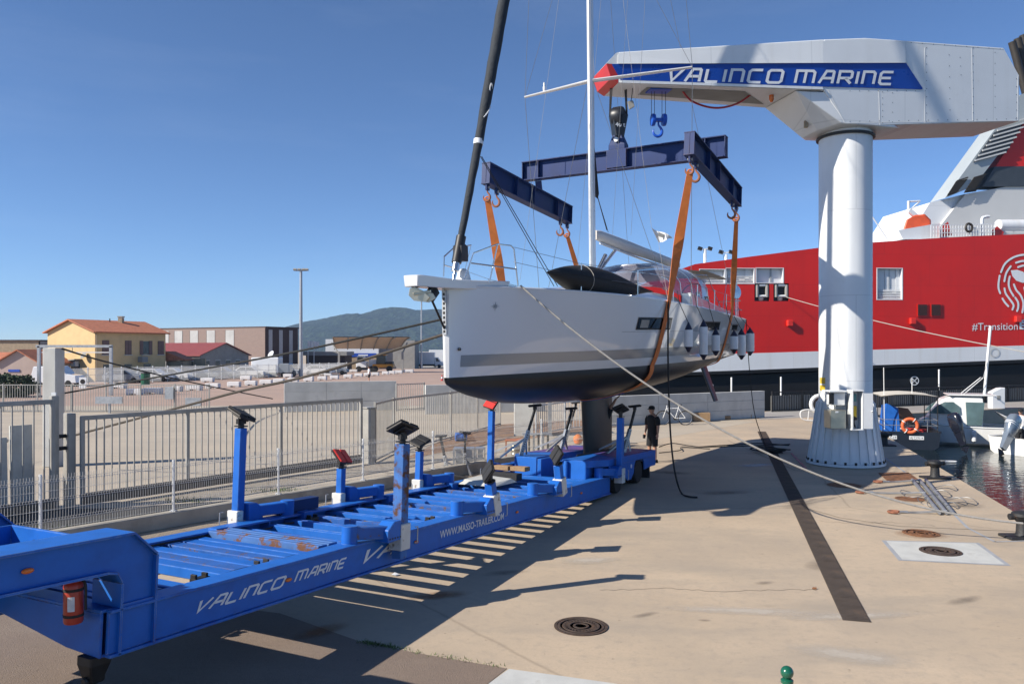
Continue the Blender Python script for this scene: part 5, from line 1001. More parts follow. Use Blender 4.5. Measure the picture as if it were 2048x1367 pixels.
# ---------------------------------------------------------------- red ferry beyond the pier
FO = V((13.7, 58, WZ)); FT = V((1, .08, 0)).normalized(); FNm = V((FT.y, -FT.x, 0))      # hull side plane, FNm towards the camera
FE = thing('ferry', 'large red and white car ferry with grey slanted funnel moored behind the pier', 'ferry', FO, (0, 0, math.atan2(FT.y, FT.x)))
def fpl(px, py, off=0):                                          # point on the hull side seen at px,py (off = metres outboard)
    k = (px - 1024) / F; o = FO + FNm * off; x = (o.x - k * o.y) / (k * FT.y - FT.x); q = o + FT * x; return V((q.x, q.y, H - (py - HOR) / F * q.y))
yt = lambda px: interp(px, [1244, 1310, 1390, 1500, 1640, 1745, 1900, 2048, 2500], [590, 556, 528, 513, 495, 484.5, 474, 468, 450])
ys = lambda px: interp(px, [1244, 1500, 2048, 2500], [713, 706, 690.5, 678]); ye = lambda px: interp(px, [1244, 1500, 2048, 2500], [749, 740, 719, 703])
PXS = [1244, 1270, 1310, 1350, 1390, 1450, 1500, 1570, 1640, 1700, 1745, 1800, 1850, 1900, 1950, 2000, 2048, 2120, 2250, 2400]
hv = []                                                          # hull side is a thick shell
def shell(y0, y1, name, m, off=0, th=.3, holes=()):
    b = MB(); b.loft([[fpl(px, y0(px), off), fpl(px, y1(px), off), fpl(px, y1(px), off - th), fpl(px, y0(px), off - th)] for px in PXS], True, True); return b.build(name, m, FE)
ybk = lambda px: ye(px) + .3
# red side with window openings: built as strips between the openings
OP = [(1400, 1449, 539, 566), (1453, 1508, 537, 566), (1513, 1566, 536.5, 565), (1755, 1804, 537, 598), (1509, 1539, 566.5, 602), (1547, 1578, 566.5, 602)]
xs = sorted(set([1244, 1270, 1310, 1350, 1390, 1500, 1640, 1745, 1850, 1950, 2048, 2250, 2400] + [p for o in OP for p in o[:2]]))
b = MB()
for x0, x1 in zip(xs, xs[1:]):
    xm = (x0 + x1) / 2; cuts = sorted((o[2], o[3]) for o in OP if o[0] <= xm <= o[1]); segs = []; a0 = yt(x0); a1 = yt(x1)
    for c0_, c1_ in cuts: segs.append((a0, a1, c0_, c0_)); a0 = a1 = c1_
    segs.append((a0, a1, ys(x0), ys(x1)))
    for p0, p1, q0, q1 in segs:
        if q0 - p0 < .8: continue
        r = [fpl(x0, p0), fpl(x1, p1), fpl(x1, q1), fpl(x0, q0)]; b.prism(r, -FNm * .08)
red = b.build('hull_side', 'ferry_red', FE)
shell(ys, ye, 'white_band', 'ferry_white', .02); shell(ye, lambda p: interp(p, [1244, 2500], [850, 850]), 'black_hull', 'ferry_black', 0)
b = MB(); b.loft([[fpl(px, ye(px) - .5, .02), fpl(px, ye(px) - .5, .35), fpl(px, ye(px) + 6, .35), fpl(px, ye(px) + 9, .02)] for px in PXS], True, True); b.build('rubbing_strake', 'ferry_black', FE)
# end of the hull turning away, decks inside
a = fpl(1244, 590); z0 = WZ; MB().prism([V((a.x, a.y, a.z)), V((a.x, a.y, z0)), V((a.x - 5, a.y + 9, z0)), V((a.x - 5, a.y + 9, a.z + 1))], (.3, .1, 0)).build('hull_end', 'ferry_black', FE)
b = MB(); b.loft([[fpl(px, ye(px), -.3), fpl(px, ye(px), -18), fpl(px, ye(px), -18) - V((0, 0, .3)), fpl(px, ye(px), -.3) - V((0, 0, .3))] for px in (1270, 2400)], True, True); b.build('car_deck', 'ferry_grey', FE)
b = MB(); b.loft([[fpl(px, yt(px) + 4, -.3), fpl(px, 740, -.3), fpl(px, 740, -.5), fpl(px, yt(px) + 4, -.5)] for px in (1390, 2400)], True, True); b.build('inner_bulkhead', 'ferry_white', FE)
b = MB(); b.loft([[fpl(px, yt(px) + 2.5, -.6), fpl(px, yt(px) + 2.5, -14), fpl(px, yt(px) + 2.5, -14) - V((0, 0, .12)), fpl(px, yt(px) + 2.5, -.6) - V((0, 0, .12))] for px in PXS[2:]], True, True); b.build('weather_deck', 'ferry_white', FE)
for x0, x1, y0, y1 in OP[:4]:                                    # white frames of the openings
    w_ = 1.8; b = MB()
    for p in (((x0 - w_, y0 - w_), (x1 + w_, y0)), ((x0 - w_, y1), (x1 + w_, y1 + w_)), ((x0 - w_, y0), (x0, y1)), ((x1, y0), (x1 + w_, y1))): a = fpl(*p[0], .02); c = fpl(*p[1], .02); b.prism([a, V((c.x, c.y, a.z)), c, V((a.x, a.y, c.z))], -FNm * .35)
    b.build('opening_frame', 'ferry_white', FE)
for i, px in enumerate((1418, 1470, 1490, 1540, 1770, 1776, 1792)):
    a = fpl(px, 537, -.24); c = fpl(px + (3 if i % 2 else 8), 602 if px > 1700 else 566, -.24); MB().prism([a, V((c.x, c.y, a.z)), c, V((a.x, a.y, c.z))], -FNm * .04).build('inner_frame', ['ferry_white', 'ferry_grey'][i % 2], FE)
rl = MB()
for k in range(4): rl.tube([fpl(1396, 565 + k * -4, -.15), fpl(1508, 565 - k * 4, -.15)], .03, 5); rl.tube([fpl(1752, 597 - k * 5, -.15), fpl(1806, 597 - k * 5, -.15)], .03, 5)
for k in range(22): rl.cyl(fpl(1757 + k * 2.2, 598, -.15), fpl(1757 + k * 2.2, 578, -.15), .02, 4)
rl.build('inner_rails', 'ferry_white', FE, kind='stuff')
for x0, x1, y0, y1 in OP[4:]:                                    # roller fairleads
    b = MB(); a = fpl(x0, y0, -.22); c = fpl(x1, y1, -.22); b.prism([a, V((c.x, c.y, a.z)), c, V((a.x, a.y, c.z))], -FNm * .05); fl_ = b.build('mooring_opening', 'black_plastic', FE)
    for px in (x0 + 5, x1 - 5): MB().cyl(fpl(px, y0 + 3, -.1), fpl(px, y1 - 8, -.1), .13, 12).build('roller', 'plaster_grey', fl_, True)
    MB().cyl(fpl(x0 + 9, y0 + 4, -.12), fpl(x1 - 9, y0 + 4, -.12), .1, 10).build('roller', 'ferry_white', fl_, True); MB().cyl(fpl(x0 + 8, y1 - 10, -.12), fpl(x1 - 8, y1 - 10, -.12), .1, 10).build('roller', 'white_paint', fl_, True); MB().ball(fpl(x0 + 12, y1 - 5, -.3), .22, 10, 8).build('rope_coil', 'boat_cream', fl_, True)
for px, py in ((1578, 646), (1823, 642), (2033, 638)): c = fpl(px, py, .0); MB().prism([fpl(px - 5.5, py - 6), fpl(px + 5.5, py - 6), fpl(px + 5.5, py + 6), fpl(px - 5.5, py + 6)], FNm * .28).build('side_box', 'ferry_red_bright', FE, bevel=.03)
for x0 in (1835, 1862):                                          # louvred vents
    b = MB(); a = fpl(x0, 608, .02); c = fpl(x0 + 20, 632, .02); v = MB().prism([fpl(x0 - 1, 607, .02), fpl(x0 + 21, 607, .02), fpl(x0 + 21, 633, .02), fpl(x0 - 1, 633, .02)], FNm * .05).build('vent_frame', 'ferry_red', FE)
    b = MB(); [b.beam(fpl(x0 + 1, 609.5 + k * 2.2, .1), fpl(x0 + 19, 609.5 + k * 2.2, .1), .03, .05) for k in range(10)]; b.build('vent_louvres', 'louvre_dark', v, kind='stuff'); MB().prism([fpl(x0 + 1, 609, .071), fpl(x0 + 19, 609, .071), fpl(x0 + 19, 631, .071), fpl(x0 + 1, 631, .071)], FNm * .004).build('vent_back', 'crane_red', v)
# lettering, leaf and fingerprint emblem, draught symbols
font_text('#Transition', lambda u, v: fpl(lerp(1944, 2035.5, u), lerp(660, 659, u) - v * 14.5, .03), 1).build('lettering', 'letter_white', FE, fix=False)
font_text('É', lambda u, v: fpl(lerp(2039, 2051, u), 657.5 - v * 14, .03), 1, bold=.04).build('lettering', 'letter_white', FE, fix=False)
ez = lambda x, y: (1880 + x * .1755, 480 + y * .1755)
def arc(pts, w_=22):
    Lf, Rt = ribbon([V(p) for p in [(q.x, q.y) for q in spline([V((x, y, 0)) for x, y in pts], 5)]], w_); b = MB()
    for i in range(len(Lf) - 1): b.quad(*[fpl(*ez(*p), .03) for p in (Lf[i], Rt[i], Rt[i + 1], Lf[i + 1])])
    for e in (pts[0], pts[-1]): b.poly([fpl(*ez(e[0] + w_ / 2 * math.cos(a), e[1] + w_ / 2 * math.sin(a)), .032) for a in [2 * math.pi * k / 12 for k in range(12)]])
    b.build('emblem_stroke', 'letter_white', FE, fix=False)
for pts in ([(695, 365), (740, 270), (830, 200), (940, 168), (1040, 175), (1130, 220)], [(680, 405), (667, 490), (668, 550), (686, 605)], [(806, 298), (755, 375), (733, 468)], [(866, 258), (940, 238), (1020, 245)], [(890, 308), (950, 290), (1010, 298)], [(795, 415), (782, 490), (795, 560), (838, 636)], [(735, 550), (750, 610), (800, 680), (838, 740), (825, 790)], [(712, 665), (740, 710), (778, 752)], [(858, 655), (890, 710), (890, 770), (878, 806)], [(842, 505), (870, 570), (920, 630), (950, 720), (938, 822)], [(960, 540), (985, 640), (1010, 740), (1005, 830)]): arc(pts)
b = MB(); b.poly([fpl(*ez(x, y), .03) for x, y in ((806, 345), (880, 338), (950, 362), (1000, 420), (1005, 480), (940, 486), (870, 462), (825, 410))]); b.build('emblem_leaf', 'letter_white', FE, fix=False)
def ring(px, py, r, w_, m, cross=False, off=.04):
    b = MB(); pts = [V((px + r * math.cos(a), py + r * math.sin(a))) for a in [2 * math.pi * k / 28 for k in range(29)]]; Lf, Rt = ribbon(pts, w_); [b.quad(*[fpl(p.x, p.y, off) for p in (Lf[i], Rt[i], Rt[i + 1], Lf[i + 1])]) for i in range(28)]
    if cross:
        for s in (1, -1): Lf, Rt = ribbon([V((px - r * .7, py - s * r * .7)), V((px + r * .7, py + s * r * .7))], w_); b.quad(*[fpl(p.x, p.y, off + .003) for p in (Lf[0], Rt[0], Rt[1], Lf[1])])
    b.build('hull_symbol', m, FE, fix=False)
ring(1829, 761, 8.2, 1.6, 'letter_white', True); ring(1990, 705, 8.5, 1.8, 'ferry_light_grey', False, .05); ring(1703, 703, 6, 1.2, 'ferry_light_grey', False, .05)
# superstructure: funnel, white deck house, lifeboat, rafts
def fq(px, py, off): return fpl(px, py, -off)
MB().prism([fq(*p, 5) for p in ((1862, 432), (1935, 388), (1890, 470), (1838, 474))], FNm * -6).build('deck_house', 'ferry_white', FE) if False else None
MB().prism([fq(*p, 5) for p in ((1860, 405), (1930, 388), (1886, 440), (1880, 478), (1800, 482), (1816, 462), (1838, 440))], FNm * -7).build('deck_house', 'ferry_white', FE)
MB().prism([fq(*p, 4.6) for p in ((1931, 388), (2020, 372), (2300, 372), (2300, 474), (1860, 480), (1890, 440))], FNm * -1.5).build('side_screen', 'ferry_light_grey', FE)
MB().prism([fq(*p, 4.5) for p in ((1990, 333), (2300, 330), (2300, 373), (1965, 373))], FNm * -1.4).build('charcoal_band', 'ferry_charcoal', FE)
MB().prism([fq(*p, 4.5) for p in ((2055, 236), (2300, 150), (2300, 331), (1992, 333))], FNm * -1.4).build('red_fin', 'ferry_red', FE)
fn = MB().prism([fq(*p, 4.3) for p in ((1890, 396), (1948, 372), (2062, 225), (2065, 180), (2040, 190), (1985, 265), (1940, 327))], FNm * -2).build('funnel_casing', 'ferry_grey', FE)
MB().prism([fq(*p, 4.28) for p in ((1893, 392), (1912, 362), (1935, 358), (1912, 386))], FNm * .05).build('louvre_panel', 'louvre_dark', fn); MB().prism([fq(*p, 4.28) for p in ((1927, 386), (1948, 354), (1973, 347), (1951, 383))], FNm * .05).build('louvre_panel', 'louvre_dark', fn)
b = MB()
for k in range(7):
    for x0, y0 in ((1896, 388), (1930, 382)): a = fq(x0 + k * 3.0, y0 - k * 4.4, 4.2); c = fq(x0 + 21 + k * 3.2, y0 - 7 - k * 4.4, 4.2); b.beam(a, c, .05, .1)
b.build('louvre_blades', 'louvre_dark', fn, kind='stuff')
MB().prism([fq(*p, 4.28) for p in ((1946, 325), (1988, 265), (2045, 245), (2012, 305))], FNm * .05).build('grille_panel', 'ferry_charcoal', fn)
for k in range(8): a = fq(1950 + k * 7.5, 321 - k * 10, 4.15); c = fq(2012 + k * 7, 304 - k * 10, 4.15); MB().beam(a, c, .09, .12).build('grille_bar', 'ferry_light_grey', fn)
for k in range(5): MB().tube([fq(2066 + k * 10, 240 + k * 4, 6.5 + k * .5), fq(2024 + k * 11, 84 - k * 7, 6.5 + k * .5)], .3, 14).build('exhaust_pipe', 'louvre_dark', fn, True)
lb = MB().hull([fq(px, py, o) for o in (2.2, 4.2) for px, py in ((1806, 460), (1812, 440), (1830, 430), (1850, 428), (1862, 440), (1862, 468), (1815, 468))]).build('lifeboat', 'lifeboat_orange', FE, bevel=.1)
MB().beam(fq(1817, 420, 2.5), fq(1855, 452, 2.5), .35, .3).cyl(fq(1817, 426, 2.5), fq(1817, 402, 2.5), .1).cyl(fq(1817, 403, 2.5), fq(1840, 402, 2.5), .07).cyl(fq(1820, 420, 2.5), fq(1838, 404, 2.5), .06).build('davit', 'ferry_white', FE)
MB().prism([fq(*p, 1.2) for p in ((1797, 460), (1880, 446), (1880, 478), (1806, 478))], FNm * -1).build('boat_platform', 'ferry_white', FE)
for px in (1996, 2020, 2046):
    MB().cyl(fq(px, 452, 1.5), fq(px + 26, 452, 1.5), .5, 14).build('life_raft', 'ferry_white', FE, True); MB().cyl(fq(px, 466, 1.5), fq(px + 26, 466, 1.5), .38, 12).build('raft_cradle', 'ferry_light_grey', FE, True)
rl = MB()
for k in range(24): px = 1862 + k * 5.5; rl.cyl(fq(px, 475 - k * .2, .6), fq(px, 450 - k * .1, .6), .03, 4)
for y in (450, 458, 466): rl.tube([fq(1862, y, .6), fq(1990, y - 2.5, .6)], .03, 4)
rl.build('deck_rails', 'ferry_white', FE, kind='stuff')
MB().hull([fq(px, py, .8 + o) for o in (0, .6) for px, py in ((1884, 452), (1896, 443), (1904, 470), (1882, 474))]).build('red_hose_box', 'crane_red', FE); MB().hull([fq(px, py, .8 + o) for o in (0, .8) for px, py in ((1982, 462), (1994, 452), (2008, 464), (2004, 474), (1984, 472))]).build('red_cover', 'crane_red', FE)
MB().tube([fq(1938 + 6.5 * math.cos(a), 455 + 8 * math.sin(a), .5) for a in [2 * math.pi * k / 18 for k in range(18)]], .09, 6, closed=True).build('lifebuoy', 'louvre_dark', FE, True)
MB().tube(spline([fq(1966, 474, .7), fq(1964, 440, .7), fq(1970, 434, .7), fq(1978, 433, .7)]), .12, 8).build('vent_pipe', 'ferry_white', FE, True)
for px, py, hgt in ((1410, 505, 24), (1452, 512, 12)):
    MB().cyl(fq(px, yt(px) + 3, 3), fq(px, py - hgt * .3, 3), .12, 8).beam(fq(px - 11, py - 6, 3), fq(px + 11, py - 8, 3), .08, .08).build('floodlight_mast', 'ferry_white', FE)
    for s in (-10, 10): q = fq(px + s, py - 8, 3); MB().box(q, (.32, .25, .26), Matrix.Rotation(.3, 3, 'Y')).build('floodlight', 'dark_metal', FE)
MB().tube([fq(1745, 434, 1), fq(1776, 480, 1)], .05, 5).build('stay_rope', 'ferry_white', FE)
# mooring hawser from the ferry to the right
tag(MB().tube(catenary(fpl(1573, 594, .1), P(2120, 716, 38), .25, 16), .028, 6).build('ferry_hawser', 'rope_grey', smooth=True), 'long pale mooring hawser running from the ferry roller opening towards the quay', 'rope')
# ---------------------------------------------------------------- quay fittings
DA = G(1714, 1242); DB = V((DA.x + .262 * 24.5, DA.y + 24.5, 0)); dd = (DB - DA).normalized()
dg = thing('drain_channel', 'long brown steel drain grating strip running across the quay', 'drain', DA)
first = None
for i in range(25):
    q = dd * (i + .5)
    if first is None:
        b = MB(); Rz = Matrix.Rotation(math.atan2(dd.y, dd.x), 3, 'Z'); b.box((0, 0, .002), (.985, .345, .012), Rz)
        for k in range(16): b.box(Rz @ V((-.46 + k * .0613, 0, .011)), (.03, .31, .006), Rz)
        first = b.build('grate', 'grating', dg, local=True); first.location = q
    else: inst(first, 'grate', dg, q)
def manhole(px, py, r, lab, m='cast_iron', ring=True):
    c = G(px, py); t = thing('manhole_cover', lab, 'manhole', c)
    MB().lathe([(r, 0), (r, .012), (r - .035, .014), (r - .04, .008), (.02, .008)], c, (0, 0, 1), 40).build('lid', m, t, 30)
    b = MB()
    for rr in (.25, .45, .65, .82): b.lathe([(r * rr - .018, .008), (r * rr - .014, .0145), (r * rr + .014, .0145), (r * rr + .018, .008)], c, (0, 0, 1), 40)
    for k in range(28): a = 2 * math.pi * k / 28; b.box(c + V((math.cos(a) * r * .55, math.sin(a) * r * .55, .011)), (.05, .02, .008), Matrix.Rotation(a, 3, 'Z'))
    b.build('lid_pattern', m, t, kind='stuff')
    if ring: MB().lathe([(r + .11, .001), (r + .11, .003), (r + .01, .004), (r + .01, .001)], c, (0, 0, 1), 40).build('collar', 'kerb_concrete', t)
    return t
manhole(1162, 1252, .345, 'round dark iron manhole cover with ringed pattern, alone on the open concrete', 'cast_iron', False)
manhole(1842, 1066, .33, 'rusty orange manhole cover just beyond the pale slab', 'rust', False)
sb = thing('patched_slab', 'pale concrete slab with grey painted border let into the quay', 'slab', G(1880, 1105))
co = [G(1763, 1080), G(1958, 1085), G(2022, 1131), G(1797, 1120)]; ce = sum(co, V()) / 4
MB().prism([p + V((0, 0, .003)) for p in co], (0, 0, .002)).build('border', 'sealant_grey', sb); MB().prism([ce + (p - ce) * .91 + V((0, 0, .0052)) for p in co], (0, 0, .004)).build('slab', 'pale_concrete', sb)
t = manhole(1881, 1103, .34, 'brown iron manhole cover in the middle of the pale slab', 'cast_iron', False); t.location.z += .0095
for px, py, r, lab in ((1820, 997, .33, 'flat rust-stained round cover near the bundle of poles'), (1688, 970, .42, 'dark rust-stained round cover in the crane shadow')):
    c = G(px, py); tag(MB().lathe([(r, .001), (r, .006), (.02, .007)], c, (0, 0, 1), 36).build('round_cover', 'rust'), lab, 'manhole')
b = MB(); b.prism([p + V((0, 0, .004)) for p in (G(1757, 946), G(1817, 945), G(1840, 961), G(1777, 964))], (0, 0, .015)); tag(b.build('steel_plate', 'rust', bevel=.004), 'flat rusty steel plate lying on the quay by the bollard', 'plate')
def joint(pts, m, w_, lab, nm='joint_strip'):
    b = MB(); pts = [G(*p) for p in pts]
    for a, c in zip(pts, pts[1:]): d = (c - a).normalized(); s_ = V((-d.y, d.x, 0)) * w_; b.quad(*[p + V((0, 0, .0045)) for p in (a - s_, a + s_, c + s_, c - s_)])
    tag(b.build(nm, m, fix=False), lab, 'joint')
joint([(1770, 915), (1860, 980), (1935, 1055), (1990, 1083), (2048, 1081), (2100, 1080)], 'sealant_grey', .03, 'grey sealed joint running along the quay edge on the right')
joint([(1600, 1012), (1680, 1035), (1800, 1052), (2048, 1063)], 'rope_black', .008, 'thin dark crack line across the quay on the right')
joint([(1455, 880), (1590, 940), (1680, 950), (1750, 950)], 'rope_black', .008, 'thin dark joint line in the crane shadow')
def bollard(px, py, s, lab):
    c = G(px, py); t = thing('mooring_bollard', lab, 'bollard', c, group='quay bollards')
    MB().box(c + V((0, 0, .025)), (.7 * s, .42 * s, .05)).build('base_plate', 'bollard_black', t, bevel=.01)
    MB().lathe([(.15 * s, .04), (.12 * s, .1), (.11 * s, .3 * s), (.16 * s, .36 * s), (.2 * s, .42 * s), (.19 * s, .47 * s), (.1 * s, .5 * s), (.01, .505 * s)], c, (0, 0, 1), 20).build('post', 'bollard_black', t, True)
    MB().cyl(c + V((-.26 * s, 0, .4 * s)), c + V((.26 * s, 0, .42 * s)), .06 * s, 10).build('cross_pin', 'bollard_black', t, True)
bollard(1870, 956, 1.0, 'black mooring bollard on the quay edge near the rusty plate'); bollard(1769, 891, 1.0, 'black mooring bollard behind the crane foot'); bollard(2046, 1075, 1.0, 'black mooring bollard holding the long grey line from the yacht')
# bundle of poles with wire strops and hooks
for dx in (-14, 0, 13): a = G(1838 + dx, 962); c = G(1893 + dx, 1030); tag(MB().tube([a + V((0, 0, .05)), a.lerp(c, .02) + V((0, 0, .05)), c.lerp(a, .02) + V((0, 0, .05)), c + V((0, 0, .05))], [.03, .045, .045, .03], 12).build('lifting_pole', 'galvanised', smooth=True), 'grey lifting pole in the bundle on the quay edge, %s' % {-14: 'nearest the rusty plate', 0: 'middle one', 13: 'nearest the water'}[dx], 'pole', 'bundle of lifting poles')
for i, (a, c) in enumerate((((1788, 1026), (1893, 1030)), ((1722, 986), (1850, 992)), ((1757, 965), (1838, 966)))):
    t = thing('wire_strop', ['wire strop with rusty hook lowest of the three by the poles', 'wire strop with shackle in the middle of the three by the poles', 'wire strop with shackle beside the rusty steel plate'][i], 'wire strop', G(*a))
    p0 = G(*a); p1 = G(*c); md = p0.lerp(p1, .5) + V((0, .06, 0)); MB().tube(spline([p0 + V((.15, 0, .03)), md + V((0, 0, .02)), p1 + V((0, 0, .09))]), .013, 6).tube(spline([p0 + V((.15, .03, .03)), md + V((0, .12, .02)), p1 + V((.05, .06, .09))]), .013, 6).build('wire', 'galvanised', t, True)
    MB().cyl(p0 + V((.12, .01, .03)), p0 + V((.3, .02, .03)), .024, 8).build('ferrule', 'galvanised', t)
    MB().tube([p0 + V((.14 * math.cos(q) * .8, .1 * math.sin(q), .035)) for q in [2 * math.pi * k / 14 for k in range(12)]], .028, 8).build('hook', 'rust_hook', t, True)
b = MB(); random.seed(5)
for i in range(5):
    c = G(1860 + random.uniform(-10, 45), 965 + random.uniform(0, 55)); r0 = random.uniform(.25, .5); b.tube([c + V((r0 * 1.2 * math.cos(q), r0 * .8 * math.sin(q), .05 + .05 * math.sin(3 * q))) for q in [2 * math.pi * k / 24 for k in range(24)]], .009, 5, closed=True)
tag(b.build('cable_loops', 'wire', smooth=True), 'loose loops of thin steel cable around the pole bundle', 'cable')['kind'] = 'stuff'
# hose heap at the drain and odd debris
b = MB(); c = G(1541, 905)
for i in range(5): r0 = .22 + .06 * i; b.tube([c + V((random.uniform(-.1, .1) + r0 * 1.3 * math.cos(q), r0 * math.sin(q) + random.uniform(-.02, .02), .03 + .025 * i + .03 * math.sin(2 * q + i))) for q in [2 * math.pi * k / 22 for k in range(22)]], .022, 6, closed=True)
tag(b.build('hose_heap', 'rope_black', smooth=True), 'tangled heap of dark hose on the drain in the yacht shadow', 'hose')
b = MB(); b.tube(spline([G(1400, 893), G(1460, 889, .02), G(1520, 886, .02), G(1578, 890, .02)]), .02, 6); tag(b.build('hose', 'rope_black', smooth=True), 'black hose lying from the trailer to the hose heap', 'hose')
b = MB(); p = [G(1583, 906, .02), G(1612, 936, .02)]; b.tube(p, .025, 6); tag(b.build('pink_rod', 'pink_mark'), 'thin pink rod lying in the shadow near the crane foot', 'rod')
for i, (px, py, s, m_, lab) in enumerate(((1624, 1177, .07, 'rust', 'small brown scrap lying on the quay right of the centre'), (307 + 0, 1032 - 2, .09, 'paper', 'crumpled white paper on the ground by the kerb'), (790, 1149, .16, 'paper', 'white scrap of paper in the trailer shadow'))):
    c = G(px, py); tag(MB().hull([c + V((random.uniform(-s, s), random.uniform(-s, s) * .5, random.uniform(.0, .03))) for k in range(9)]).build('litter', m_), lab, 'litter')
# green post at the bottom edge
gb = thing('green_bollard', 'small dark green post with a ball top at the bottom edge', 'bollard', (2.21, 6.4, 0)); c = V((2.21, 6.4, 0))
MB().lathe([(.06, 0), (.045, .03), (.036, .1), (.036, .86), (.05, .865), (.05, .885), (.03, .9)], c, (0, 0, 1), 20).build('shaft', 'bollard_green', gb, True); MB().ball(c + V((0, 0, .945)), .052, 20, 12).build('ball', 'bollard_green', gb, True)
# ---------------------------------------------------------------- ropes
def rope(pts, r, m, lab, cat='rope', sp=True): b = MB(); b.tube(spline(pts, 10) if sp else pts, r, 8); return tag(b.build('rope', m, smooth=True), lab, cat)
bowp = YW @ yp(.09, -(bd_(.09) + .02), sh_(.09) + .06)
rope(catenary(bowp, P(2046, 1046, 14.65), .98, 30), .02, 'rope_grey', 'long grey mooring line from the yacht bow to the bollard near the pale slab', 'rope', False)
rope([YW @ yp(.10, .95, 1.2), P(620, 697, 18.5), P(420, 735, 21.5), P(128, 786, 24.6)], .025, 'rope_black', 'thick dark upper line from the yacht bow to the concrete pillar')
rope([YW @ yp(.09, .75, .9), P(640, 745, 18), P(480, 782, 19.5), P(390, 806, 20.5), P(126, 876, 23)], .031, 'rope_brown', 'thick brown lower line from the yacht bow across the gate')
rope([P(125, 697, 24.3), P(200, 720, 28), P(320, 750, 34), P(420, 772, 40), P(545, 797, 47)], .03, 'rope_black', 'thin black cable from the top of the pillar down to the car park', 'cable')
hs = YW @ yp(.42, -(bd_(.42) + .03), sh_(.42)); rope([hs, P(1336, 700, 19.6), P(1338, 800, 19.5), P(1342, 880, 19.6), P(1350, 945, 19.3), G(1362, 984, .04), G(1376, 992, .03), G(1395, 994, .025)], .022, 'rope_black', 'black hose hanging from the yacht rail down to the ground', 'hose')
rope([YW @ yp(.985, -(bd_(.985) + .03), sh_(.98)), P(1499, 740, 27.0), P(1510, 830, 27.2), G(1532, 893, .05)], .014, 'rope_black', 'thin black line hanging from the yacht stern to the hose heap')
rope([G(1318, 893, .02), G(1345, 886, .1), G(1380, 891, .05), G(1420, 893, .02), G(1580, 888, .02)], .018, 'rope_black', 'black rope lying behind the trailer tail')
rope([G(1318, 905, .02), G(1360, 900, .06), G(1365, 894, .04), G(1420, 897, .02)], .016, 'rope_black', 'second black rope with a loop at the trailer tail')
# ---------------------------------------------------------------- jack stands and odds and ends behind the trailer
def jack_stand(c, lean, h, lab, rot=0, pm='black_rubber'):
    t = thing('jack_stand', lab, 'jack stand', c, group='boat jack stands'); c = V(c); top = c + V((lean[0], lean[1], h)); md = c.lerp(top, .55)
    MB().beam(c, md, .09, .09).build('outer_tube', 'galvanised', t, bevel=.008); MB().beam(md, top, .06, .06).build('inner_tube', 'dark_metal', t, bevel=.006)
    for a in (rot, rot + 2.2, rot + 4.2): MB().beam(c.lerp(top, .38), V((c.x - lean[0] * 1.0 + .5 * math.cos(a), c.y + .5 * math.sin(a), c.z + .02)), .045, .045).build('strut', 'galvanised', t)
    b = MB(); [b.box(c.lerp(top, .1 + .05 * k) + V((0, -.047, 0)), (.05, .006, .02)) for k in range(9)]; b.build('tube_holes', 'black_plastic', t, kind='stuff')
    MB().cyl(top, top + V((0, 0, .08)), .05, 10).build('pad_joint', 'dark_metal', t); MB().box(top + V((0, 0, .1)), (.34, .26, .05), Matrix.Rotation(rot * .3 - .15, 3, 'Y')).build('pad', pm, t, bevel=.02)
def Gs(px, py): return G(px, py)
jack_stand(G(897, 950), (-.22, .1, 0)[:2], 1.0, 'grey jack stand with flat pad leaning left behind the trailer', .4)
jack_stand(G(930, 947), (0, 0), 1.08, 'upright jack stand in front of the aluminium crates', .9)
jack_stand(T(12.9, 2.15, .41), (.35, .1), 1.12, 'tall jack stand standing on the far wheel box, leaning right', .2)
jack_stand(T(15.0, 1.98, .41), (.3, .15), 1.02, 'jack stand on the far wheel box just left of the keel', .3)
jack_stand(G(1128, 893), (.45, .2), 1.5, 'pale tall jack stand half hidden behind the keel', .1)
jack_stand(T(15.6, .4, .41), (.32, .2), 1.12, 'jack stand with round black pad right of the keel beside the post', .1)
c = G(937, 940)
for k, (dx, w_) in enumerate(((-.3, .28), (0.02, .28), (.34, .26))):
    b = MB(); x0 = c.x + dx - w_ / 2; x1 = c.x + dx + w_ / 2; h_ = .62
    for x in (x0, x1):
        for y in (c.y, c.y + .35): b.beam((x, y, .01), (x, y, h_), .035, .035)
    for z in (.04, h_ / 2, h_): b.beam((x0, c.y, z), (x1, c.y, z), .03, .03); b.beam((x0, c.y + .35, z), (x1, c.y + .35, z), .03, .03); b.beam((x0, c.y, z), (x0, c.y + .35, z), .03, .03); b.beam((x1, c.y, z), (x1, c.y + .35, z), .03, .03)
    b.bx(x0, x1, c.y, c.y + .35, h_ + .016, h_ + .035); b.bx(x0 + .05, x1 - .05, c.y + .12, c.y + .25, .02, h_ - .04); tag(b.build('aluminium_crate', 'aluminium'), 'grey aluminium frame crate behind the trailer, %s of three' % ['left', 'middle', 'right'][k], 'crate', 'aluminium crates by the kerb')
b = MB(); q = T(11.2, 2.95, -.2); b.box(q, (.75, .05, .55), Matrix.Rotation(.5, 3, 'X') @ Matrix.Rotation(-.3, 3, 'Z')); tag(b.build('black_board', 'black_rubber', bevel=.01), 'black sheet leaning against the trailer beside the crates', 'board')
tb_ = thing('orange_table', 'small rusty orange metal table behind the trailer', 'table', G(1030, 918)); c = G(1030, 918)
MB().bx(c.x - .32, c.x + .32, c.y, c.y + .5, .58, .62).build('top', 'wood_orange', tb_, bevel=.01)
for x in (-.29, .29):
    for y in (.03, .47): MB().beam((c.x + x, c.y + y, 0), (c.x + x, c.y + y, .58), .05, .05).build('leg', 'wood_orange', tb_)
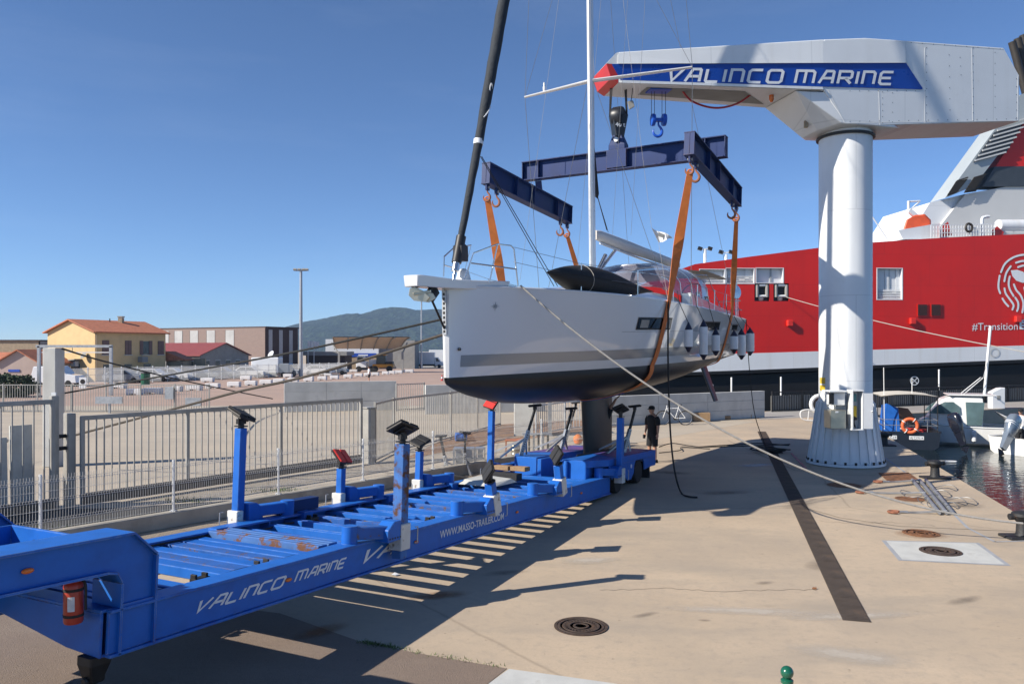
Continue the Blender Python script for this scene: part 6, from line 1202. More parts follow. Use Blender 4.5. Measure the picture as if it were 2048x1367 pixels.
kg = thing('beer_keg', 'pale metal keg standing under the orange table', 'keg', G(1031, 915)); c = G(1031, 915) + V((0, .2, 0))
MB().lathe([(.13, 0), (.15, .02), (.15, .1), (.16, .12), (.15, .14), (.15, .24), (.16, .26), (.15, .28), (.15, .38), (.14, .4), (.12, .39)], c, (0, 0, 1), 20).build('body', 'keg_metal', kg, True)
rk = thing('metal_rack', 'grey metal rack of upright plates right of the orange table', 'rack', G(1072, 908)); c = G(1072, 908)
for k in range(6): MB().bx(c.x - .42 + k * .16, c.x - .36 + k * .16, c.y, c.y + .3, .02, .66).build('plate', ['galvanised', 'dark_metal'][k % 2], rk)
MB().bx(c.x - .46, c.x + .52, c.y - .02, c.y + .32, .66, .69).build('top_rail', 'galvanised', rk)
cl = thing('orange_buoy', 'pale orange round buoy behind the keel', 'buoy', G(1156, 888)); c = G(1156, 888); MB().lathe([(.05, 0), (.14, .05), (.18, .16), (.16, .28), (.08, .36), (.03, .38)], c, (0, 0, 1), 16).build('body', 'sling_orange', cl, True); MB().tube([c + V((.04 * math.cos(a), 0, .4 + .04 * math.sin(a))) for a in [2 * math.pi * k / 10 for k in range(10)]], .012, 5, closed=True).build('eye', 'dark_metal', cl)
bl = thing('blue_drum', 'small blue drum lying on the brown earth bank', 'drum', G(922, 885)); c = G(922, 882) + V((0, 0, .18)); MB().lathe([(.15, -.22), (.17, -.2), (.17, .2), (.15, .22)], c, (1, .2, 0), 16).build('body', 'tarp_blue', bl, True); MB().lathe([(.172, -.02), (.178, 0), (.172, .02)], c, (1, .2, 0), 16).build('band', 'tarp_blue', bl)
# bicycle by the wall
def bicycle(c, rot, lab):
    t = thing('bicycle', lab, 'bicycle', c, (0, 0, rot)); w = []
    for x in (-.52, .52):
        wh = MB().tube([V((x + .33 * math.cos(a), 0, .34 + .33 * math.sin(a))) for a in [2 * math.pi * k / 28 for k in range(28)]], .02, 6, closed=True).build('wheel', 'tyre', t, True, local=True)
        b = MB(); [b.tube([V((x, 0, .34)), V((x + .31 * math.cos(a), 0, .34 + .31 * math.sin(a)))], .0025, 3) for a in [2 * math.pi * k / 16 for k in range(16)]]; b.tube([V((x + .305 * math.cos(a), 0, .34 + .305 * math.sin(a))) for a in [2 * math.pi * k / 28 for k in range(28)]], .009, 5, closed=True); b.build('rim', 'steel', wh, local=True)
    A = V((-.36, 0, .78)); B_ = V((.2, 0, .80)); Cc = V((.05, 0, .32)); Dd = V((.52, 0, .34)); E_ = V((-.52, 0, .34)); b = MB()
    for p, q in ((A, B_), (A, Cc), (B_, Cc), (Cc, Dd), (B_, Dd), (A, E_), (A, V((-.33, 0, .95))), (B_, V((.22, 0, .95)))): b.tube([p, q], .018, 8)
    b.build('frame', 'white_paint', t, True, local=True)
    MB().tube([V((-.33, -.28, .97)), V((-.36, 0, .96)), V((-.33, .28, .97))], .014, 6).build('handlebar', 'black_plastic', t, True, local=True); MB().hull([V(p) for p in ((.08, 0, .97), (.1, .03, .95), (.1, -.03, .95), (.36, .08, .98), (.36, -.08, .98), (.36, 0, .94))]).build('saddle', 'black_rubber', t, local=True)
    MB().lathe([(.02, -.01), (.09, -.006), (.09, .006), (.02, .01)], Cc, (0, 1, 0), 18).beam(Cc + V((0, -.06, 0)), Cc + V((.1, -.08, -.13)), .02, .02).build('crank', 'dark_metal', t, local=True)
c = G(1347, 849); bicycle(c + V((0, -.15, 0)), -.06, 'white bicycle leaning against the grey concrete wall')
hr = thing('hose_reel_cart', 'white hose reel on a bent tube cart left of the crane foot', 'hose reel', G(1625, 842)); c = G(1625, 842)
MB().tube([c + V((.42 * math.cos(a) + .35, 0, .85 + .42 * math.sin(a))) for a in [2 * math.pi * k / 22 for k in range(22)]], .1, 8, closed=True).build('hose_drum', 'white_paint', hr, True); MB().lathe([(.02, -.12), (.3, -.1), (.3, .1), (.02, .12)], c + V((.35, 0, .85)), (0, 1, 0), 18).build('drum_core', 'dark_metal', hr)
MB().tube(spline([c + V(p) for p in ((.5, -.2, .1), (-.1, -.2, .05), (-.6, -.2, .15), (-.65, -.2, .5), (-.3, -.2, .6), (.1, -.2, .55), (.4, -.2, .9))]), .03, 6).tube([c + V((-.3, -.2, .1)), c + V((-.25, -.2, .6))], .02, 6).tube([c + V((.0, -.2, .1)), c + V((.35, -.2, .85))], .02, 6).build('cart_frame', 'white_paint', hr, True)
# ---------------------------------------------------------------- small boats in the basin
def outboard(t, c, ax, s, tilt, mh, name='outboard_motor', par=None, lab=None):      # c transom top, ax outward dir
    ax = V(ax).normalized(); sd_ = V((-ax.y, ax.x, 0)); M = Matrix.Rotation(tilt, 3, sd_)
    f = lambda x, y, z: V(c) + M @ (ax * (x * s) + sd_ * (y * s) + V((0, 0, z * s)))
    o = MB(); rings = []
    for z, x0, x1, w_ in ((-.06, .04, .40, .13), (.08, -.02, .46, .17), (.3, -.05, .54, .2), (.6, -.06, .56, .2), (.78, -.03, .50, .18), (.86, .06, .4, .13), (.88, .14, .3, .06)):
        rings.append([f((x0 + x1) / 2 + (x1 - x0) / 2 * math.copysign(abs(math.cos(a)) ** .6, math.cos(a)), w_ * math.copysign(abs(math.sin(a)) ** .6, math.sin(a)), z) for a in [2 * math.pi * k / 16 for k in range(16)]])
    o.loft(rings, True, True); e = o.build(name, mh, t, 50)
    MB().hull([f(x, y, z) for x, y, z in ((.02, .11, .0), (.42, .11, .0), (.02, -.11, .0), (.42, -.11, .0), (.08, .06, -.7), (.36, .06, -.7), (.08, -.06, -.7), (.36, -.06, -.7))]).build('leg', 'engine_black' if mh != 'engine_grey' else 'engine_grey', e); MB().hull([f(x, y, z) for x, y, z in ((.0, 0, -.82), (.5, 0, -.82), (.2, .07, -.82), (.2, -.07, -.82), (.2, 0, -.74), (.2, 0, -.9), (.25, 0, -1.08))]).build('gearcase', 'engine_black', e)
    for z in (.36, .44): MB().tube([f((x0 + x1) / 2, 0, 0) for x0, x1 in ((0, 0), (0, .001))], .001, 3) if False else MB().loft([[f(.25 + .313 * math.copysign(abs(math.cos(a)) ** .6, math.cos(a)), .206 * math.copysign(abs(math.sin(a)) ** .6, math.sin(a)), zz) for a in [2 * math.pi * k / 20 for k in range(20)]] for zz in (z, z + .03)], True, True).build('stripe', 'letter_white' if mh == 'engine_grey' else 'engine_black', e)
    return e
def small_hull(t, L_, B_, fb, m, flare=1.15, local=True):        # x 0 stern .. L_ bow
    rings = []
    for i in range(13):
        u = i / 12; w_ = B_ / 2 * (1 if u < .45 else math.cos((u - .45) / .55 * 1.5) ** .7); zt = fb + .35 * max(0, u - .3) ** 1.6
        rings.append([V((u * L_, s * w_ * k, z)) for s, k, z in ((-1, 1, zt), (-1, .93, .12), (-1, .55, -.18), (1, .0, -.3 + .2 * u), (1, .55, -.18), (1, .93, .12), (1, 1, zt))])
    b = MB(); b.loft(rings, False, False); b.poly(rings[0]); h = b.build('hull', m, t, 40, local=True)
    rim = [r[0] for r in rings] + [r[-1] for r in reversed(rings)]; MB().tube([r[0] for r in rings], .035, 6).tube([r[-1] for r in rings], .035, 6).build('gunwale', m, h, True, local=True)
    MB().loft([[V((r[0].x, r[0].y * .96, r[0].z - .3)), V((r[-1].x, r[-1].y * .96, r[-1].z - .3))] for r in rings], False, False).build('cockpit_sole', 'boat_cream', h, local=True)
    return h
qd = V((.2785, .96, 0))
B1 = thing('fishing_boat', 'dark navy open fishing boat with cream canopy moored at the quay behind the crane', 'boat', (17.6, 35.2, WZ), (0, 0, math.atan2(qd.y, qd.x)))
small_hull(B1, 3.1, 2.45, .78, 'boat_navy')
b = MB(); b.loft([[V((x, y, 2.34 + .1 * (1 - (y / 1.15) ** 2) + .02 * math.sin(x * 3))) for y in (-1.15, -.6, 0, .6, 1.15)] for x in (0, 1.0, 2.0, 2.8)], False, False); b.loft([[V((x, y, 2.31 + .1 * (1 - (y / 1.15) ** 2))) for y in (-1.15, -.6, 0, .6, 1.15)] for x in (0, 2.8)], False, False); b.build('canopy', 'boat_cream', B1, True, local=True)
for x in (.05, 1.5, 2.7):
    for y in (-1.1, 1.1): MB().cyl((x, y, .7), (x, y, 2.34), .02, 8).build('canopy_post', 'dark_metal', B1, local=True)
b = MB()
for z in (1.05, 1.3): b.tube([V((.04, -1.12, z)), V((.04, 1.12, z))], .015, 6); b.tube([V((.04, -1.12, z)), V((2.6, -1.12, z))], .015, 6); b.tube([V((.04, 1.12, z)), V((2.6, 1.12, z))], .015, 6)
for y in (-.7, -.35, .1, .55): b.cyl((.04, y, .75), (.04, y, 1.3), .013, 6)
b.build('rail', 'galvanised', B1, True, local=True)
b = MB(); b.hull([V(p) for p in ((.9, .25, .7), (.9, 1.0, .7), (1.9, .2, .7), (1.9, 1.0, .7), (1.1, .3, 1.75), (1.0, .8, 1.95), (1.6, .35, 1.3), (1.7, .9, 1.85))]); b.build('tarpaulin', 'tarp_blue', B1, 60, local=True)
MB().hull([V(p) for p in ((1.6, -.2, 1.7), (1.6, .2, 1.7), (2.0, -.7, 1.0), (2.0, .1, 1.0), (2.1, -.7, 1.1), (1.8, .2, 1.75))]).build('seat_back', 'shutter_brown', B1, local=True); MB().hull([V(p) for p in ((1.5, .3, .6), (1.5, .95, .6), (2.3, .3, .6), (2.3, .95, .6), (1.5, .3, 1.2), (1.5, .95, 1.2), (2.3, .3, 1.2), (2.3, .95, 1.2))]).build('console', 'boat_white', B1, local=True)
MB().hull([V((.25 + random.uniform(0, .4), -.8 + random.uniform(0, .9), .62 + random.uniform(0, .3))) for k in range(16)]).build('nets', 'red_cloth', B1, local=True)
for y0, w_, tx in ((-.25, .42, 'AJ C19114'), (.78, .34, 'AJ C19')): MB().box((-.012, y0, .52), (.02, w_ * 1.4, .16)).build('number_plate', 'letter_white', B1, local=True); font_text(tx, lambda u, v: V((-.026, y0 + w_ * .62 - u, .47 + v * .1)), w_ * 1.24).build('lettering', 'black_plastic', B1, local=True, fix=False)
MB().tube([V((.6, .95, .8)), V((.5, 1.0, 3.6))], .018, 6).build('antenna', 'white_paint', B1, local=True); MB().tube([V((.7, -.2, 2.4)), V((.7, -.2, 3.1))], .016, 6).build('antenna', 'white_paint', B1, local=True)
rb = thing('life_ring', 'orange life ring hanging on the stern rail of the dark fishing boat', 'life ring', MW[B1.name] @ V((-.02, .02, 1.05)), (0, 0, math.atan2(qd.y, qd.x)))
MB().tube([V((-.03, .30 * math.cos(a), .30 * math.sin(a))) for a in [2 * math.pi * k / 26 for k in range(26)]], .075, 10, closed=True).build('ring', 'ring_orange', rb, True, local=True)
for k in range(4): a = k * math.pi / 2 + .6; MB().tube([V((-.03 + .09 * math.cos(q), (.30 + .085 * math.sin(q)) * math.cos(a), (.30 + .085 * math.sin(q)) * math.sin(a))) for q in [2 * math.pi * j / 10 for j in range(10)]], .02, 5, closed=True).build('band', 'cloth_white', rb, local=True)
ob = thing('outboard_motor', 'black covered outboard motor between the dark boat and the white cabin boat', 'outboard motor', (19.0, 34.2, WZ)); outboard(ob, (19.0, 34.2, WZ + .85), (.35, -.9, 0), .92, -.4, 'engine_black', 'cowling')
B2 = thing('cabin_boat', 'white motorboat with wheelhouse and tall white pole', 'boat', (23.2, 36.6, WZ), (0, 0, math.atan2(.37, -.93)))
small_hull(B2, 4.6, 2.1, .85, 'boat_white')
b = MB(); rings = [[V((x, s * y, z)) for s, y, z in ((-1, w0, .8), (-1, w1, zt - .2), (-1, w1 * .8, zt), (1, w1 * .8, zt), (1, w1, zt - .2), (1, w0, .8))] for x, w0, w1, zt in ((1.5, .95, .9, 2.25), (1.6, .95, .92, 2.28), (2.6, .95, .9, 2.3), (3.1, .85, .75, 2.1), (3.7, .6, .5, 1.25), (4.0, .45, .35, 1.1))]
b.loft(rings, True, True); wh = b.build('wheelhouse', 'boat_white', B2, 30, local=True); MB().bx(.95, 2.9, -.95, .95, 2.28, 2.34).build('roof', 'boat_white', wh, bevel=.03, local=True)
for s in (-1, 1):
    MB().prism([V((x, s * 1.0, z)) for x, z in ((2.4, 1.45), (3.7, 1.45), (3.45, 1.75), (3.05, 2.0), (2.7, 2.0), (2.45, 1.8))], (0, s * -.1, 0)).build('side_window', 'glass_tint', wh, local=True)
MB().bx(1.47, 1.5, -.75, .75, .9, 2.1).build('rear_window', 'glass_tint', wh, local=True); MB().bx(1.45, 1.47, -.03, .03, .9, 2.1).build('door_frame', 'galvanised', wh, local=True)
[MB().prism([V((x, s * 1.01, z)) for x, z in ((1.55, .95), (2.15, .95), (2.2, 2.0), (1.45, 2.0))], (0, s * -.1, 0)).build('quarter_window', 'glass_tint', wh, local=True) for s in (-1, 1)]
MB().cyl((1.3, 0, 2.34), (1.05, 0, 5.5), .065, 10).build('pole', 'white_paint', B2, True, local=True); b = MB(); b.tube([V((2.2, .4, 2.34)), V((1.4, .3, 3.1)), V((1.4, -.3, 3.1)), V((2.2, -.4, 2.34))], .025, 6); b.tube([V((1.4, .3, 3.1)), V((1.15, 0, 4.0))], .012, 5); b.build('roof_rack', 'galvanised', B2, True, local=True)
MB().hull([V(p) for p in ((.1, -.9, 1.2), (.8, -.9, 1.55), (.9, .9, 1.55), (.2, .9, 1.2), (.3, -.6, 1.0), (.3, .6, 1.0))]).build('stern_locker', 'boat_white', B2, bevel=.04, local=True)
for x in (.7, 1.9): MB().lathe([(.03, 0), (.1, .06), (.1, .5), (.03, .56)], (x, 1.25, .2), (0, 0, 1), 12).build('hull_fender', 'fender_white', B2, True, local=True); MB().lathe([(.03, 0), (.1, .06), (.1, .5), (.03, .56)], (x, -1.25, .2), (0, 0, 1), 12).build('hull_fender', 'fender_white', B2, True, local=True)
B3 = thing('speedboat', 'white speedboat with tilted grey outboard, right of the cabin boat', 'boat', (21.0, 33.3, WZ), (0, 0, math.atan2(.43, .9)))
small_hull(B3, 5.5, 2.2, .7, 'boat_white'); MB().loft([[V((x, y, z)) for y, z in ((-.9, .8), (-.8, 1.3 + .1 * (x > 2.6)), (.8, 1.3 + .1 * (x > 2.6)), (.9, .8))] for x in (2.3, 2.9)], False, False).build('windscreen', 'glass_tint', B3, local=True)
outboard(B3, MW[B3.name] @ V((0, .1, .75)), (-.9, -.43, 0), 1.05, -.6, 'engine_grey'); MB().hull([V(p) for p in ((1.2, -.5, .6), (1.2, .5, .6), (1.8, -.5, .6), (1.8, .5, .6), (1.25, -.5, 1.2), (1.25, .5, 1.2), (1.6, .5, 1.1), (1.6, -.5, 1.1))]).build('seat', 'boat_cream', B3, local=True)
MB().tube([V((2.2, -.85, .8)), V((1.6, -.4, 2.1))], .02, 6).tube([V((2.6, .5, .8)), V((2.1, .2, 2.0))], .02, 6).build('rods', 'dark_metal', B3, local=True)
wb = thing('floating_plank', 'white plank floating at the stern of the dark fishing boat', 'plank', (16.6, 31.2, WZ + .02)); MB().hull([V((16.6 + x, 31.2 + y, WZ + z)) for x in (-.75, .75) for y in (-.12, .12) for z in (.0, .06)] + [V((17.45, 31.2, WZ + .05))]).build('board', 'boat_white', wb, bevel=.02); MB().beam(V((16.2, 31.2, WZ + .06)), V((17.0, 31.2, WZ + .06)), .03, .03).build('edge_strip', 'plaster_grey', wb)
pd = thing('pier_pedestal', 'white service pedestal on the pier behind the boats', 'pedestal', P(1998, 812, 48)); q = P(1998, 808, 48); MB().prism([V((q.x + x, 48, z)) for x, z in ((-.4, .0), (.38, .0), (.38, 1.28), (.1, 1.25), (-.4, 1.0))], (0, .5, 0)).build('cabinet', 'vehicle_white', pd, bevel=.03); MB().bx(q.x - .12, q.x + .08, 47.98, 48, .55, .8).build('emblem', 'plaster_grey', pd)

# stains and wear on the quay
def stain_mat(name, c, amt):
    m = bpy.data.materials.new(name); m.use_nodes = True; n = m.node_tree.nodes; L = m.node_tree.links; b = n['Principled BSDF']; b.inputs['Base Color'].default_value = list(c) + [1]; b.inputs['Roughness'].default_value = .9
    tc = n.new('ShaderNodeTexCoord'); gr = n.new('ShaderNodeTexGradient'); gr.gradient_type = 'SPHERICAL'; L.new(tc.outputs['UV'], gr.inputs[0])
    nz = n.new('ShaderNodeTexNoise'); nz.inputs['Scale'].default_value = 4; nz.inputs['Detail'].default_value = 9; nz.inputs['Roughness'].default_value = .68; L.new(tc.outputs['Object'], nz.inputs['Vector'])
    mu = n.new('ShaderNodeMath'); mu.operation = 'MULTIPLY'; L.new(gr.outputs[1], mu.inputs[0]); L.new(nz.outputs[0], mu.inputs[1]); mr = n.new('ShaderNodeMapRange'); mr.inputs[1].default_value = .08; mr.inputs[2].default_value = .42; mr.inputs[4].default_value = amt; L.new(mu.outputs[0], mr.inputs[0]); L.new(mr.outputs[0], b.inputs['Alpha']); MATS[name] = m
stain_mat('stain_dark', (.16, .135, .11), .36); stain_mat('stain_pale', (.62, .55, .46), .6); stain_mat('stain_rust', (.30, .13, .05), .6); stain_mat('stain_white', (.60, .62, .64), .6)
for i, (px, py, rx, ry, m_, rz) in enumerate(((1500, 1222, 1.6, .22, 'stain_pale', -.12), (1700, 1232, 1.3, .2, 'stain_pale', .1), (1530, 1165, .25, .12, 'stain_dark', .4), (1410, 1240, .12, .07, 'stain_dark', 0), (1290, 1229, .3, .1, 'stain_dark', .5), (1842, 1068, .62, .5, 'stain_rust', 0), (1822, 998, .6, .45, 'stain_rust', .3), (1690, 970, .7, .6, 'stain_rust', 0), (1515, 930, 1.1, .5, 'stain_white', .3), (1450, 985, 1.0, .35, 'stain_dark', .2), (1340, 945, .8, .4, 'stain_dark', -.3), (1640, 1130, .5, .3, 'stain_dark', .9), (1930, 1200, .5, .15, 'stain_dark', .5), (1700, 1310, .9, .35, 'stain_pale', -.4), (640, 1262, .5, .25, 'stain_rust', .8), (880, 1190, .6, .25, 'stain_rust', .3), (1010, 1145, .5, .2, 'stain_dark', .3), (330, 1030, .9, .3, 'stain_dark', .9), (450, 1012, 1.2, .25, 'stain_dark', .9), (1180, 1120, .7, .3, 'stain_pale', .2), (1600, 1010, .8, .3, 'stain_dark', .7), (1930, 1010, .6, .5, 'stain_dark', .7))):
    c = G(px, py); c.z = .0052 + .0001 * i; a = V((math.cos(rz) * rx, math.sin(rz) * rx, 0)); e = V((-math.sin(rz) * ry, math.cos(rz) * ry, 0))
    o = MB().quad(c - a - e, c + a - e, c + a + e, c - a + e).build('stain', m_, GR, fix=False); uv = o.data.uv_layers.new(name='uv')
    for k, q in enumerate(((-1, -1), (1, -1), (1, 1), (-1, 1))): uv.data[k].uv = q

random.seed(21)
for pts, lab in ((((1640, 1042), (1720, 1046), (1790, 1044), (1880, 1052)), 'thin jagged crack in the concrete beyond the rusty manhole'), (((1200, 1180), (1330, 1176), (1450, 1182), (1580, 1178), (1640, 1180)), 'long hairline crack across the open concrete left of the drain')):
    q = []
    for a, c in zip(pts, pts[1:]): q += [(lerp(a[0], c[0], k / 9), lerp(a[1], c[1], k / 9) + random.uniform(-1.6, 1.6)) for k in range(9)]
    joint(q, 'rope_brown', .004, lab, 'crack')
# ---------------------------------------------------------------- town beyond the car park
def frame(px, D, z=0): return V(((px - 1024) / F * D, D, z))
def gable_house(root, c, l1, l2, eave, rise, wm, rm, over=.35, ridge_dir=1):     # c near corner, l1 along E1, l2 along -E2
    a = -E2; e = E1
    P0 = c; P1 = c + e * l1; P2 = P1 + a * l2; P3 = c + a * l2; up = V((0, 0, 1))
    body = MB()
    if ridge_dir == 1:                                           # ridge along E1, gables face E1 ends
        g0 = (P0 + P3) / 2 + up * (eave + rise); g1 = (P1 + P2) / 2 + up * (eave + rise)
        body.add([P0, P1, P2, P3, P0 + up * eave, P1 + up * eave, P2 + up * eave, P3 + up * eave, g0, g1], [(0, 1, 5, 4), (1, 2, 6, 9, 5), (2, 3, 7, 6), (3, 0, 4, 8, 7)]); w_ = body.build('wall', wm, root)
        o1 = e * over; sl_ = (P0 + up * eave) - g0; sl2 = (P3 + up * eave) - g0; k = 1 + over / sl_.length
        b = MB(); b.prism([g0 - o1, g1 + o1, g1 + o1 + sl_ * k, g0 - o1 + sl_ * k], up * .14); b.build('roof', rm, root); b = MB(); b.prism([g0 - o1, g1 + o1, g1 + o1 + sl2 * k, g0 - o1 + sl2 * k], up * .14); r2 = b.build('roof', rm, root)
    else:
        g0 = (P0 + P1) / 2 + up * (eave + rise); g1 = (P3 + P2) / 2 + up * (eave + rise)
        body.add([P0, P1, P2, P3, P0 + up * eave, P1 + up * eave, P2 + up * eave, P3 + up * eave, g0, g1], [(0, 1, 5, 8, 4), (1, 2, 6, 5), (2, 3, 7, 9, 6), (3, 0, 4, 7)]); w_ = body.build('wall', wm, root)
        o1 = a * over; sl_ = (P0 + up * eave) - g0; sl2 = (P1 + up * eave) - g0; k = 1 + over / sl_.length
        b = MB(); b.prism([g0 - o1, g1 + o1, g1 + o1 + sl_ * k, g0 - o1 + sl_ * k], up * .12); b.build('roof', rm, root); b = MB(); b.prism([g0 - o1, g1 + o1, g1 + o1 + sl2 * k, g0 - o1 + sl2 * k], up * .12); r2 = b.build('roof', rm, root)
    return w_, r2
def wall_box(root, c, d, n, s0, s1, z0, z1, t, name, m): b = MB(); b.prism([c + d * s0 + V((0, 0, z0)), c + d * s1 + V((0, 0, z0)), c + d * s1 + V((0, 0, z1)), c + d * s0 + V((0, 0, z1))], n * t); return b.build(name, m, root)
hc = frame(190, 89); YHs = thing('yellow_house', 'two-storey yellow house with orange tiled roof and shutters', 'house', hc)
wl_, rf = gable_house(YHs, hc, 9.4, 8.4, 5.6, 1.35, 'house_yellow', 'roof_tile', .4, 1)
nE2 = E2; nE1 = -E1
for i, s in enumerate((1.3, 4.2, 6.6, 8.7)):                      # shuttered windows on the shaded long wall
    op = i == 2; wn = wall_box(YHs, hc, E1, nE2, s - .42, s + .42, 3.05, 4.6, .03, 'window', 'glass_dark')
    for k in (-1, 1): wall_box(YHs, hc + nE2 * .03, E1, nE2, s + (k * .64 - .22 if op else (k * .215 - .2)), s + (k * .64 + .22 if op else (k * .215 + .2)), 3.0, 4.65, .05, 'shutter', 'shutter_brown')
    wall_box(YHs, hc, E1, nE2, s - .55, s + .55, 2.92, 3.0, .1, 'sill', 'pale_concrete')
for s in (1.5, 4.2, 6.8): wall_box(YHs, hc, E1, nE2, s - .5, s + .5, .3, 1.9, .03, 'ground_window', 'glass_dark')
for s, z in ((5.9, 2.1),): MB().box(hc + E1 * s + nE2 * .3 + V((0, 0, z + .35)), (.8, .9, .65), Matrix.Rotation(math.atan2(E1.y, E1.x), 3, 'Z')).build('air_conditioner', 'plaster_grey', YHs)
MB().beam(hc + E1 * .1 + nE2 * .08 + V((0, 0, 0)), hc + E1 * .1 + nE2 * .08 + V((0, 0, 5.4)), .1, .1).build('downpipe', 'stone_tan', YHs); MB().beam(hc + E1 * -.3 + nE2 * .45 + V((0, 0, 5.55)), hc + E1 * 9.7 + nE2 * .45 + V((0, 0, 5.55)), .12, .12).build('gutter', 'roof_tile', YHs)
q = hc - E2 * 3.6 + E1 * 6 + V((0, 0, 6.3)); MB().box(q + V((0, 0, .5)), (.5, .5, 1.3)).box(q + V((0, 0, 1.25)), (.62, .62, .12)).build('chimney', 'stone_tan', rf); MB().cyl(q + E1 * -1.5 + V((0, 0, 0)), q + E1 * -1.5 + V((0, 0, 1.0)), .06).build('flue', 'dark_metal', rf)
for s, z in ((3.2, 2.0), (5.2, 2.0)): MB().box(hc - E2 * s + nE1 * .25 + V((0, 0, z)), (.9, .4, .6), Matrix.Rotation(math.atan2(-E2.y, -E2.x), 3, 'Z')).build('air_conditioner', 'ferry_white', YHs)
MB().beam(hc - E2 * 2.2 + nE1 * .5 + V((0, 0, 2.5)), hc - E2 * 4.4 + nE1 * .5 + V((0, 0, 2.3)), .9, .12).build('door_canopy', 'plaster_grey', YHs); wall_box(YHs, hc, -E2, nE1, 2.6, 3.6, 0, 2.0, .03, 'door', 'glass_dark')
MB().lathe([(.02, 0), (.3, .05), (.42, .15)], hc - E2 * 1.4 + nE1 * .3 + V((0, 0, 2.9)), (-.4, -.7, .5), 16).build('satellite_dish', 'plaster_grey', YHs)
# brown striped warehouse
wc = frame(530, 130); WH = thing('striped_warehouse', 'large brown boarded warehouse with pale vertical panels behind the lamp post', 'warehouse', wc)
MB().prism([wc, wc + E1 * 7.8, wc + E1 * 7.8 - E2 * 26, wc - E2 * 26], (0, 0, 7.2)).build('wall', 'board_brown', WH); MB().prism([wc + E2 * .15 + V((0, 0, 7.2)), wc + E1 * 7.9 + E2 * .15 + V((0, 0, 7.2)), wc + E1 * 7.9 - E2 * 26.2 + V((0, 0, 7.2)), wc - E2 * 26.2 + V((0, 0, 7.2))], (0, 0, .22)).build('parapet', 'dark_brown', WH)
MB().prism([wc + E2 * .03, wc + E1 * 7.7 + E2 * .03, wc + E1 * 7.7 + E2 * .01, wc + E2 * .01], (0, 0, 7.18)).build('gable_dark_sheet', 'dark_brown', WH)  # darker brown sheet over the right-hand end of the warehouse
for s in (7.8, 12.2, 16.2, 20, 23.4): wall_box(WH, wc, -E2, nE1, s - .95, s + .95, 2.6, 6.9, .06, 'pale_panel', 'panel_grey'); wall_box(WH, wc, -E2, nE1, s + .95, s + 1.08, 2.6, 6.9, .03, 'painted_shadow_gap', 'dark_brown')  # dark brown strip beside each panel paints the shadow of a gap
for s in (1.2, 3.6, 6.0): wall_box(WH, wc + E2 * .03, E1, nE2, s - .42, s + .42, .4, 6.9, .04, 'pale_panel', 'panel_grey')
# maroon roofed hall
rc = frame(400, 105); RH = thing('maroon_roof_hall', 'low hall with maroon roof and grey gable in front of the warehouse', 'building', rc)
w_, r2 = gable_house(RH, rc, 8.6, 15, 2.85, 1.6, 'plaster_grey', 'roof_maroon', .3, 2)
for s in (1.2, 3.0, 4.8, 6.6): wall_box(RH, rc, E1, nE2, s - .35, s + .35, .3, 2.1, .04, 'window', 'glass_dark'); wall_box(RH, rc + nE2 * .002, E1, nE2, s - .45, s + .45, 2.12, 2.24, .05, 'lintel', 'pale_concrete')
pw = thing('hall_porch', 'tan porch wall with doorway beside the maroon roofed hall', 'porch', frame(378, 101)); c = frame(360, 101); MB().bx(c.x, c.x + 3.2, 101, 101.3, 0, 2.5).build('wall', 'stone_tan', pw); MB().bx(c.x + .8, c.x + 1.6, 100.95, 101, 0, 2.1).build('door', 'glass_dark', pw); MB().bx(c.x + .65, c.x + 1.75, 100.9, 100.97, 2.1, 2.25).build('door_frame', 'white_paint', pw)
at = thing('red_roof_annex', 'small red tiled lean-to roof right of the yellow house', 'building', frame(345, 98)); c = frame(330, 98); MB().hull([V((c.x + x, 98 + y, z)) for x, y, z in ((0, 0, 3.4), (0, 3, 3.4), (2.4, 0, 2.4), (2.4, 3, 2.4), (0, 0, 2.2), (0, 3, 2.2), (2.4, 0, 2.3), (2.4, 3, 2.3))]).build('roof', 'roof_tile', at); MB().bx(c.x, c.x + 2.1, 98.3, 101, 0, 2.2).build('wall', 'stone_tan', at)
# left edge buildings
tb2 = thing('tan_flat_building', 'flat-roofed tan building at the far left behind the small house', 'building', frame(40, 120)); a = frame(-60, 120); c = frame(80, 120)
MB().bx(a.x, c.x, 120, 128, 0, 4.9).build('wall', 'stone_tan', tb2); MB().prism([V((c.x, 120, 0)), V((c.x + 2.2, 128, 0)), V((c.x + 2.2, 128, 4.9)), V((c.x, 120, 4.9))], (-.2, 0, 0)).build('side_wall', 'plaster_grey', tb2); MB().bx(a.x - .2, c.x + .1, 119.8, 128, 4.9, 5.1).build('roof_edge', 'dark_brown', tb2)
sc_ = frame(36, 84); SH = thing('small_pink_house', 'small pink house with red tiled roof and blue sign', 'house', sc_); a = sc_ + V((2.1, 0, 0)); up = V((0, 0, 1))
MB().add([V((sc_.x - 2.2, 84, 0)), V((sc_.x + 2.2, 84, 0)), V((sc_.x + 2.2, 84, 2.2)), V((sc_.x, 84, 3.5)), V((sc_.x - 2.2, 84, 2.2)), V((sc_.x - 2.2, 90, 0)), V((sc_.x + 2.2, 90, 0)), V((sc_.x + 2.2, 90, 2.2)), V((sc_.x, 90, 3.5)), V((sc_.x - 2.2, 90, 2.2))], [(0, 1, 2, 3, 4), (1, 6, 7, 2), (5, 0, 4, 9), (6, 5, 9, 8, 7)]).build('wall', 'house_pink', SH)
for s in (-1, 1): MB().prism([V((sc_.x, 83.7, 3.5)), V((sc_.x + s * 2.5, 83.7, 2.05)), V((sc_.x + s * 2.5, 90, 2.05)), V((sc_.x, 90, 3.5))], (0, 0, .12)).build('roof', 'roof_tile', SH)
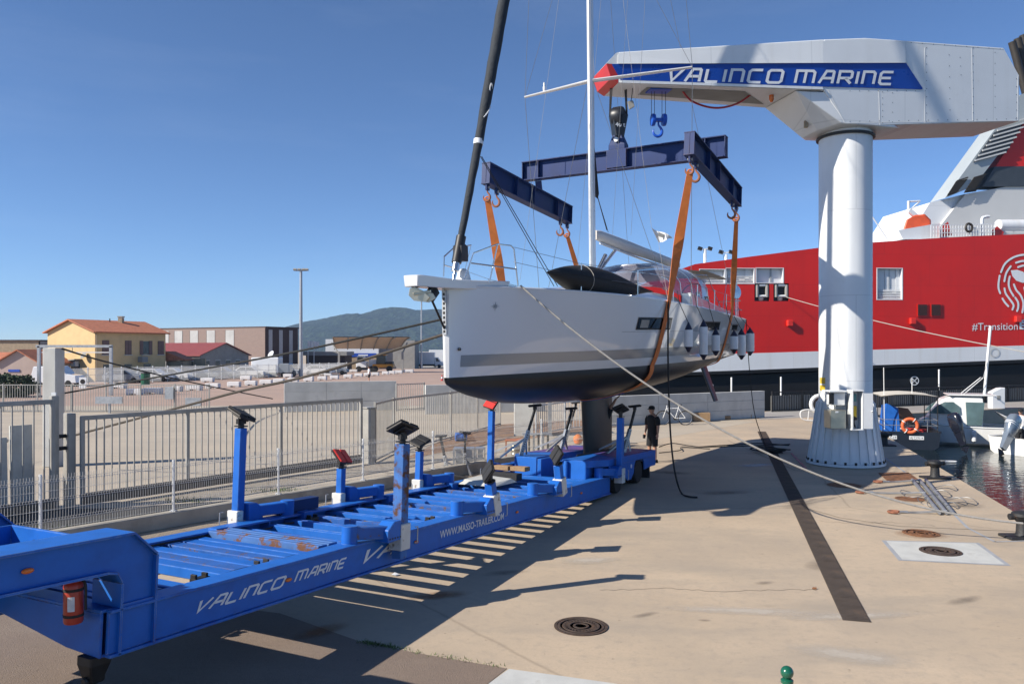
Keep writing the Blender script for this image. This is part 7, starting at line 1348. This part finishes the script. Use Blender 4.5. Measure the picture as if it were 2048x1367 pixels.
MB().bx(sc_.x - 1.0, sc_.x + .2, 83.93, 84, 1.25, 1.5).build('sign', 'sign_blue', SH)
MB().bx(sc_.x - 6.5, sc_.x - 2.21, 84.5, 90, 0, 2.0).build('side_wing', 'house_pink', SH); MB().prism([V((sc_.x - 6.6, 84, 2.0)), V((sc_.x - 2.3, 84, 2.0)), V((sc_.x - 2.3, 88, 3.2)), V((sc_.x - 6.6, 88, 3.2))], (0, 0, .12)).build('wing_roof', 'roof_tile', SH)
# bush
bs = thing('bush', 'dense dark green bush behind the left railing', 'bush', frame(18, 60)); c = frame(18, 60); random.seed(11); b = MB()
for i in range(2600):
    d = V((random.gauss(0, 1), random.gauss(0, 1), random.gauss(0, 1))).normalized(); r = random.uniform(.72, 1.05) * (1 + .18 * math.sin(d.x * 7) * math.sin(d.z * 6)); q = c + V((d.x * 2.0 * r, d.y * 1.4 * r, .75 + d.z * .95 * r))
    if q.z < .05: continue
    u = V((random.gauss(0, 1), random.gauss(0, 1), random.gauss(0, 1))).normalized() * .13; v = u.orthogonal().normalized() * .07; b.add([q - u, q + v, q + u, q - v], [(0, 1, 2, 3)])
b.build('foliage', 'bush_leaf', bs); MB().tube([c, c + V((.1, 0, .9))], [.12, .05], 8).build('stem', 'bark', bs)
# height limit gantry, signs, white slatted fence
gt = thing('height_gantry', 'grey steel height limit gantry over the car park entrance', 'gantry', frame(76, 62)); a = frame(78, 62); c = frame(222, 62); zt = P(0, 692, 62).z
for q in (a, c): MB().beam(q, q + V((0, 0, zt)), .2, .2).build('post', 'galvanised', gt)
MB().beam(a + V((-.2, 0, zt)), c + V((.1, 0, zt)), .2, .2).build('crossbar', 'galvanised', gt); MB().beam(a + V((.2, 0, zt - .48)), c + V((-.15, 0, zt - .48)), .08, .07).build('warning_bar', 'cloth_white', gt); MB().cyl(a + V((2.6, 0, zt)), a + V((2.6, 0, zt - .48)), .02).build('hanger', 'dark_metal', gt)
for px, y0, y1, D, lab in ((166, 754, 776, 66, 'white speed limit sign behind the concrete pillar'),):
    s_ = thing('road_sign', lab, 'sign', frame(px, D)); q = P(px, (y0 + y1) / 2, D); MB().cyl(V((q.x, D, 0)), V((q.x, D, q.z)), .04).build('pole', 'galvanised', s_); MB().bx(q.x - .3, q.x + .3, D - .06, D - .04, P(px, y1, D).z, P(px, y0, D).z).build('panel', 'letter_white', s_); MB().lathe([(.17, 0), (.2, .0), (.2, .01), (.17, .01)], V((q.x, D - .065, q.z + .1)), (0, -1, 0), 20).build('ring', 'dark_metal', s_)
pb = thing('parking_board', 'grey information board on a post in front of the red car park', 'sign', frame(217, 46.5)); q = P(217, 800, 44.6); MB().bx(q.x - .75, q.x + .75, 44.6, 44.7, P(0, 807, 44.6).z, P(0, 793, 44.6).z).build('board', 'galvanised', pb); MB().beam(V((q.x, 44.72, 0)), V((q.x, 44.72, .9)), .12, .1).build('post', 'galvanised', pb)
for px, y0, y1, lab in ((337, 773, 798, 'grey blank panel fixed to the car park railing, left one'), (385, 795, 812, 'grey blank panel fixed low on the car park railing, right one')): q = P(px, y0, 45.3); tag(MB().bx(q.x - .25 - (.2 if px > 350 else 0), q.x + .25 + (.2 if px > 350 else 0), 45.36, 45.42, P(0, y1, 45.3).z, q.z).build('rail_panel', 'galvanised', bevel=.01), lab, 'panel')
wf = thing('white_slat_fence', 'long white slatted fence with white posts along the far side of the car park', 'fence', frame(140, 80)); A = frame(135, 80); B_ = frame(690, 116); d = (B_ - A).normalized(); Ln = (B_ - A).length; n_ = 22
pst = None
for i in range(n_ + 1):
    q = A + d * (Ln * i / n_)
    if pst is None: pst = MB().box((0, 0, .9), (.1, .1, 1.8)).build('post', 'fence_white', wf, local=True); pst.location = q - A
    else: inst(pst, 'post', wf, q - A)
pn = None
for i in range(n_):
    if pn is None:
        b = MB(); L1 = Ln / n_; k = 22
        for j in range(k): b.beam(d * (L1 * (j + .5) / k) + V((0, 0, .1)), d * (L1 * (j + .5) / k) + V((0, 0, 1.7)), .026, .02, d)
        for z in (.3, 1.0, 1.6): b.beam(V((0, 0, z)), d * L1 + V((0, 0, z)), .03, .03)
        pn = b.build('slat_panel', 'fence_white', wf, local=True, kind='stuff'); pn.location = A - A
    else: inst(pn, 'slat_panel', wf, d * (Ln * i / n_))['kind'] = 'stuff'
# white concrete blocks
BL = [(218, 248, 765, 777), (250, 281, 776, 790), (285, 319, 774, 788), (342, 360, 771, 783), (371, 400, 768, 781), (410, 436, 765, 777), (401, 425, 754, 764), (454, 478, 762, 774), (489, 511, 760, 771), (519, 542, 758, 769), (546, 566, 756, 767), (575, 595, 754, 765), (480, 500, 750, 760), (566, 583, 746, 755), (607, 625, 751, 763), (635, 652, 751, 760), (660, 676, 749, 758), (687, 703, 747, 756), (709, 724, 745, 753), (728, 740, 744, 752), (743, 757, 743, 751), (764, 776, 741, 749), (777, 789, 740, 748), (790, 804, 739, 747), (807, 826, 737, 745), (699, 714, 737, 744), (648, 662, 745, 752)]
ordw = ['first', 'second', 'third', 'fourth', 'fifth', 'sixth', 'seventh', 'eighth', 'ninth', 'tenth', 'eleventh', 'twelfth', 'thirteenth', 'fourteenth', 'fifteenth', 'sixteenth', 'seventeenth', 'eighteenth', 'nineteenth', 'twentieth', 'twenty-first', 'twenty-second', 'twenty-third', 'twenty-fourth', 'twenty-fifth', 'twenty-sixth', 'twenty-seventh']
bl0 = {}
for i, (x0, x1, y0, y1) in sorted(enumerate(BL), key=lambda e: e[1][0]):
    D = 5623 / (y1 - 700); w_ = (x1 - x0) / F * D; q = frame((x0 + x1) / 2, D); hgt = (y1 - y0 - 1.5) / F * D; b = MB(); k = len(bl0); bl0[i] = 1
    b.bx(q.x - w_ / 2, q.x + w_ / 2, D, D + .7, .12, hgt); b.bx(q.x - w_ / 2 + .02, q.x - w_ / 2 + w_ * .3, D + .02, D + .68, .012, .13); b.bx(q.x + w_ / 2 - w_ * .3, q.x + w_ / 2 - .02, D + .02, D + .68, .012, .13)
    tag(b.build('concrete_block', 'block_white', bevel=.03), 'white concrete block in the car park, %s counted from the left' % ordw[k], 'concrete block', 'white concrete blocks of the car park')
# lamp posts
def lamp(px, D, ytop, lab, r=.14):
    q = frame(px, D); zt = P(0, ytop, D).z; t = thing('lamp_post', lab, 'lamp post', q); MB().tube([q, q + V((0, 0, zt))], [r * 1.5, r], 12).build('pole', 'galvanised', t, True)
    MB().beam(q + V((-.7, 0, zt)), q + V((.7, 0, zt)), .12, .12).build('crossarm', 'galvanised', t)
    for x in (-.75, -.2, .35, .8): MB().box(q + V((x, -.15, zt + .12)), (.42, .35, .2), Matrix.Rotation(-.4, 3, 'X')).build('lamp_head', 'plaster_grey', t)
lamp(602, 106, 541, 'tall grey floodlight mast left of the yacht bow', .17); lamp(843, 152, 600, 'thin pale mast seen just left of the yacht stem', .13)
# canopy shelter, port building, vehicles
cs = thing('curved_shelter', 'curved translucent canopy shelter on steel posts in the car park', 'shelter', frame(740, 124)); zc_ = lambda y: P(0, y, 124).z
b = MB(); rows = []
for i in range(9):
    u = i / 8; dy = u * 6.0; z = zc_(697) + (zc_(676) - zc_(697)) * math.sin((1 - u) * math.pi * .55) + .15 * (1 - u); rows.append([V((frame(lerp(668, 655, u), 124).x, 123 + dy, z)), V((frame(lerp(823, 790, u), 124).x, 123 + dy, z))])
b.loft(rows, False, False); b.loft([[p + V((0, 0, .08)) for p in r] for r in rows], False, False); b.build('canopy', 'canvas_beige', cs, True)
for k in range(6): u = k / 5; MB().tube([r[0].lerp(r[1], u) - V((0, 0, .1)) for r in rows], .09, 6).build('rib', 'plaster_grey', cs)
for px in (678, 805): q = frame(px, 125); MB().beam(q, q + V((0, 0, 3.3)), .3, .3).tube([q + V((0, 0, 3.0)), q + V((-1.4 if px < 700 else .6, 1, zc_(685)))], .12, 6).build('post', 'plaster_grey', cs)
pt = thing('port_building', 'pale port building with blue sign strip behind the shelter', 'building', frame(720, 150)); a = frame(651, 150); c = frame(757, 150); MB().bx(a.x, c.x, 150, 158, 0, P(0, 678, 150).z).build('wall', 'ferry_white', pt); MB().bx(c.x, frame(828, 150).x, 151, 158, 0, P(0, 680, 150).z).build('side_block', 'plaster_grey', pt)
a = frame(694, 149.9); c = frame(753, 149.9); MB().bx(a.x, c.x, 149.6, 149.9, P(0, 713, 150).z, P(0, 706, 150).z).build('sign', 'sign_blue', pt); MB().bx(a.x - .3, c.x + .5, 149.7, 149.95, .0, P(0, 713.5, 150).z).build('front', 'stone_tan', pt); MB().bx(a.x + 2.2, a.x + 4.0, 149.55, 149.6, P(0, 711, 150).z, P(0, 708.5, 150).z).build('sign_text', 'letter_white', pt)
lo = thing('low_dark_building', 'low dark building with grey roof between the warehouse and the shelter', 'building', frame(640, 140)); a = frame(612, 140); c = frame(690, 140); MB().bx(a.x, c.x, 140, 146, 0, 2.6).build('wall', 'dark_brown', lo); MB().bx(a.x - .4, c.x + .4, 139.5, 146, 2.6, 3.3).build('roof', 'plaster_grey', lo)
for px, y, lab in ((616, 684, 'left white flag on a pole beyond the lamp mast'), (628, 685, 'right white flag on a pole beyond the lamp mast')):
    q = P(px, y, 138); t = thing('flag', lab, 'flag', V((q.x, 138, 0))); MB().cyl(V((q.x, 138, 0)), V((q.x, 138, q.z + .3)), .06).build('pole', 'white_paint', t); MB().loft([[V((q.x + u, 138 + .1 * math.sin(u * 6), q.z + .2 - .1 * u)), V((q.x + u, 138 + .1 * math.sin(u * 6 + 1), q.z - .7 - .2 * u))] for u in (0, .3, .6, .9)], False, False).build('cloth', 'cloth_white', t)
bwl = thing('boundary_wall', 'low beige boundary wall behind the white truck', 'wall', frame(850, 186)); a = frame(760, 186); c = frame(1000, 186); MB().bx(a.x, c.x, 186, 186.4, 0, 2.5).build('wall', 'pale_concrete', bwl); [MB().bx(lerp(a.x, c.x, k / 6), lerp(a.x, c.x, k / 6) + .3, 185.8, 186, 0, 2.55).build('pier', 'pale_concrete', bwl) for k in range(7)]
def truck(px, D, L_, h, lab, cab=1):
    q = frame(px, D); t = thing('box_truck', lab, 'truck', q); b = MB(); bx = MB().bx(q.x, q.x + L_ * .68, D, D + 2.1, .75, h).build('box_body', 'vehicle_white', t, bevel=.05)
    cb = MB().prism([V((q.x + L_ * x, D + .05, z)) for x, z in ((.69, .45), (.69, 2.1), (.80, 2.15), (.90, 1.35), (.99, 1.15), (1.0, .45))], (0, 2.0, 0)).build('cab', 'vehicle_white', t, bevel=.06); MB().prism([V((q.x + L_ * x, D + .03, z)) for x, z in ((.73, 1.3), (.73, 1.95), (.79, 1.98), (.87, 1.3))], (0, .03, 0)).build('side_window', 'glass_dark', cb)
    MB().bx(q.x + .1, q.x + L_ * .95, D + .2, D + 1.9, .4, .75).build('chassis', 'dark_metal', t)
    for x in (.18, .85): MB().lathe([(.02, 0), (.2, .0), (.36, .02), (.36, .24), (.02, .25)], (q.x + L_ * x, D - .02, .37), (0, 1, 0), 18).build('wheel', 'tyre', t)
truck(832, 158, 5.4, 3.1, 'white box truck parked left of the yacht bow, front to the right'); truck(858, 165, 7.0, 3.6, 'larger white box truck partly hidden behind the yacht stem')
def car(px, D, L_, m, lab, van=False, rot=0):
    q = frame(px, D); t = thing('van' if van else 'parked_car', lab, 'van' if van else 'car', q, (0, 0, rot)); h = 2.0 if van else 1.45
    pr = ((0, .35), (0, 1.0), (.05, 1.95), (.62, 2.0), (.78, 1.25), (.98, 1.05), (1.0, .35)) if van else ((0, .35), (0, .85), (.06, .95), (.22, 1.42), (.58, 1.45), (.74, .98), (.97, .85), (1.0, .35))
    MB().loft([[V((x * L_, y, z if z < .96 or k else z - .04)) for x, z in pr] for y, k in ((-.85, 0), (-.7, 1), (.7, 1), (.85, 0))], True, True).build('body', m, t, bevel=.04, local=True)
    gl = ((.5, 1.3), (.52, 1.85), (.62, 1.88), (.74, 1.3)) if van else ((.12, .98), (.24, 1.36), (.57, 1.38), (.70, .98)); MB().prism([V((x * L_, -.87, z)) for x, z in gl], (0, .06, 0)).build('side_window', 'glass_dark', t, local=True); MB().prism([V((x * L_, .87, z)) for x, z in gl], (0, -.06, 0)).build('side_window', 'glass_dark', t, local=True)
    for x in (.17, .82):
        for y in (-.87, .63): MB().lathe([(.02, 0), (.18, 0), (.31, .02), (.31, .22), (.02, .24)], (x * L_, y, .32), (0, 1, 0), 16).build('wheel', 'tyre', t, local=True)
car(72, 78, 4.4, 'vehicle_white', 'white van parked in front of the yellow house behind the pillar', True)
for px, D, m, lab in ((212, 86, 'vehicle_grey', 'silver car behind the fence, right of the gantry'), (272, 90, 'vehicle_white', 'white car behind the fence, left of centre of the yellow house'), (312, 93, 'vehicle_white', 'white car behind the fence at the right end of the yellow house'), (366, 97, 'vehicle_grey', 'dark grey car behind the fence by the hall porch'), (412, 100, 'vehicle_grey', 'grey car behind the fence in front of the hall gable'), (470, 103, 'vehicle_white', 'white car behind the fence near the satellite van'), (535, 107, 'vehicle_grey', 'grey car behind the fence, just left of the mast'), (610, 113, 'vehicle_white', 'white car behind the fence, just right of the mast'), (640, 115, 'vehicle_grey', 'small grey car behind the right end of the fence')): car(px, D, 4.1, m, lab)
sv = thing('satellite_van', 'white van with a round dish on its roof behind the white fence', 'van', frame(500, 104)); q = frame(502, 104); MB().bx(q.x, q.x + 3.6, 104, 106, .5, 2.6).build('body', 'vehicle_white', sv, bevel=.1); MB().bx(q.x + 3.62, q.x + 5.0, 104, 106, .5, 1.8).build('cab', 'vehicle_grey', sv, bevel=.1); MB().lathe([(.02, 0), (.35, .08), (.5, .25)], V((q.x + 2.6, 104.5, 2.9)), (-.5, -.6, .5), 16).build('dish', 'letter_white', sv)
for x in (.7, 4.2): MB().lathe([(.02, 0), (.33, .02), (.33, .24), (.02, .25)], (q.x + x, 103.95, .34), (0, 1, 0), 16).build('wheel', 'tyre', sv)
tr1 = thing('yellow_tractor', 'yellow and black terminal tractor under the shelter', 'tractor', frame(757, 128)); q = frame(745, 128)
MB().bx(q.x, q.x + 3.3, 128, 130, .7, 1.3).build('chassis', 'machine_yellow', tr1, bevel=.05); MB().bx(q.x + .6, q.x + 2.1, 128.1, 129.8, 1.3, 2.7).build('cab', 'glass_dark', tr1, bevel=.08); MB().bx(q.x + 2.2, q.x + 3.2, 128.1, 129.8, 1.3, 1.7).build('bonnet', 'black_plastic', tr1, bevel=.05); MB().bx(q.x + .5, q.x + 2.2, 128, 129.9, 2.7, 2.82).build('roof', 'machine_yellow', tr1)
for x in (.4, 2.7): MB().lathe([(.02, 0), (.5, .03), (.5, .4), (.02, .42)], (q.x + x, 127.9, .52), (0, 1, 0), 18).build('wheel', 'tyre', tr1)
tr2 = thing('white_tractor', 'white terminal tractor left of the yellow one', 'tractor', frame(715, 128)); q = frame(712, 129)
MB().bx(q.x, q.x + 1.7, 129, 131, .7, 1.7).build('bonnet', 'vehicle_white', tr2, bevel=.06); MB().bx(q.x + .1, q.x + 1.2, 129.1, 130.8, 1.7, 2.6).build('cab', 'vehicle_white', tr2, bevel=.06); MB().bx(q.x + .2, q.x + 1.1, 129.05, 129.1, 1.8, 2.4).build('window', 'glass_dark', tr2); MB().bx(q.x + 2.0, q.x + 3.2, 129.5, 131, .6, 2.0).build('rear_tank', 'ferry_white', tr2, bevel=.05); MB().bx(q.x + .2, q.x + 3.0, 129.3, 130.6, .45, .72).build('chassis', 'black_plastic', tr2)
for x in (.45, 2.5): MB().lathe([(.02, 0), (.48, .03), (.48, .4), (.02, .42)], (q.x + x, 128.9, .5), (0, 1, 0), 18).build('wheel', 'tyre', tr2)
bn = thing('litter_bin', 'dark green litter bin at the white fence', 'bin', frame(291, 84)); q = frame(291, 80); MB().lathe([(.4, 0), (.42, .05), (.45, 1.15), (.4, 1.2)], V((q.x, 80, 0)), (0, 0, 1), 14).build('body', 'bollard_green', bn); MB().lathe([(.46, 1.2), (.4, 1.28), (.05, 1.33)], V((q.x, 80, 0)), (0, 0, 1), 14).build('lid', 'dark_metal', bn)
hyd = thing('orange_cone', 'small red and white marker cone on the far car park near the stem', 'cone', frame(884, 92)); q = frame(884, 92); MB().lathe([(.2, .0), (.2, .04), (.12, .05), (.05, .65), (.02, .68)], V((q.x, 92, .01)), (0, 0, 1), 12).build('body', 'crane_red', hyd); MB().lathe([(.105, .25), (.085, .45)], V((q.x, 92, .012)), (0, 0, 1), 12).build('band', 'letter_white', hyd)
# ---------------------------------------------------------------- people
def figure(name, lab, base, rot, joints, radii, edges, dress, rootv=0, extra=None):
    t = thing(name, lab, 'person', base, (0, 0, rot)); me = bpy.data.meshes.new('body'); me.from_pydata([tuple(j) for j in joints], edges, []); o = bpy.data.objects.new('body', me); COL.objects.link(o)
    o.parent = t; MW[o.name] = MW[t.name]
    sk = o.modifiers.new('skin', 'SKIN'); sk.use_smooth_shade = True
    for v, r in zip(me.skin_vertices[0].data, radii): v.radius = r if isinstance(r, tuple) else (r, r)
    me.skin_vertices[0].data[rootv].use_root = True
    o.modifiers.new('sub', 'SUBSURF').levels = 2; o.modifiers['sub'].render_levels = 2
    for m_ in dress: me.materials.append(MATS[m_] if isinstance(m_, str) else m_)
    return t, o
def dress_mat(name, bands):                                     # colour by height on the body: clothes, skin
    m = bpy.data.materials.new(name); m.use_nodes = True; n = m.node_tree.nodes; L = m.node_tree.links; b = n['Principled BSDF']; b.inputs['Roughness'].default_value = .85
    tc = n.new('ShaderNodeTexCoord'); sp = n.new('ShaderNodeSeparateXYZ'); L.new(tc.outputs['Object'], sp.inputs[0]); dv = n.new('ShaderNodeMath'); dv.operation = 'DIVIDE'; dv.inputs[1].default_value = 2.2; L.new(sp.outputs[2], dv.inputs[0])
    r = n.new('ShaderNodeValToRGB'); r.color_ramp.interpolation = 'CONSTANT'; L.new(dv.outputs[0], r.inputs[0]); el = r.color_ramp.elements
    el[0].position = 0; el[0].color = list(bands[0][1]) + [1]; el[1].position = bands[1][0] / 2.2; el[1].color = list(bands[1][1]) + [1]
    for z, c in bands[2:]: e = el.new(z / 2.2); e.color = list(c) + [1]
    L.new(r.outputs[0], b.inputs['Base Color']); return m
SKN = (.40, .22, .15); BK = (.012, .012, .013)
def hand(b, w, d, s=1, side=1, skin=True):                       # five fingers from the wrist w along d
    d = V(d).normalized(); sd_ = V((0, 1, 0)) if abs(d.y) < .8 else V((1, 0, 0)); nrm = d.cross(sd_).normalized(); pal = w + d * .09 * s
    b.hull([w + sd_ * a * .022 * s + nrm * c * .014 * s for a in (-1, 1) for c in (-1, 1)] + [pal + sd_ * a * .04 * s + nrm * c * .013 * s for a in (-1, 1) for c in (-1, 1)])
    for k, ln in enumerate((.065, .078, .074, .055)): p0 = pal + sd_ * (-.03 + .02 * k) * s; b.tube([p0 - d * .01, p0 + d * ln * .5 * s + nrm * .008, p0 + d * ln * .9 * s + nrm * .03 * s], [.0095 * s, .009 * s, .007 * s], 6)
    p0 = w + d * .03 * s - sd_ * .025 * s; b.tube([p0, p0 + d * .03 * s - sd_ * .03 * s, p0 + d * .065 * s - sd_ * .035 * s], [.012 * s, .011 * s, .008 * s], 6)
def standing(base, rot, lab, shirt, shorts, skin='skin', cap=True, hgt=1.76, shortlen=.52):
    J = [(0, 0, .95), (0, 0, 1.12), (0, .0, 1.33), (0, 0, 1.47), (.01, 0, 1.54), (.02, 0, 1.60),
         (0, .19, 1.43), (.0, .25, 1.15), (.04, .27, .92), (0, -.19, 1.43), (0, -.25, 1.15), (.05, -.27, .92),
         (0, .10, .90), (.02, .12, .50), (0, .13, .10), (.16, .14, .04), (0, -.10, .90), (.02, -.12, .50), (-.02, -.13, .10), (.14, -.15, .04)]
    Rr = [(.12, .10), (.11, .09), (.12, .09), (.08, .07), (.055, .055), (.05, .05), (.065, .065), (.05, .048), (.03, .028), (.065, .065), (.05, .048), (.03, .028), (.105, .10), (.065, .06), (.045, .042), (.038, .035), (.105, .10), (.065, .06), (.045, .042), (.038, .035)]
    E_ = [(0, 1), (1, 2), (2, 3), (3, 4), (4, 5), (3, 6), (6, 7), (7, 8), (3, 9), (9, 10), (10, 11), (0, 12), (12, 13), (13, 14), (14, 15), (0, 16), (16, 17), (17, 18), (18, 19)]
    t, o = figure('person', lab, base, rot, J, Rr, E_, [skin])
    s = MB()                                                     # head with nose, ears, cap
    s.ball((.04, 0, 1.655), (.098, .078, .118), 16, 12); s.hull([V((.13, 0, 1.66)), V((.155, 0, 1.635)), V((.13, .016, 1.632)), V((.13, -.016, 1.632))]); [s.ball((.03, sg * .08, 1.65), (.02, .012, .03), 8, 6) for sg in (-1, 1)]
    s.ball((.115, 0, 1.592), (.02, .03, .01), 8, 6); s.build('head', skin, t, True, local=True)
    b = MB(); [b.ball((.122, sg * .032, 1.668), (.012, .014, .008), 8, 6) for sg in (-1, 1)]; b.build('eyes', 'hair', t, True, local=True)
    b = MB(); b.lathe([(.103, -.01), (.104, .03), (.09, .075), (.05, .1), (.005, .105)], V((.035, 0, 1.685)), (0, 0, 1), 18)
    if cap: b.hull([V((.1, -.07, 1.69)), V((.1, .07, 1.69)), V((.21, -.045, 1.675)), V((.21, .045, 1.675)), V((.1, -.07, 1.70)), V((.1, .07, 1.70)), V((.2, 0, 1.69))])
    b.build('cap' if cap else 'hair', 'cloth_black' if cap else 'hair', t, True, local=True)
    # clothes: shirt and shorts as their own shells
    def ringz(z, rx, ry, x0=0, y0=0): return [V((x0 + rx * math.cos(a), y0 + ry * math.sin(a), z)) for a in [2 * math.pi * k / 20 for k in range(20)]]
    b = MB(); b.loft([ringz(.90, .145, .185), ringz(1.0, .138, .178), ringz(1.15, .13, .175), ringz(1.3, .135, .20), ringz(1.40, .125, .215), ringz(1.46, .10, .18), ringz(1.50, .075, .10), ringz(1.52, .06, .065)], True, True)
    for sg in (-1, 1): b.tube([V((0, sg * .165, 1.42)), V((0, sg * .215, 1.34)), V((.0, sg * .245, 1.18))], [.085, .088, .075], 12)
    b.build('shirt', shirt, t, 60, local=True)
    b = MB(); b.loft([ringz(.78, .135, .17), ringz(.86, .15, .185), ringz(.95, .142, .18)], True, True)
    for sg in (-1, 1): b.tube([V((0, sg * .085, .86)), V((.01, sg * .11, .7)), V((.02, sg * .12, shortlen))], [.11, .105, .098], 14)
    b.build('shorts', shorts, t, 60, local=True)
    b = MB()
    for sg in (-1, 1): hand(b, V((.045, sg * .27, .925)), V((.1, 0, -1)), 1.05)
    b.build('hands', skin, t, 50, local=True)
    b = MB(); [b.hull([V((x, sg * .135 + y, z)) for x, y, z in ((-.07, -.045, .005), (-.07, .045, .005), (.2, -.04, .005), (.2, .04, .005), (-.06, -.035, .1), (-.06, .035, .1), (.08, -.035, .09), (.08, .035, .09), (.19, 0, .05))]) for sg in (-1, 1)]; b.build('shoes', 'cloth_black', t, local=True)
    return t
pc = P(1305, 700, 25.1); pc.z = 0
pt_ = standing(pc, R(215), 'man in black shirt, dark shorts and cap standing behind the trailer', 'cloth_black', 'cloth_navy'); b = MB(); q = V((.1, -.27, .80)); b.box(q, (.07, .05, .12)); b.build('held_tool', 'black_plastic', pt_, local=True)
# second worker: behind the keel, arm reaching up to the hull
kc = V((2.52, 22.5, .2))
t2 = thing('person', 'person in dark clothes hidden behind the keel, one arm reaching up to the hull', 'person', kc)
J = [(0, 0, .95), (0, 0, 1.15), (0, 0, 1.35), (0, 0, 1.47), (0, 0, 1.58), (.17, -.03, 1.46), (.28, -.05, 1.74), (.42, -.08, 1.98), (-.19, 0, 1.43), (-.24, 0, 1.15), (-.2, -.1, .95), (.1, 0, .9), (.11, 0, .5), (.1, 0, .06), (-.1, 0, .9), (-.11, 0, .5), (-.1, 0, .06)]
me = bpy.data.meshes.new('body'); me.from_pydata(J, [(0, 1), (1, 2), (2, 3), (3, 4), (3, 5), (5, 6), (6, 7), (3, 8), (8, 9), (9, 10), (0, 11), (11, 12), (12, 13), (0, 14), (14, 15), (15, 16)], []); o = bpy.data.objects.new('body', me); COL.objects.link(o); o.parent = t2
o.modifiers.new('skin', 'SKIN').use_smooth_shade = True
for v, r in zip(me.skin_vertices[0].data, (.12, .11, .12, .07, .055, .06, .05, .032, .06, .048, .03, .1, .065, .045, .1, .065, .045)): v.radius = (r, r)
me.skin_vertices[0].data[0].use_root = True; o.modifiers.new('sub', 'SUBSURF').render_levels = 2; me.materials.append(MATS['skin'])
MB().ball((0, -.01, 1.67), (.08, .098, .12), 16, 12).hull([V((0, -.1, 1.68)), V((0, -.125, 1.65)), V((.015, -.1, 1.645)), V((-.015, -.1, 1.645))]).build('head', 'skin', t2, True, local=True); MB().ball((0, .01, 1.70), (.088, .1, .11), 14, 8).build('hair', 'hair', t2, True, local=True)
b = MB(); b.loft([[V((rx * math.cos(a), ry * math.sin(a), z)) for a in [2 * math.pi * k / 18 for k in range(18)]] for z, rx, ry in ((.9, .185, .145), (1.15, .175, .13), (1.35, .205, .135), (1.46, .17, .1), (1.51, .07, .06))], True, True); b.tube([V((.15, -.02, 1.42)), V((.22, -.04, 1.55)), V((.27, -.05, 1.68))], [.085, .08, .07], 12); b.tube([V((-.15, 0, 1.42)), V((-.22, 0, 1.3)), V((-.24, 0, 1.18))], [.085, .08, .07], 12); b.build('shirt', 'cloth_black', t2, 60, local=True)
b = MB(); b.loft([[V((rx * math.cos(a), ry * math.sin(a), z)) for a in [2 * math.pi * k / 18 for k in range(18)]] for z, rx, ry in ((.78, .17, .135), (.95, .18, .145))], True, True); [b.tube([V((s * .085, 0, .86)), V((s * .11, 0, .55)), V((s * .105, 0, .1))], [.11, .1, .085], 12) for s in (-1, 1)]; b.build('trousers', 'cloth_navy', t2, 60, local=True)
b = MB(); hand(b, V((.42, -.08, 1.97)), V((.6, -.1, .55)), 1.05); b.build('hand', 'skin', t2, 50, local=True)
# far person in white by the wall, and the man in the boat
standing(frame(738, 88), R(200), 'far person in white shirt standing in the red car park', 'cloth_white', 'cloth_navy', cap=False)
bp2 = MW[B3.name] @ V((1.0, .35, 0)); bp2.z = WZ + .1
standing(bp2, R(230), 'man in white shirt and dark cap standing in the speedboat', 'cloth_white', 'cloth_navy')
# ---------------------------------------------------------------- air: thin haze round everything
hz = bpy.data.materials.new('haze_air'); hz.use_nodes = True; n = hz.node_tree.nodes; L = hz.node_tree.links; n.remove(n['Principled BSDF'])
pv = n.new('ShaderNodeVolumePrincipled'); pv.inputs['Color'].default_value = (.45, .68, 1, 1); pv.inputs['Density'].default_value = .00015; L.new(pv.outputs[0], n['Material Output'].inputs['Volume']); MATS['haze_air'] = hz
o = MB().bx(-4100, 4100, -90, 3400, -5, 165).build('haze', 'haze_air'); o['kind'] = 'stuff'; tag(o, 'thin blue haze in the air in front of the far hills', 'haze')
